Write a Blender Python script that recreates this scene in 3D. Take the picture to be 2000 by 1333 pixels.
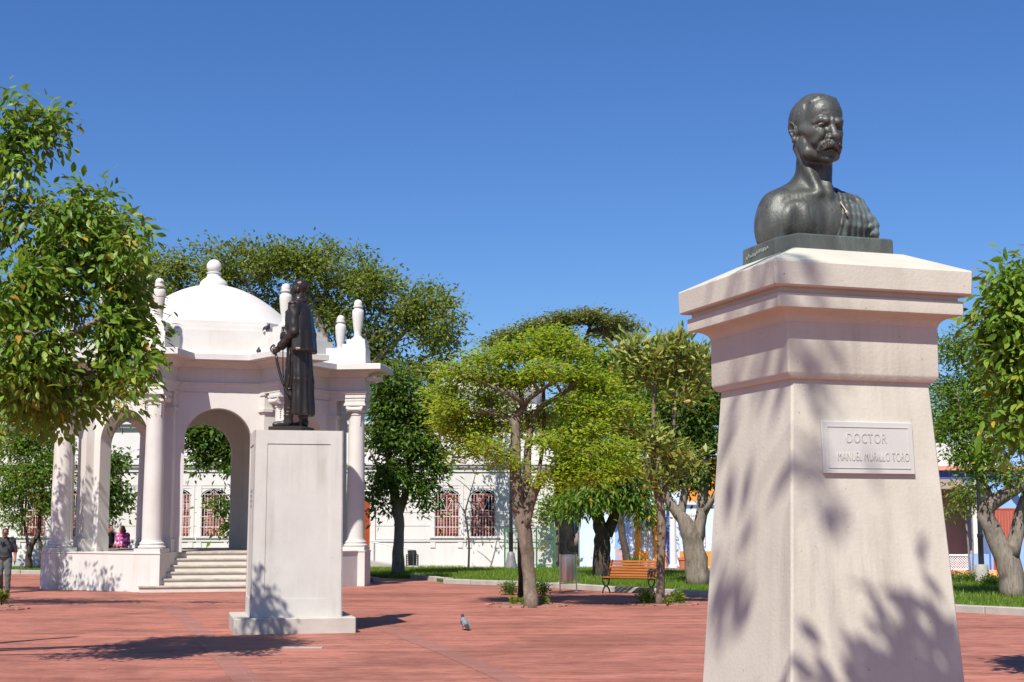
import bpy, math, random
import numpy as np
from mathutils import Vector, Matrix

for _o in list(bpy.data.objects):
    bpy.data.objects.remove(_o, do_unlink=True)
SC = bpy.context.scene
COL = SC.collection
PI = math.pi
R_ = math.radians

# ------------------------------------------------------------------ camera
CAM_H, CAM_F = 1.75, 2900.0            # eye height, focal length in pixels of a 2000 px wide frame
CAM_T = math.atan(360.5 / CAM_F)       # pitch up
cam_d = bpy.data.cameras.new('camera')
cam = bpy.data.objects.new('camera', cam_d)
COL.objects.link(cam)
cam.location = (0, 0, CAM_H)
cam.rotation_euler = (PI / 2 + CAM_T, 0, 0)
cam_d.sensor_width = 36.0
cam_d.lens = 36.0 * CAM_F / 2000.0
cam_d.clip_start = 0.1
cam_d.clip_end = 3000.0
SC.camera = cam

# ------------------------------------------------------------------ light
SUN_EL, SUN_AZ = R_(50.5), R_(19.7)    # the light travels SUN_AZ to the right of straight ahead
world = bpy.data.worlds.new('World')
SC.world = world
world.use_nodes = True
wn = world.node_tree
bg = wn.nodes['Background']
sky = wn.nodes.new('ShaderNodeTexSky')
sky.sky_type = 'NISHITA'
sky.sun_disc = False
sky.sun_elevation = SUN_EL
sky.sun_rotation = PI + SUN_AZ
sky.altitude = 0
sky.air_density = 1.0
sky.dust_density = 0.3
sky.ozone_density = 10.0
hs = wn.nodes.new('ShaderNodeHueSaturation')          # the camera's slightly vivid rendering of the blue
hs.inputs['Hue'].default_value = 0.508
hs.inputs['Saturation'].default_value = 1.1
wn.links.new(sky.outputs['Color'], hs.inputs['Color'])
wn.links.new(hs.outputs['Color'], bg.inputs['Color'])
bg.inputs['Strength'].default_value = 0.086
sun_d = bpy.data.lights.new('sun', 'SUN')
sun_d.energy = 5.0
sun_d.angle = R_(0.53)
sun_d.color = (1.0, 0.945, 0.87)
sun = bpy.data.objects.new('sun', sun_d)
COL.objects.link(sun)
SUN_DIR = Vector((math.sin(SUN_AZ) * math.cos(SUN_EL), math.cos(SUN_AZ) * math.cos(SUN_EL), -math.sin(SUN_EL)))
sun.rotation_euler = SUN_DIR.to_track_quat('-Z', 'Y').to_euler()
sun.location = (-10, -30, 50)

SC.view_settings.view_transform = 'Standard'
SC.view_settings.look = 'None'
SC.view_settings.gamma = 1
SC.view_settings.use_curve_mapping = False
SC.view_settings.exposure = 0.50
SC.render.engine = 'CYCLES'
SC.cycles.max_bounces = 6
SC.cycles.diffuse_bounces = 4
SC.cycles.glossy_bounces = 2
SC.cycles.transmission_bounces = 3
SC.cycles.transparent_max_bounces = 4
SC.cycles.sample_clamp_indirect = 6
try:
    SC.cycles.use_denoising = True
except Exception:
    pass

_c, _s = math.cos(CAM_T), math.sin(CAM_T)
def at(px, py, Y):                      # the point at depth Y metres that the photograph shows at (px, py)
    u, v = px - 1000.0, 666.5 - py
    yy, zz = CAM_F * _c - v * _s, CAM_F * _s + v * _c
    return Vector((u * Y / yy, Y, CAM_H + zz * Y / yy))
def ground_at(px, py, z=0.0):
    u, v = px - 1000.0, 666.5 - py
    yy, zz = CAM_F * _c - v * _s, CAM_F * _s + v * _c
    t = (z - CAM_H) / zz
    return Vector((u * t, yy * t, z))

# ------------------------------------------------------------------ materials
def ramp(nt, stops, fac=None, interp='LINEAR'):
    n = nt.nodes.new('ShaderNodeValToRGB')
    n.color_ramp.interpolation = interp
    el = n.color_ramp.elements
    el[0].position, el[0].color = stops[0][0], (*stops[0][1], 1)
    el[1].position, el[1].color = stops[-1][0], (*stops[-1][1], 1)
    for p, c in stops[1:-1]:
        e = el.new(p); e.color = (*c, 1)
    if fac is not None:
        nt.links.new(fac, n.inputs['Fac'])
    return n
def new_mat(name, rough=0.6, spec=0.4, metal=0.0):
    m = bpy.data.materials.new(name)
    m.use_nodes = True
    nt = m.node_tree
    b = nt.nodes['Principled BSDF']
    b.inputs['Roughness'].default_value = rough
    b.inputs['Specular IOR Level'].default_value = spec
    b.inputs['Metallic'].default_value = metal
    return m, nt, b
def coords(nt, kind='Object', scale=(1, 1, 1), rot=(0, 0, 0)):
    tc = nt.nodes.new('ShaderNodeTexCoord')
    mp = nt.nodes.new('ShaderNodeMapping')
    mp.inputs['Scale'].default_value = scale
    mp.inputs['Rotation'].default_value = rot
    nt.links.new(tc.outputs[kind], mp.inputs['Vector'])
    return mp.outputs['Vector']
def world_coords(nt, scale=(1, 1, 1), rot=(0, 0, 0)):
    g = nt.nodes.new('ShaderNodeNewGeometry')
    mp = nt.nodes.new('ShaderNodeMapping')
    mp.inputs['Scale'].default_value = scale
    mp.inputs['Rotation'].default_value = rot
    nt.links.new(g.outputs['Position'], mp.inputs['Vector'])
    return mp.outputs['Vector']
def noise(nt, vec, scale, detail=4, rough=0.55, dist=0.0):
    n = nt.nodes.new('ShaderNodeTexNoise')
    n.inputs['Scale'].default_value = scale
    n.inputs['Detail'].default_value = detail
    n.inputs['Roughness'].default_value = rough
    n.inputs['Distortion'].default_value = dist
    nt.links.new(vec, n.inputs['Vector'])
    return n.outputs['Fac']
def mixc(nt, a, b, fac, mode='MIX'):
    n = nt.nodes.new('ShaderNodeMix')
    n.data_type = 'RGBA'; n.blend_type = mode
    for sock, val in ((n.inputs[6], a), (n.inputs[7], b)):
        if isinstance(val, tuple): sock.default_value = (*val, 1)
        else: nt.links.new(val, sock)
    if isinstance(fac, (int, float)): n.inputs[0].default_value = fac
    else: nt.links.new(fac, n.inputs[0])
    return n.outputs[2]
def math_n(nt, op, a, b=0.5):
    n = nt.nodes.new('ShaderNodeMath'); n.operation = op
    for i, val in enumerate((a, b)):
        if isinstance(val, (int, float)): n.inputs[i].default_value = val
        else: nt.links.new(val, n.inputs[i])
    return n.outputs[0]
def bump(nt, b, h, strength=0.2, dist=0.01):
    n = nt.nodes.new('ShaderNodeBump')
    n.inputs['Strength'].default_value = strength
    n.inputs['Distance'].default_value = dist
    nt.links.new(h, n.inputs['Height'])
    nt.links.new(n.outputs['Normal'], b.inputs['Normal'])
def mottled(name, c1, c2, scale=2.0, rough=0.6, spec=0.3, bump_s=0.15, bump_scale=40, c3=None, fine=None, metal=0.0, bd=0.01, stretch=(1, 1, 1), drip=None):
    m, nt, b = new_mat(name, rough, spec, metal)
    v = world_coords(nt, stretch)
    f = noise(nt, v, scale, 5, 0.6)
    col = ramp(nt, [(0.3, c1), (0.7, c2)], f).outputs[0]
    if c3 is not None:                  # weather stains, large soft patches
        f2 = noise(nt, v, scale * 0.35, 6, 0.7, 0.4)
        col = mixc(nt, col, c3, ramp(nt, [(0.52, (0, 0, 0)), (0.75, (1, 1, 1))], f2).outputs[0])
    if fine is not None:                # fine speckle
        f3 = noise(nt, v, fine[1], 2, 0.5)
        col = mixc(nt, col, fine[0], ramp(nt, [(fine[2], (0, 0, 0)), (fine[2] + 0.05, (1, 1, 1))], f3).outputs[0])
    if drip is not None:                # rain streaks and rubbed patches with ragged outlines
        fd = noise(nt, world_coords(nt, (drip[1], drip[1], drip[1] * 0.07)), 1.0, 6, 0.7, 0.3)
        fm = noise(nt, world_coords(nt), drip[2], 4, 0.6)
        k = math_n(nt, 'MULTIPLY', ramp(nt, [(0.46, (0, 0, 0)), (0.64, (1, 1, 1))], fd).outputs[0], ramp(nt, [(0.42, (0, 0, 0)), (0.66, (1, 1, 1))], fm).outputs[0])
        col = mixc(nt, col, drip[0], math_n(nt, 'MULTIPLY', k, drip[3]))
        ff = noise(nt, world_coords(nt), 14.0, 8, 0.75, 0.8)
        col = mixc(nt, col, drip[0], math_n(nt, 'MULTIPLY', ramp(nt, [(0.60, (0, 0, 0)), (0.72, (1, 1, 1))], ff).outputs[0], drip[3] * 0.6))
    nt.links.new(col, b.inputs['Base Color'])
    bump(nt, b, noise(nt, v, bump_scale, 5, 0.6), bump_s, bd)
    return m

M = {}
M['white'] = mottled('white_limewash', (0.575, 0.555, 0.516), (0.604, 0.587, 0.547), 1.2, 0.75, 0.2, 0.12, 30, c3=(0.533, 0.504, 0.462), drip=((0.484, 0.438, 0.381), 3.2, 0.7, 0.75))
M['white_wall'] = mottled('white_wall_paint', (0.630, 0.609, 0.588), (0.663, 0.642, 0.616), 0.8, 0.8, 0.2, 0.1, 20, c3=(0.584, 0.562, 0.540), drip=((0.494, 0.470, 0.441), 2.2, 0.45, 0.5))
M['plinth_grey'] = mottled('grey_dado_paint', (0.34, 0.36, 0.39), (0.46, 0.48, 0.50), 1.5, 0.8, 0.2)
M['stone'] = mottled('pale_pedestal_stone', (0.495, 0.471, 0.390), (0.556, 0.530, 0.441), 3.0, 0.75, 0.25, 0.3, 60, c3=(0.510, 0.481, 0.386), fine=((0.303, 0.265, 0.204), 55, 0.72), bd=0.005, drip=((0.404, 0.377, 0.306), 9.0, 1.6, 0.8))
M['stone2'] = mottled('pale_statue_pedestal_stone', (0.500, 0.485, 0.445), (0.546, 0.530, 0.485), 1.6, 0.8, 0.2, 0.25, 45, c3=(0.464, 0.446, 0.402), fine=((0.439, 0.388, 0.332), 30, 0.70), bd=0.005, drip=((0.408, 0.388, 0.342), 5.0, 1.1, 0.8))
M['stone_base'] = mottled('worn_base_stone', (0.410, 0.380, 0.329), (0.492, 0.460, 0.402), 2.5, 0.8, 0.25, 0.2, 40, c3=(0.328, 0.301, 0.249))
M['plaque'] = mottled('plaque_marble', (0.475, 0.470, 0.431), (0.505, 0.500, 0.459), 6.0, 0.5, 0.4, 0.06, 60)
M['letter'] = mottled('plaque_letter_tone', (0.415, 0.395, 0.365), (0.47, 0.45, 0.42), 20.0, 0.7, 0.3)  # raised letters, slightly darker than the plaque
M['marble'] = mottled('step_marble', (0.527, 0.484, 0.416), (0.612, 0.578, 0.510), 1.8, 0.55, 0.4, 0.12, 30, c3=(0.391, 0.340, 0.264))
M['marble_edge'] = mottled('step_nosing_marble', (0.306, 0.261, 0.198), (0.468, 0.414, 0.342), 3.5, 0.6, 0.35, 0.15, 30, c3=(0.234, 0.198, 0.153))
M['kerb'] = mottled('concrete_kerb', (0.306, 0.284, 0.252), (0.405, 0.378, 0.338), 2.2, 0.85, 0.2, 0.25, 35, c3=(0.234, 0.216, 0.189))
M['concrete'] = mottled('concrete_path', (0.360, 0.324, 0.288), (0.432, 0.396, 0.351), 0.8, 0.85, 0.2, 0.15, 25, c3=(0.297, 0.270, 0.243))
M['soil'] = mottled('dry_soil', (0.16, 0.10, 0.065), (0.28, 0.18, 0.12), 6, 0.95, 0.1, 0.5, 30)
M['black_metal'] = mottled('black_painted_iron', (0.010, 0.010, 0.012), (0.022, 0.022, 0.025), 6, 0.4, 0.5, 0.1, 40)
M['dark_rubber'] = mottled('dark_bin_liner', (0.02, 0.02, 0.02), (0.04, 0.04, 0.04), 6, 0.8, 0.2)
M['steel'] = mottled('brushed_steel', (0.50, 0.50, 0.50), (0.62, 0.62, 0.62), 3, 0.28, 0.5, 0.08, 30, metal=1.0, stretch=(8, 8, 0.6))
M['lead'] = mottled('grey_metal_letter', (0.16, 0.16, 0.17), (0.22, 0.22, 0.23), 8, 0.5, 0.5)
M['white_iron'] = mottled('pale_painted_iron', (0.72, 0.70, 0.70), (0.78, 0.76, 0.76), 4, 0.5, 0.4)
M['green_iron'] = mottled('green_painted_iron', (0.015, 0.12, 0.05), (0.025, 0.17, 0.07), 3, 0.5, 0.4)
M['void_shade'] = mottled('painted_room_shade', (0.008, 0.008, 0.01), (0.014, 0.012, 0.012), 2, 0.9, 0.1)  # near-black colour stands in for the shade inside openings
M['yellow'] = mottled('yellow_paint', (0.75, 0.42, 0.02), (0.8, 0.48, 0.03), 3, 0.5, 0.4)
M['blue_wall'] = mottled('light_blue_house_paint', (0.22, 0.38, 0.72), (0.27, 0.44, 0.78), 1.0, 0.8, 0.2, 0.1, 20, c3=(0.30, 0.45, 0.72))
M['pale_blue'] = mottled('pale_blue_house_paint', (0.50, 0.60, 0.78), (0.58, 0.67, 0.82), 1.0, 0.8, 0.2)
M['deep_blue'] = mottled('deep_blue_house_paint', (0.06, 0.10, 0.33), (0.08, 0.13, 0.40), 1.0, 0.8, 0.2)
M['orange_wall'] = mottled('orange_house_paint', (0.58, 0.23, 0.04), (0.64, 0.28, 0.055), 1.2, 0.8, 0.2, 0.1, 20, c3=(0.60, 0.21, 0.03))
M['taupe'] = mottled('taupe_porch_paint', (0.33, 0.26, 0.22), (0.38, 0.30, 0.26), 1.0, 0.85, 0.15)
M['pink_band'] = mottled('salmon_fascia_paint', (0.62, 0.26, 0.20), (0.70, 0.31, 0.24), 1.5, 0.8, 0.2)
M['tile'] = mottled('terracotta_tile', (0.45, 0.13, 0.06), (0.58, 0.20, 0.09), 4.0, 0.7, 0.3)
M['tile2'] = mottled('ochre_tile', (0.66, 0.36, 0.12), (0.74, 0.45, 0.18), 4.0, 0.7, 0.3)
M['tower_stone'] = mottled('weathered_tower_plaster', (0.46, 0.42, 0.36), (0.56, 0.52, 0.45), 0.6, 0.9, 0.1, 0.2, 6, c3=(0.30, 0.27, 0.23))
M['terracotta'] = mottled('terracotta_pot', (0.42, 0.12, 0.06), (0.52, 0.17, 0.09), 5.0, 0.8, 0.2)

def wood(name, c1, c2, rough=0.5, axis_scale=(1.5, 12, 12)):
    m, nt, b = new_mat(name, rough, 0.4)
    v = coords(nt, 'Object', axis_scale)
    f = noise(nt, v, 2.0, 6, 0.65, 0.6)
    g = nt.nodes.new('ShaderNodeNewGeometry')
    nt.links.new(mixc(nt, ramp(nt, [(0.3, c1), (0.7, c2)], f).outputs[0], tuple(x * 0.6 for x in c1), math_n(nt, 'MULTIPLY', g.outputs['Random Per Island'], 0.5)), b.inputs['Base Color'])
    bump(nt, b, f, 0.2, 0.003)
    return m
M['bench_wood'] = wood('varnished_orange_wood', (0.294, 0.080, 0.012), (0.404, 0.141, 0.025), 0.35)
M['red_wood'] = wood('red_brown_shutter_wood', (0.20, 0.028, 0.012), (0.33, 0.055, 0.02), 0.5, (12, 12, 1.5))
M['door_wood'] = wood('red_door_wood', (0.40, 0.07, 0.025), (0.52, 0.12, 0.04), 0.5, (12, 12, 1.2))

def bronze(name, c1, c2, c3, c4, scale, rough, vstreak=1.0, cov=0.55, metal=0.55):
    m, nt, b = new_mat(name, rough, 0.5, metal)
    v = coords(nt, 'Object', (1, 1, vstreak))
    f = noise(nt, v, scale, 6, 0.65, 0.3)
    col = ramp(nt, [(0.28, c1), (0.72, c2)], f).outputs[0]
    f2 = noise(nt, v, scale * 0.6, 7, 0.7, 0.6)
    k = ramp(nt, [(cov, (0, 0, 0)), (cov + 0.2, (1, 1, 1))], f2).outputs[0]
    col = mixc(nt, col, c3, k)
    f3 = noise(nt, v, scale * 2.3, 5, 0.6)
    col = mixc(nt, col, c4, ramp(nt, [(0.60, (0, 0, 0)), (0.76, (0.8, 0.8, 0.8))], f3).outputs[0])
    nt.links.new(col, b.inputs['Base Color'])
    nt.links.new(ramp(nt, [(0.3, (rough - 0.1,) * 3), (0.7, (rough + 0.16,) * 3)], f2).outputs[0], b.inputs['Roughness'])
    bump(nt, b, noise(nt, v, scale * 5, 7, 0.7), 0.45, 0.005)
    return m
M['bust_bronze'] = bronze('green_grey_bust_bronze', (0.038, 0.041, 0.035), (0.105, 0.110, 0.096), (0.150, 0.200, 0.185), (0.030, 0.026, 0.022), 9, 0.45, 0.35, 0.50, 0.25)
M['bust_base'] = bronze('green_bust_base_bronze', (0.055, 0.063, 0.056), (0.105, 0.118, 0.104), (0.135, 0.175, 0.155), (0.05, 0.055, 0.048), 9, 0.58, 0.35, 0.50, 0.2)
M['statue_bronze'] = bronze('dark_brown_statue_bronze', (0.034, 0.028, 0.024), (0.057, 0.046, 0.039), (0.075, 0.057, 0.048), (0.029, 0.023, 0.021), 3, 0.38, 0.5)
M['scratch'] = mottled('chalky_scratch', (0.17, 0.19, 0.175), (0.24, 0.26, 0.24), 20, 0.8, 0.2)

def bark(name, c1, c2, scale=6, bs=0.8):
    m, nt, b = new_mat(name, 0.9, 0.15)
    v = world_coords(nt, (1, 1, 0.22))
    f = noise(nt, v, scale * 3, 6, 0.7, 0.6)
    v2 = world_coords(nt)
    f2 = noise(nt, v2, scale * 0.5, 4, 0.6)
    col = mixc(nt, ramp(nt, [(0.32, c1), (0.68, c2)], f).outputs[0], tuple(x * 0.55 for x in c1), ramp(nt, [(0.5, (0, 0, 0)), (0.75, (0.8, 0.8, 0.8))], f2).outputs[0])
    nt.links.new(col, b.inputs['Base Color'])
    bump(nt, b, f, bs, 0.03)
    return m
M['bark_brown'] = bark('brown_bark', (0.120, 0.092, 0.068), (0.25, 0.195, 0.150))
M['bark_grey'] = bark('grey_bark', (0.135, 0.110, 0.088), (0.29, 0.245, 0.20))
M['bark_dark'] = bark('dark_bark', (0.045, 0.035, 0.03), (0.12, 0.09, 0.07))
M['bark_twig'] = bark('pale_twig_bark', (0.17, 0.145, 0.12), (0.30, 0.26, 0.22), 12, 0.3)

def leaf_mat(name, stops, trans=0.42, rough=0.42):
    m, nt, b = new_mat(name, rough, 0.35)
    g = nt.nodes.new('ShaderNodeNewGeometry')
    col = ramp(nt, stops, g.outputs['Random Per Island']).outputs[0]
    nt.links.new(col, b.inputs['Base Color'])
    tr = nt.nodes.new('ShaderNodeBsdfTranslucent')
    nt.links.new(mixc(nt, col, (0.42, 0.50, 0.04), 0.35), tr.inputs['Color'])
    mx = nt.nodes.new('ShaderNodeMixShader')
    mx.inputs[0].default_value = trans
    nt.links.new(b.outputs[0], mx.inputs[1]); nt.links.new(tr.outputs[0], mx.inputs[2])
    nt.links.new(mx.outputs[0], nt.nodes['Material Output'].inputs['Surface'])
    return m
GREEN = [(0.0, (0.050, 0.105, 0.012)), (0.35, (0.085, 0.170, 0.018)), (0.7, (0.125, 0.220, 0.025)), (0.965, (0.19, 0.25, 0.03)), (0.99, (0.36, 0.24, 0.03)), (1.0, (0.34, 0.15, 0.02))]
M['leaf_front'] = leaf_mat('glossy_green_leaf', [(p, tuple(v * 1.4 for v in c)) for p, c in GREEN])
M['leaf_right'] = leaf_mat('fresh_green_leaf', [(0.0, (0.066, 0.144, 0.017)), (0.5, (0.120, 0.240, 0.024)), (0.97, (0.192, 0.312, 0.036)), (0.99, (0.40, 0.27, 0.036)), (1.0, (0.36, 0.20, 0.024))])
M['leaf_dark'] = leaf_mat('dark_green_leaf', [(0.0, (0.039, 0.089, 0.014)), (0.5, (0.068, 0.144, 0.020)), (1.0, (0.117, 0.213, 0.028))], 0.35)
M['leaf_olive'] = leaf_mat('olive_green_leaf', [(0.0, (0.080, 0.135, 0.020)), (0.5, (0.140, 0.200, 0.030)), (0.85, (0.215, 0.260, 0.045)), (1.0, (0.28, 0.26, 0.06))], 0.45)
M['leaf_yellow'] = leaf_mat('yellow_green_leaf', [(0.0, (0.15, 0.27, 0.018)), (0.4, (0.29, 0.43, 0.028)), (0.8, (0.44, 0.53, 0.040)), (1.0, (0.42, 0.36, 0.05))], 0.55)
M['leaf_umbrella'] = leaf_mat('dusky_green_leaf', [(0.0, (0.084, 0.127, 0.036)), (0.6, (0.161, 0.211, 0.058)), (1.0, (0.320, 0.236, 0.068))], 0.35)
M['leaf_pale'] = leaf_mat('pale_young_leaf', [(0.0, (0.156, 0.221, 0.039)), (0.4, (0.247, 0.312, 0.058)), (0.8, (0.416, 0.455, 0.130)), (1.0, (0.468, 0.286, 0.052))], 0.42)
M['leaf_mango'] = leaf_mat('mid_green_long_leaf', [(0.0, (0.062, 0.138, 0.015)), (0.6, (0.125, 0.237, 0.025)), (0.93, (0.213, 0.312, 0.037)), (1.0, (0.625, 0.275, 0.037))], 0.4)
M['leaf_shrub'] = leaf_mat('yellow_mottled_shrub_leaf', [(0.0, (0.081, 0.161, 0.017)), (0.5, (0.161, 0.253, 0.029)), (1.0, (0.437, 0.414, 0.046))], 0.4)
M['grass'] = leaf_mat('grass_blade', [(0.0, (0.074, 0.158, 0.013)), (0.6, (0.137, 0.242, 0.021)), (1.0, (0.252, 0.284, 0.047))], 0.4)

def lawn_mat():
    m, nt, b = new_mat('lawn_turf', 0.95, 0.1)
    v = world_coords(nt)
    f = noise(nt, v, 0.6, 6, 0.7)
    f2 = noise(nt, v, 9, 5, 0.7)
    col = mixc(nt, ramp(nt, [(0.3, (0.06, 0.12, 0.012)), (0.65, (0.12, 0.19, 0.02)), (0.8, (0.20, 0.20, 0.04))], f).outputs[0], (0.05, 0.08, 0.012), ramp(nt, [(0.45, (0, 0, 0)), (0.7, (0.8, 0.8, 0.8))], f2).outputs[0])
    nt.links.new(col, b.inputs['Base Color'])
    bump(nt, b, f2, 0.8, 0.04)
    return m
M['lawn'] = lawn_mat()

def brick_mat(name, tone, yaw, w=0.24, h=0.085, dirt=1.0):
    m, nt, b = new_mat(name, 0.75, 0.3)
    v = world_coords(nt, (1, 1, 1), (0, 0, -yaw))
    br = nt.nodes.new('ShaderNodeTexBrick')
    br.offset = 0.5
    br.inputs['Scale'].default_value = 1.0
    br.inputs['Brick Width'].default_value = w
    br.inputs['Row Height'].default_value = h
    br.inputs['Mortar Size'].default_value = 0.008
    br.inputs['Mortar Smooth'].default_value = 0.2
    br.inputs['Bias'].default_value = -0.1
    a, c, mo = tone
    br.inputs['Color1'].default_value = (*a, 1)
    br.inputs['Color2'].default_value = (*c, 1)
    br.inputs['Mortar'].default_value = (*mo, 1)
    nt.links.new(v, br.inputs['Vector'])
    # worn patches and pale dust lying along the courses
    vs = world_coords(nt, (0.22, 1.5, 1), (0, 0, 0.05))
    f1 = noise(nt, vs, 1.6, 7, 0.72, 0.3)
    f2 = noise(nt, world_coords(nt), 0.35, 6, 0.65, 0.5)
    col = mixc(nt, br.outputs['Color'], tuple(min(1, x * 1.32 + 0.02) for x in a), math_n(nt, 'MULTIPLY', ramp(nt, [(0.42, (0, 0, 0)), (0.68, (1, 1, 1))], f1).outputs[0], 0.75 * dirt))
    col = mixc(nt, col, tuple(x * 0.74 for x in c), math_n(nt, 'MULTIPLY', ramp(nt, [(0.46, (0, 0, 0)), (0.62, (1, 1, 1))], f2).outputs[0], 0.55 * dirt))
    f3 = noise(nt, world_coords(nt, (0.5, 2.6, 1), (0, 0, -0.06)), 3.6, 7, 0.8)
    col = mixc(nt, col, (0.375, 0.255, 0.205), math_n(nt, 'MULTIPLY', ramp(nt, [(0.52, (0, 0, 0)), (0.74, (1, 1, 1))], f3).outputs[0], 0.6 * dirt))
    nt.links.new(col, b.inputs['Base Color'])
    hh = math_n(nt, 'SUBTRACT', 1.0, br.outputs['Fac'])
    bump(nt, b, math_n(nt, 'ADD', hh, math_n(nt, 'MULTIPLY', f3, 0.6)), 0.5, 0.006)
    return m
GRID = R_(15.0)                         # the plaza's paving, gazebo and pedestals share one grid
M['brick'] = brick_mat('red_brick_paving', ((0.395, 0.136, 0.088), (0.185, 0.062, 0.043), (0.22, 0.12, 0.09)), GRID)
M['strip'] = brick_mat('grey_paving_strip', ((0.285, 0.115, 0.085), (0.245, 0.10, 0.075), (0.27, 0.165, 0.135)), GRID, 0.4, 0.4)
M['path_red'] = brick_mat('red_path_paving', ((0.36, 0.13, 0.095), (0.31, 0.11, 0.08), (0.3, 0.2, 0.17)), 0.0, 0.3, 0.3)
M['ground'] = mottled('street_ground', (0.24, 0.21, 0.185), (0.30, 0.265, 0.235), 0.3, 0.9, 0.15)
M['skin'] = mottled('brown_skin', (0.26, 0.115, 0.065), (0.32, 0.145, 0.085), 8, 0.5, 0.4)
M['hair'] = mottled('black_hair', (0.008, 0.007, 0.007), (0.018, 0.015, 0.014), 20, 0.5, 0.4)
M['shirt_dark'] = mottled('dark_grey_cotton', (0.035, 0.04, 0.043), (0.06, 0.066, 0.07), 5, 0.85, 0.2)
M['jeans'] = mottled('washed_grey_denim', (0.075, 0.088, 0.085), (0.13, 0.145, 0.14), 4, 0.9, 0.15)
M['shoe'] = mottled('black_leather', (0.012, 0.012, 0.013), (0.02, 0.02, 0.02), 8, 0.4, 0.4)
M['black_cloth'] = mottled('black_cloth', (0.010, 0.010, 0.014), (0.02, 0.02, 0.026), 5, 0.9, 0.15)
M['brown_cloth'] = mottled('dark_brown_cloth', (0.035, 0.018, 0.016), (0.055, 0.03, 0.026), 5, 0.9, 0.15)
def floral():
    m, nt, b = new_mat('pink_patterned_cotton', 0.85, 0.2)
    v = coords(nt, 'Object')
    vo = nt.nodes.new('ShaderNodeTexVoronoi'); vo.inputs['Scale'].default_value = 16
    nt.links.new(v, vo.inputs['Vector'])
    sep = nt.nodes.new('ShaderNodeSeparateColor'); nt.links.new(vo.outputs['Color'], sep.inputs['Color'])
    nt.links.new(ramp(nt, [(0.0, (0.55, 0.08, 0.20)), (0.3, (0.16, 0.03, 0.22)), (0.5, (0.72, 0.45, 0.55)), (0.75, (0.40, 0.05, 0.16)), (1.0, (0.62, 0.22, 0.36))], sep.outputs[0], 'CONSTANT').outputs[0], b.inputs['Base Color'])
    return m
M['floral'] = floral()
M['feather_grey'] = mottled('grey_feather', (0.13, 0.135, 0.15), (0.23, 0.24, 0.25), 60, 0.7, 0.3)
M['feather_dark'] = mottled('dark_feather', (0.022, 0.024, 0.03), (0.045, 0.047, 0.055), 40, 0.6, 0.3)
M['bird_foot'] = mottled('red_bird_foot', (0.35, 0.07, 0.05), (0.42, 0.1, 0.07), 40, 0.6, 0.3)
M['paper'] = mottled('white_paper_cup', (0.78, 0.78, 0.78), (0.82, 0.82, 0.82), 10, 0.7, 0.3)
M['whitewash'] = mottled('limewashed_bark', (0.50, 0.46, 0.41), (0.66, 0.62, 0.56), 8, 0.9, 0.1)

# ------------------------------------------------------------------ objects
def tag(o, label=None, cat=None, group=None, kind=None):
    if label: o['label'] = label
    if cat: o['category'] = cat
    if group: o['group'] = group
    if kind: o['kind'] = kind
    return o
def empty(name, loc=(0, 0, 0), rz=0.0, label=None, cat=None, group=None):
    o = bpy.data.objects.new(name, None)
    COL.objects.link(o)
    o.location = loc; o.rotation_euler = (0, 0, rz); o.empty_display_size = 0.2
    return tag(o, label, cat, group)
def link_mesh(name, me, mat, parent=None, smooth=False):
    if mat is not None:
        for mm in (mat if isinstance(mat, (list, tuple)) else [mat]): me.materials.append(mm)
    if smooth and len(me.polygons):
        me.polygons.foreach_set('use_smooth', np.ones(len(me.polygons), dtype=bool))
    o = bpy.data.objects.new(name, me)
    COL.objects.link(o)
    if parent is not None: o.parent = parent
    return o
def copy_tree(o, parent=None):          # a thing, its parts and their sub-parts
    c = o.copy(); COL.objects.link(c)
    if parent is not None: c.parent = parent
    for ch in list(o.children): copy_tree(ch, c)
    return c
def np_mesh(name, V, Fq):
    me = bpy.data.meshes.new(name)
    V = np.asarray(V, dtype=np.float32).reshape(-1, 3)
    Fq = np.asarray(Fq, dtype=np.int32)
    n, k = Fq.shape
    me.vertices.add(len(V)); me.vertices.foreach_set('co', V.ravel())
    me.loops.add(n * k); me.loops.foreach_set('vertex_index', Fq.ravel())
    me.polygons.add(n); me.polygons.foreach_set('loop_start', np.arange(0, n * k, k, dtype=np.int32))
    me.update(calc_edges=True)
    return me

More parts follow.
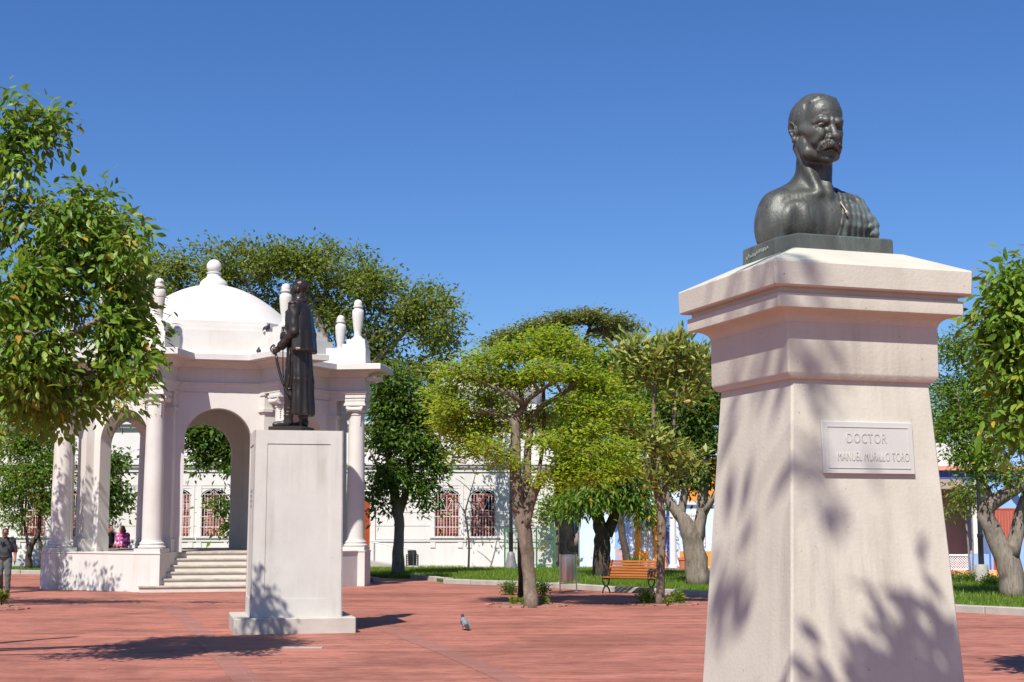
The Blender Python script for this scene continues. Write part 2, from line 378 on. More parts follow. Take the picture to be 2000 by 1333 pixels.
class MB:
    """collects simple shapes and links them as ONE mesh object"""
    def __init__(self): self.v, self.f = [], []
    def raw(self, vs, fs):
        b = len(self.v)
        self.v += [tuple(p) for p in vs]
        self.f += [tuple(i + b for i in q) for q in fs]
        return self
    def box(self, lo, hi, mat=None):
        (x0, y0, z0), (x1, y1, z1) = lo, hi
        vs = [Vector(p) for p in ((x0, y0, z0), (x1, y0, z0), (x1, y1, z0), (x0, y1, z0), (x0, y0, z1), (x1, y0, z1), (x1, y1, z1), (x0, y1, z1))]
        if mat is not None: vs = [mat @ p for p in vs]
        return self.raw(vs, [(3, 2, 1, 0), (4, 5, 6, 7), (0, 1, 5, 4), (1, 2, 6, 5), (2, 3, 7, 6), (3, 0, 4, 7)])
    def bbox(self, lo, hi, c=0.01, mat=None):    # a box with chamfered upright and top edges
        (x0, y0, z0), (x1, y1, z1) = lo, hi
        def ring(i, z): return [(x0 + i, y0 + c, z), (x0 + c, y0 + i, z), (x1 - c, y0 + i, z), (x1 - i, y0 + c, z), (x1 - i, y1 - c, z), (x1 - c, y1 - i, z), (x0 + c, y1 - i, z), (x0 + i, y1 - c, z)]
        rings = [ring(0, z0), ring(0, z1 - c), [(min(max(x, x0 + c), x1 - c), min(max(y, y0 + c), y1 - c), z1) for x, y, _ in ring(0, z1)]]
        vs = [Vector(p) for r in rings for p in r]
        if mat is not None: vs = [mat @ p for p in vs]
        fs = [tuple(range(7, -1, -1)), tuple(range(16, 24))]
        for a in (0, 8):
            for i in range(8): fs.append((a + i, a + (i + 1) % 8, a + 8 + (i + 1) % 8, a + 8 + i))
        return self.raw(vs, fs)
    def rings(self, rings, cap0=True, cap1=True, closed=True):
        n = len(rings[0]); b = len(self.v)
        for r in rings: self.v += [tuple(p) for p in r]
        for a in range(len(rings) - 1):
            for i in range(n if closed else n - 1):
                j = (i + 1) % n
                self.f.append((b + a * n + i, b + a * n + j, b + (a + 1) * n + j, b + (a + 1) * n + i))
        if cap0: self.f.append(tuple(b + i for i in range(n - 1, -1, -1)))
        if cap1: self.f.append(tuple(b + (len(rings) - 1) * n + i for i in range(n)))
        return self
    def lathe(self, prof, n=24, mat=None, cap0=True, cap1=True):
        rr = []
        for r, z in prof:
            ring = [Vector((max(r, 1e-4) * math.cos(2 * PI * i / n), max(r, 1e-4) * math.sin(2 * PI * i / n), z)) for i in range(n)]
            rr.append([mat @ p for p in ring] if mat is not None else ring)
        return self.rings(rr, cap0, cap1)
    def tube(self, pts, rad, n=8, caps=True):
        pts = [Vector(p) for p in pts]
        if isinstance(rad, (int, float)): rad = [rad] * len(pts)
        rr = []; up = None
        for i, p in enumerate(pts):
            d = (pts[min(i + 1, len(pts) - 1)] - pts[max(i - 1, 0)]).normalized()
            if up is None: up = d.orthogonal().normalized()
            up = (up - d * up.dot(d))
            up = d.orthogonal().normalized() if up.length < 1e-5 else up.normalized()
            w = d.cross(up)
            rr.append([p + (up * math.cos(2 * PI * k / n) + w * math.sin(2 * PI * k / n)) * rad[i] for k in range(n)])
        return self.rings(rr, caps, caps)
    def bar(self, a, b, w, h=None):
        a, b = Vector(a), Vector(b); h = h or w
        d = (b - a); L = d.length
        m = Matrix.Translation(a) @ d.to_track_quat('X', 'Z').to_matrix().to_4x4()
        return self.box((0, -w / 2, -h / 2), (L, w / 2, h / 2), m)
    def prism(self, poly, z0, z1):
        return self.rings([[(x, y, z0) for x, y in poly], [(x, y, z1) for x, y in poly]])
    def build(self, name, mat, parent=None, smooth=False, angle=None):
        me = bpy.data.meshes.new(name)
        me.from_pydata(self.v, [], self.f)
        me.update()
        o = link_mesh(name, me, mat, parent, smooth)
        if angle is not None:
            o.data.polygons.foreach_set('use_smooth', np.ones(len(me.polygons), dtype=bool))
            o.data.set_sharp_from_angle(angle=R_(angle))
        return o
def rotz(a, loc=(0, 0, 0)):
    return Matrix.Translation(Vector(loc)) @ Matrix.Rotation(a, 4, 'Z')
def lerp(a, b, t): return a + (b - a) * t
def bez(p0, p1, p2, n=8):
    p0, p1, p2 = Vector(p0), Vector(p1), Vector(p2)
    return [p0 * (1 - t) ** 2 + p1 * 2 * t * (1 - t) + p2 * t * t for t in (i / n for i in range(n + 1))]
def arch_panel(mb, w, z0, z1, x0, x1, zs, rise, y0, y1, n=18, base=None, mat=None):
    """a wall w wide (centred on x=0) from z0 to z1 and y0 to y1 deep, with an arched opening x0..x1 springing at zs"""
    T = (lambda p: mat @ Vector(p)) if mat is not None else (lambda p: Vector(p))
    mb.box((-w / 2, y0, z0), (x0, y1, z1), mat)
    mb.box((x1, y0, z0), (w / 2, y1, z1), mat)
    if base is not None: mb.box((x0, y0, z0), (x1, y1, base), mat)
    xc, hw = (x0 + x1) / 2, (x1 - x0) / 2
    if rise >= hw - 1e-6:
        pts = [(xc - hw * math.cos(PI * i / n), zs + rise * math.sin(PI * i / n)) for i in range(n + 1)]
    else:
        rad = (hw * hw + rise * rise) / (2 * rise); a = math.asin(hw / rad)
        pts = [(xc + rad * math.sin(lerp(-a, a, i / n)), zs + rise - rad + rad * math.cos(lerp(-a, a, i / n))) for i in range(n + 1)]
    for (xa, za), (xb, zb) in zip(pts[:-1], pts[1:]):
        mb.raw([T(p) for p in ((xa, y0, za), (xb, y0, zb), (xb, y0, z1), (xa, y0, z1), (xa, y1, za), (xb, y1, zb), (xb, y1, z1), (xa, y1, z1))],
               [(0, 1, 2, 3), (5, 4, 7, 6), (4, 5, 1, 0), (3, 2, 6, 7)])
    return pts
# ------------------------------------------------------------------ sculpting with distance fields
class Sculpt:
    def __init__(self, lo, hi, h):
        self.lo = np.array(lo, dtype=np.float64); self.h = h
        n = np.ceil((np.array(hi) - self.lo) / h).astype(int) + 1
        self.ax = [(self.lo[i] + h * np.arange(n[i])).astype(np.float32) for i in range(3)]
        self.F = np.full(tuple(n), 1.0, dtype=np.float32)
    def _win(self, lo, hi):
        s = []
        for i in range(3):
            a = int(np.clip(np.floor((lo[i] - self.lo[i]) / self.h), 0, self.F.shape[i] - 1))
            b = int(np.clip(np.ceil((hi[i] - self.lo[i]) / self.h) + 1, a + 1, self.F.shape[i]))
            s.append(slice(a, b))
        return tuple(s)
    def _xyz(self, s):
        return self.ax[0][s[0]][:, None, None], self.ax[1][s[1]][None, :, None], self.ax[2][s[2]][None, None, :]
    def _mix(self, s, d, k, mode):
        F = self.F[s]
        if mode == 'add':
            if k <= 0: self.F[s] = np.minimum(F, d); return
            h = np.maximum(k - np.abs(F - d), 0) / k
            self.F[s] = np.minimum(F, d) - h * h * k * 0.25
        else:
            d = -d
            if k <= 0: self.F[s] = np.maximum(F, d); return
            h = np.maximum(k - np.abs(F - d), 0) / k
            self.F[s] = np.maximum(F, d) + h * h * k * 0.25
    def ell(self, c, r, k=0.01, mode='add', rot=None):
        r = np.array(r if hasattr(r, '__len__') else (r, r, r), dtype=np.float32)
        c = np.array(c, dtype=np.float32); m = r.max() + k * 1.2 + 3 * self.h
        s = self._win(c - m, c + m); x, y, z = self._xyz(s)
        x, y, z = x - c[0], y - c[1], z - c[2]
        if rot is not None:
            Q = np.array(rot.to_3x3().inverted(), dtype=np.float32)
            x, y, z = (Q[i, 0] * x + Q[i, 1] * y + Q[i, 2] * z for i in range(3))
        k0 = np.sqrt((x / r[0]) ** 2 + (y / r[1]) ** 2 + (z / r[2]) ** 2)
        k1 = np.sqrt((x / r[0] ** 2) ** 2 + (y / r[1] ** 2) ** 2 + (z / r[2] ** 2) ** 2) + 1e-9
        d = k0 * (k0 - 1) / k1
        d = np.where(k0 < 0.02, -r.min(), d)
        self._mix(s, d, k, mode); return self
    def cone(self, a, b, ra, rb=None, k=0.01, mode='add', flat=None):
        rb = ra if rb is None else rb
        a = np.array(a, dtype=np.float32); b = np.array(b, dtype=np.float32)
        m = max(ra, rb) + k * 1.2 + 3 * self.h
        s = self._win(np.minimum(a, b) - m, np.maximum(a, b) + m); x, y, z = self._xyz(s)
        ba = b - a; L = float((ba * ba).sum()) + 1e-12
        t = np.clip(((x - a[0]) * ba[0] + (y - a[1]) * ba[1] + (z - a[2]) * ba[2]) / L, 0, 1)
        d = np.sqrt((x - a[0] - t * ba[0]) ** 2 + (y - a[1] - t * ba[1]) ** 2 + (z - a[2] - t * ba[2]) ** 2) - (ra + (rb - ra) * t)
        self._mix(s, d, k, mode); return self
    def path(self, pts, rad, k=0.01, mode='add'):
        for i in range(len(pts) - 1):
            r0, r1 = (rad, rad) if isinstance(rad, (int, float)) else (rad[i], rad[i + 1])
            self.cone(pts[i], pts[i + 1], r0, r1, k, mode)
        return self
    def box(self, c, r, rr=0.01, k=0.01, mode='add', rot=None):
        c = np.array(c, dtype=np.float32); r = np.array(r, dtype=np.float32)
        m = float(np.linalg.norm(r)) + rr + k * 1.2 + 3 * self.h
        s = self._win(c - m, c + m); x, y, z = self._xyz(s)
        x, y, z = x - c[0], y - c[1], z - c[2]
        if rot is not None:
            Q = np.array(rot.to_3x3().inverted(), dtype=np.float32)
            x, y, z = (Q[i, 0] * x + Q[i, 1] * y + Q[i, 2] * z for i in range(3))
        qx, qy, qz = np.abs(x) - r[0] + rr, np.abs(y) - r[1] + rr, np.abs(z) - r[2] + rr
        d = np.sqrt(np.maximum(qx, 0) ** 2 + np.maximum(qy, 0) ** 2 + np.maximum(qz, 0) ** 2) + np.minimum(np.maximum(qx, np.maximum(qy, qz)), 0) - rr
        self._mix(s, d, k, mode); return self
    def ecol(self, prof, k=0.01, mode='add', cy=0.0):    # an elliptical column: prof = rows of (z, a, b, y centre)
        prof = sorted(prof); Z = [p[0] for p in prof]
        m = max(max(p[1], p[2]) for p in prof) + 3 * self.h + k
        s = self._win((-m, -m - 0.3, Z[0] - m), (m, m + 0.3, Z[-1] + m)); x, y, z = self._xyz(s)
        a, b, c = (np.interp(z.ravel(), Z, [p[i] for p in prof]).astype(np.float32)[None, None, :] for i in (1, 2, 3))
        d = (np.sqrt((x / a) ** 2 + ((y - c) / b) ** 2) - 1) * np.minimum(a, b)
        d = np.maximum(d, np.maximum(Z[0] - z, z - Z[-1]))
        self._mix(s, d, k, mode); return self
    def cut(self, n, off, k=0.0):       # removes everything with n.p > off
        s = tuple(slice(None) for _ in range(3)); x, y, z = self._xyz(s)
        self._mix(s, -(n[0] * x + n[1] * y + n[2] * z - off), k, 'sub'); return self
    def front(self, x, z):              # y of the surface met first when looking along +y
        i = int(np.clip(round((x - self.lo[0]) / self.h), 0, self.F.shape[0] - 1)); k = int(np.clip(round((z - self.lo[2]) / self.h), 0, self.F.shape[2] - 1))
        w = np.nonzero(self.F[i, :, k] < 0)[0]
        return float(self.ax[1][w[0]]) if len(w) else float(self.ax[1][self.F.shape[1] // 2])
    def displace(self, fn):
        s = tuple(slice(None) for _ in range(3)); x, y, z = self._xyz(s)
        near = np.abs(self.F) < 6 * self.h
        self.F = np.where(near, self.F - fn(x, y, z), self.F).astype(np.float32); return self
    def mesh(self, name, smooth_it=1):
        F = self.F
        F[0], F[-1] = 1, 1; F[:, 0], F[:, -1] = 1, 1; F[:, :, 0], F[:, :, -1] = 1, 1
        ins = F < 0
        n = F.shape
        cnt = np.zeros((n[0] - 1, n[1] - 1, n[2] - 1), dtype=np.int8)
        offs = [(i, j, k) for i in (0, 1) for j in (0, 1) for k in (0, 1)]
        for i, j, k in offs: cnt += ins[i:n[0] - 1 + i, j:n[1] - 1 + j, k:n[2] - 1 + k]
        act = np.argwhere((cnt > 0) & (cnt < 8))
        vid = np.full(cnt.shape, -1, dtype=np.int32); vid[tuple(act.T)] = np.arange(len(act))
        val = {o: F[act[:, 0] + o[0], act[:, 1] + o[1], act[:, 2] + o[2]] for o in offs}
        acc = np.zeros((len(act), 3)); num = np.zeros(len(act))
        for a in offs:
            for ax in range(3):
                if a[ax]: continue
                b = list(a); b[ax] = 1; b = tuple(b)
                fa, fb = val[a], val[b]; cr = (fa < 0) != (fb < 0)
                t = np.where(cr, fa / np.where(fa == fb, 1, fa - fb), 0)
                p = np.tile(np.array(a, dtype=float), (len(act), 1)); p[:, ax] += t
                acc[cr] += p[cr]; num[cr] += 1
        V = (act + acc / num[:, None]) * self.h + self.lo
        quads = []
        for ax in range(3):
            u, w = (ax + 1) % 3, (ax + 2) % 3
            sa = [slice(0, n[i] - 1) if i == ax else slice(1, n[i] - 1) for i in range(3)]
            sb = [slice(1, n[i]) if i == ax else slice(1, n[i] - 1) for i in range(3)]
            A, B = ins[tuple(sa)], ins[tuple(sb)]
            for pos, flip in ((A & ~B, False), (~A & B, True)):
                e = np.argwhere(pos)
                if not len(e): continue
                e[:, u] += 1; e[:, w] += 1
                def cell(du, dw):
                    q = e.copy(); q[:, u] -= du; q[:, w] -= dw
                    return vid[q[:, 0], q[:, 1], q[:, 2]]
                q = np.stack([cell(1, 1), cell(0, 1), cell(0, 0), cell(1, 0)], 1)
                quads.append(q[:, ::-1] if flip else q)
        Q = np.concatenate(quads); Q = Q[(Q >= 0).all(1)]
        for _ in range(smooth_it):      # one light relaxation takes off the voxel stairs
            S = np.zeros_like(V); c = np.zeros(len(V))
            for i in range(4):
                a, b = Q[:, i], Q[:, (i + 1) % 4]
                np.add.at(S, a, V[b]); np.add.at(c, a, 1); np.add.at(S, b, V[a]); np.add.at(c, b, 1)
            V = V * 0.5 + 0.5 * S / np.maximum(c, 1)[:, None]
        return np_mesh(name, V, Q)
    def build(self, name, mat, parent=None, smooth_it=1):
        return link_mesh(name, self.mesh(name, smooth_it), mat, parent, True)
# ------------------------------------------------------------------ setting: ground, plaza, lawns, kerbs
def sheet(name, poly, z, mat, kind='structure'):
    me = bpy.data.meshes.new(name)
    me.from_pydata([(x, y, z) for x, y in poly], [], [tuple(range(len(poly)))])
    me.update()
    return tag(link_mesh(name, me, mat), kind=kind)
sheet('ground', [(-1500, -400), (1500, -400), (1500, 2000), (-1500, 2000)], -0.02, M['ground'])
def smooth_line(pts, per=6):
    out = []
    P = [pts[0]] + pts + [pts[-1]]
    for i in range(1, len(P) - 2):
        for k in range(per):
            t = k / per
            out.append(tuple(0.5 * (2 * P[i][a] + (P[i + 1][a] - P[i - 1][a]) * t + (2 * P[i - 1][a] - 5 * P[i][a] + 4 * P[i + 1][a] - P[i + 2][a]) * t * t + (3 * P[i][a] - P[i - 1][a] - 3 * P[i + 1][a] + P[i + 2][a]) * t ** 3) for a in (0, 1)))
    return out + [tuple(pts[-1])]
EDGE_L = smooth_line([(-60, 60), (-34, 57.5), (-18.5, 55.0), (-9, 50.0), (-4.4, 46.6)])           # plaza edge left of the path gap
EDGE_R = smooth_line([(-2.0, 45.9), (0.9, 43.2), (2.6, 40.6), (4.5, 37.8), (6.6, 34.8), (9.2, 30.8), (12.2, 27.5), (18, 24.5), (40, 20)])
sheet('plaza', [(-60, -12)] + EDGE_L + EDGE_R + [(40, -12)], 0.0, M['brick'])
sheet('path', [(-4.4, 46.6), (-2.0, 45.9), (-1.2, 47.4), (-3.2, 49.6), (-9, 53.5), (-10.5, 52.0), (-9, 50)], 0.004, M['path_red'])
# the lawns behind the kerbs
LAWN_L = EDGE_L[:-1] + [(-4.4, 46.7), (-8.0, 54.0), (-9.0, 60.4), (-60, 60.4)]
LAWN_R = [(-2.0, 46.0)] + EDGE_R[1:-6] + [(16, 33), (16, 47.5), (9.5, 52), (4.2, 58.4), (-1.2, 59.2), (-3.2, 59.8), (-6.5, 60.2), (-6.0, 52.5), (-3.0, 49.5)]
for LW in (LAWN_L, LAWN_R):             # raised beds of turf with soil sides
    n_ = len(LW); me = bpy.data.meshes.new('lawn')
    me.from_pydata([(x, y, 0.10) for x, y in LW] + [(x, y, -0.03) for x, y in LW], [], [tuple(range(n_))] + [(i, i + n_, (i + 1) % n_ + n_, (i + 1) % n_) for i in range(n_)])
    me.update(); tag(link_mesh('lawn', me, M['lawn']), kind='structure')
sheet('sidewalk', [(-0.6, 59.5), (4.2, 58.7), (9.6, 52.6), (16.2, 47.8), (30, 47.8), (30, 75), (-0.6, 75)], 0.06, M['concrete'])
sheet('path', [(9.0, 53.2), (16.1, 47.9), (32, 47.9), (32, 51), (20, 51), (12, 56), (8.0, 60), (5.6, 60)], 0.066, M['path_red'])
def kerb_run(line, w=0.22, z=0.15, step=1.15):
    # separate kerb stones with open joints, laid along the line
    seg = [Vector((*p, 0)) for p in line]
    L = [0.0]
    for a, b in zip(seg[:-1], seg[1:]): L.append(L[-1] + (b - a).length)
    def pt(s):
        for i in range(len(seg) - 1):
            if s <= L[i + 1]: return seg[i].lerp(seg[i + 1], (s - L[i]) / max(1e-6, L[i + 1] - L[i]))
        return seg[-1]
    s = 0.0
    while s + step < L[-1]:
        a, b = pt(s + 0.012), pt(s + step - 0.012)
        yield a, b
        s += step
rk = random.Random(5)
def kerb(line, label):
    root = empty('kerb', (line[0][0], line[0][1], 0)); tag(root, kind='structure')
    for a, b in kerb_run(line):
        if a.x < -32 or b.x > 20: continue
        d = (b - a); ang = math.atan2(d.y, d.x)
        mb = MB().bbox((0, -0.17, -0.05), (d.length, 0.03, 0.145 + rk.uniform(-0.008, 0.008)), 0.018)
        o = mb.build('kerb_stone', M['kerb'], root)
        o.location = a - root.location + Vector((0, 0, rk.uniform(-0.004, 0.004))); o.rotation_euler = (0, 0, ang + rk.uniform(-0.006, 0.006))
    return root
kerb(EDGE_L, 'left'); kerb(EDGE_R, 'right')
kerb([(-4.3, 46.9), (-6.2, 51.0), (-7.6, 54.0)], 'path'); kerb([(-3.2, 49.6), (-1.75, 46.3)], 'path')
# grey paving strips set into the brick, on the plaza's grid
gx, gy = Vector((math.cos(GRID), math.sin(GRID), 0)), Vector((-math.sin(GRID), math.cos(GRID), 0))
PED = Vector((-3.72, 25.55, 0))         # centre of the statue pedestal
def strip(c, along, L, w):
    d = gy if along == 'y' else gx; e = gx if along == 'y' else gy
    p = [c + d * (-L[0]) - e * w / 2, c + d * (-L[0]) + e * w / 2, c + d * L[1] + e * w / 2, c + d * L[1] - e * w / 2]
    sheet('paving_strip', [(q.x, q.y) for q in p], 0.004, M['strip'])
def strip_pts(a, b, w):
    a, b = Vector((*a, 0)), Vector((*b, 0)); n = (b - a).normalized().cross(Vector((0, 0, 1))) * w / 2
    sheet('paving_strip', [(q.x, q.y) for q in (a + n, a - n, b - n, b + n)], 0.004, M['strip'])
for (ax, ay, bx, by, w) in ((330, 1185, 372, 1216, 0.34), (372, 1216, 498, 1345, 0.34), (722, 1216, 860, 1268, 0.36), (860, 1268, 1040, 1345, 0.34)):
    a, b = ground_at(ax, ay), ground_at(bx, by)
    strip_pts((a.x, a.y), (b.x, b.y), w)
a = ground_at(590, 1266)
drain = MB().bbox((-0.30, -0.09, 0), (0.30, 0.09, 0.012), 0.004).build('drain_cover', M['kerb'])
drain.location = (a.x, a.y, 0.0); tag(drain, 'small flat grey drain cover let into the brick plaza', 'drain cover')

# ------------------------------------------------------------------ gazebo
GC = Vector((-9.087, 44.68, 0)); GR = 4.506; GD = -0.1283
gaz = empty('gazebo', GC, 0, 'white octagonal domed gazebo with arches, columns and marble steps', 'gazebo')
def er(a): return Vector((math.sin(a), -math.cos(a), 0))
def et(a): return Vector((math.cos(a), math.sin(a), 0))
VA = [GD + k * PI / 4 for k in range(8)]             # directions of the columns
def plan(ap, w, ro, o=0.0):
    """octagon with a square block standing out at every corner; ap may differ per face (face k lies after corner k)"""
    out = []
    aps = ap if isinstance(ap, (list, tuple)) else [ap] * 8
    for k, a in enumerate(VA):
        R, T = er(a), et(a)
        n0, n1 = er(a - PI / 8), er(a + PI / 8)
        def meet(t, n, apx):            # on the line T.p = t, the point with n.p = apx
            s = (apx - n.dot(T) * t) / n.dot(R)
            return R * s + T * t
        W, RO = w + o, ro + o
        out += [meet(-W, n0, aps[k - 1] + o), R * RO - T * W, R * RO + T * W, meet(W, n1, aps[k] + o)]
    return out
def sweep(mb, prof, ap, w, ro, cap0=True, cap1=True):
    mb.rings([[p + Vector((0, 0, z)) for p in plan(ap, w, ro, o)] for o, z in prof], cap0, cap1)
FZ = 1.03
podium_ap = [3.30] + [4.46] * 7                       # the face with the steps is set back
mb = MB(); sweep(mb, [(0.0, -0.05), (0.0, 0.985), (0.02, 1.0), (0.02, FZ)], podium_ap, 0.375, GR + 0.38)
mb.build('podium', M['white'], gaz)
# floor slab
mb = MB().lathe([(3.24, FZ + 0.003), (3.24, FZ + 0.012)], 48); mb.build('floor', M['marble_edge'], gaz)
# steps on the face between the first two columns
SA = GD + PI / 8; SN, ST = er(SA), et(SA)
for i, (d, hw) in enumerate(((4.74, 2.02), (4.45, 1.72), (4.17, 1.42), (3.89, 1.30), (3.61, 1.18), (3.35, 1.05))):
    z1 = FZ * (i + 1) / 6; z0 = z1 - FZ / 6
    mt = Matrix(((ST.x, -SN.x, 0, 0), (ST.y, -SN.y, 0, 0), (0, 0, 1, 0), (0, 0, 0, 1)))
    b = MB().box((-hw, -d, z0 - 0.02), (hw, -d + 0.9, z1 - 0.045), mt)
    so = b.build('step', M['marble'], gaz)
    MB().bbox((-hw - 0.03, -d - 0.035, z1 - 0.045), (hw + 0.03, -d + 0.9, z1 + (0.006 if i == 5 else 0)), 0.012, mt).build('nosing', M['marble_edge'], so)
# arcade walls
AP = 3.55; FACE_W = 2 * AP * math.tan(PI / 8)
for k in range(8):
    fa = VA[k] + PI / 8
    n, t = er(fa), et(fa)
    mt = Matrix(((t.x, -n.x, 0, 0), (t.y, -n.y, 0, 0), (0, 0, 1, 0), (0, 0, 0, 1)))
    b = MB(); arch_panel(b, FACE_W, FZ, 5.44, -0.915, 0.915, 4.08, 0.915, -AP, -AP + 0.42, 26, None, mt)
    b.build('arch_wall', M['white'], gaz, angle=30)
    # the plain raised edge round the opening and the small impost blocks
    for x in (-0.98, 0.98): MB().box((x - 0.07, -AP - 0.02, FZ), (x + 0.07, -AP + 0.44, FZ + 0.42), mt).build('pier_base', M['white'], gaz)
# pilasters behind the columns
for a in VA:
    mt = Matrix(((et(a).x, -er(a).x, 0, 0), (et(a).y, -er(a).y, 0, 0), (0, 0, 1, 0), (0, 0, 0, 1)))
    b = MB().box((-0.30, -3.95, FZ + 0.36), (0.30, -3.42, 5.36), mt).box((-0.34, -3.99, FZ), (0.34, -3.41, FZ + 0.36), mt).box((-0.36, -4.01, 4.90), (0.36, -3.40, 4.98), mt).box((-0.33, -3.98, 5.36), (0.33, -3.41, 5.44), mt)
    b.build('pilaster', M['white'], gaz)
# columns
def volute(mb, c, axis_mat, r):
    pts = []
    for i in range(26):
        th = i / 25 * 2.25 * 2 * PI
        rr = r * (1 - 0.72 * i / 25)
        pts.append(axis_mat @ Vector((c[0] + rr * math.cos(th) * (1 if c[0] > 0 else -1), c[1], c[2] + rr * math.sin(th))))
    mb.tube(pts, 0.018, 5)
for i, a in enumerate(VA):
    c = er(a) * GR
    mt = Matrix(((et(a).x, -er(a).x, 0, c.x), (et(a).y, -er(a).y, 0, c.y), (0, 0, 1, 0), (0, 0, 0, 1)))
    prof = [(0.292, 1.31), (0.275, 1.36)] + [(lerp(0.272, 0.228, (s / 10) ** 1.6), lerp(1.40, 4.98, s / 10)) for s in range(11)] + [(0.25, 5.0), (0.25, 5.04), (0.23, 5.05), (0.23, 5.12)]
    sh = MB().lathe(prof, 28, mt).build('column', M['white'], gaz, angle=35)
    b = MB().box((-0.36, -0.36, FZ), (0.36, 0.36, 1.14), mt)
    b.lathe([(0.345, 1.14), (0.365, 1.165), (0.365, 1.195), (0.335, 1.215), (0.31, 1.235), (0.325, 1.25), (0.325, 1.285), (0.30, 1.31)], 28, mt)
    b.build('column_base', M['white'], sh, angle=35)
    b = MB()
    for y in (-0.23, 0.23):
        for x in (-0.26, 0.26): volute(b, (x, y, 5.17), mt, 0.10)
    for x in (-0.26, 0.26):
        b.rings([[mt @ Vector((x + rr * math.cos(q * PI / 7), yy, 5.17 + rr * math.sin(q * PI / 7))) for q in range(14)] for yy, rr in ((-0.225, 0.095), (-0.1, 0.07), (0.1, 0.07), (0.225, 0.095))])
    b.lathe([(0.235, 5.06), (0.29, 5.12), (0.30, 5.16), (0.26, 5.18)], 20, mt)
    b.box((-0.30, -0.25, 5.18), (0.30, 0.25, 5.27), mt)
    b.box((-0.33, -0.33, 5.27), (0.33, 0.33, 5.335), mt).box((-0.30, -0.30, 5.335), (0.30, 0.30, 5.412), mt)
    for x in (-0.2, 0.2):               # bell-flower drops hanging below the scrolls
        for q in range(6): b.lathe([(0.0, -0.04), (0.035 - q * 0.003, 0.0), (0.0, 0.035)], 6, mt @ Matrix.Translation((x * 0.98, -0.155, 5.0 - q * 0.055)), False, False)
    b.build('capital', M['white'], sh)
# entablature and cornice
w0, ro0 = 0.31, GR + 0.31
mb = MB(); sweep(mb, [(0.0, 5.414), (0.0, 5.50), (0.022, 5.50), (0.022, 5.60), (0.05, 5.615), (0.05, 5.655), (0.075, 5.655), (0.075, 5.70), (0.005, 5.72), (0.005, 6.12)], AP, w0, ro0)
mb.build('entablature', M['white'], gaz)
mb = MB(); sweep(mb, [(0.02, 6.10), (0.06, 6.125), (0.08, 6.17), (0.14, 6.22), (0.24, 6.255), (0.33, 6.262), (0.33, 6.285), (0.56, 6.292), (0.59, 6.292), (0.59, 6.445), (0.57, 6.46)], AP, w0, ro0)
mb.build('cornice', M['white'], gaz)
mb = MB()
mb.rings([[er(a) * r + Vector((0, 0, z)) for a in VA] for r, z in ((3.86, 6.44), (3.86, 6.56), (3.76, 6.60), (3.74, 7.20), (3.58, 7.20), (3.57, 7.35), (3.43, 7.352), (3.42, 7.50))])
mb.build('drum', M['white'], gaz)
prof = [(2.72, 7.44), (2.70, 7.50)] + [(r, 9.01 - 0.2137 * r * r) for r in np.linspace(2.64, 0.36, 24)]
MB().lathe(prof, 64, None, True, True).build('dome', M['white'], gaz, angle=40)
fin = MB().lathe([(0.42, 8.96), (0.42, 9.03), (0.40, 9.10), (0.34, 9.16), (0.25, 9.22), (0.205, 9.29), (0.20, 9.36), (0.225, 9.375), (0.225, 9.40), (0.20, 9.41)], 28)
fin.build('finial', M['white'], gaz, angle=40)
MB().lathe([(0.225 * math.sin(PI * i / 14), 9.585 - 0.225 * math.cos(PI * i / 14)) for i in range(15)], 28).build('finial_ball', M['white'], gaz, True)
# urns on stepped buttress blocks
for a in VA:
    mt = Matrix(((et(a).x, -er(a).x, 0, 0), (et(a).y, -er(a).y, 0, 0), (0, 0, 1, 0), (0, 0, 0, 1)))
    b = MB().box((-0.31, -4.82, 6.45), (0.31, -3.5, 6.99), mt).box((-0.27, -4.80, 6.99), (0.27, -4.10, 7.12), mt).box((-0.24, -4.78, 7.12), (0.24, -4.22, 7.26), mt)
    bo = b.build('urn_block', M['white'], gaz)
    mu = mt @ Matrix.Translation((0, -4.506, 0))
    pr = [(0.20, 7.26), (0.19, 7.30), (0.13, 7.34), (0.105, 7.40), (0.115, 7.43), (0.11, 7.46), (0.115, 7.50), (0.15, 7.75), (0.172, 7.98), (0.178, 8.08), (0.165, 8.15), (0.12, 8.20), (0.115, 8.22), (0.155, 8.25), (0.155, 8.275), (0.12, 8.29), (0.125, 8.34), (0.12, 8.40), (0.08, 8.46), (0.0, 8.49)]
    MB().lathe(pr, 20, mu).build('urn', M['white'], bo, angle=45)
# roof drain spouts that stick out under the cornice
for k in (1, 2): 
    a = VA[k] + 0.02
    mt = Matrix(((et(a).x, -er(a).x, 0, 0), (et(a).y, -er(a).y, 0, 0), (0, 0, 1, 0), (0, 0, 0, 1)))
    if k == 2: MB().box((-0.30, -5.28, 6.0), (-0.02, -4.82, 6.12), mt).build('spout', M['white'], gaz)

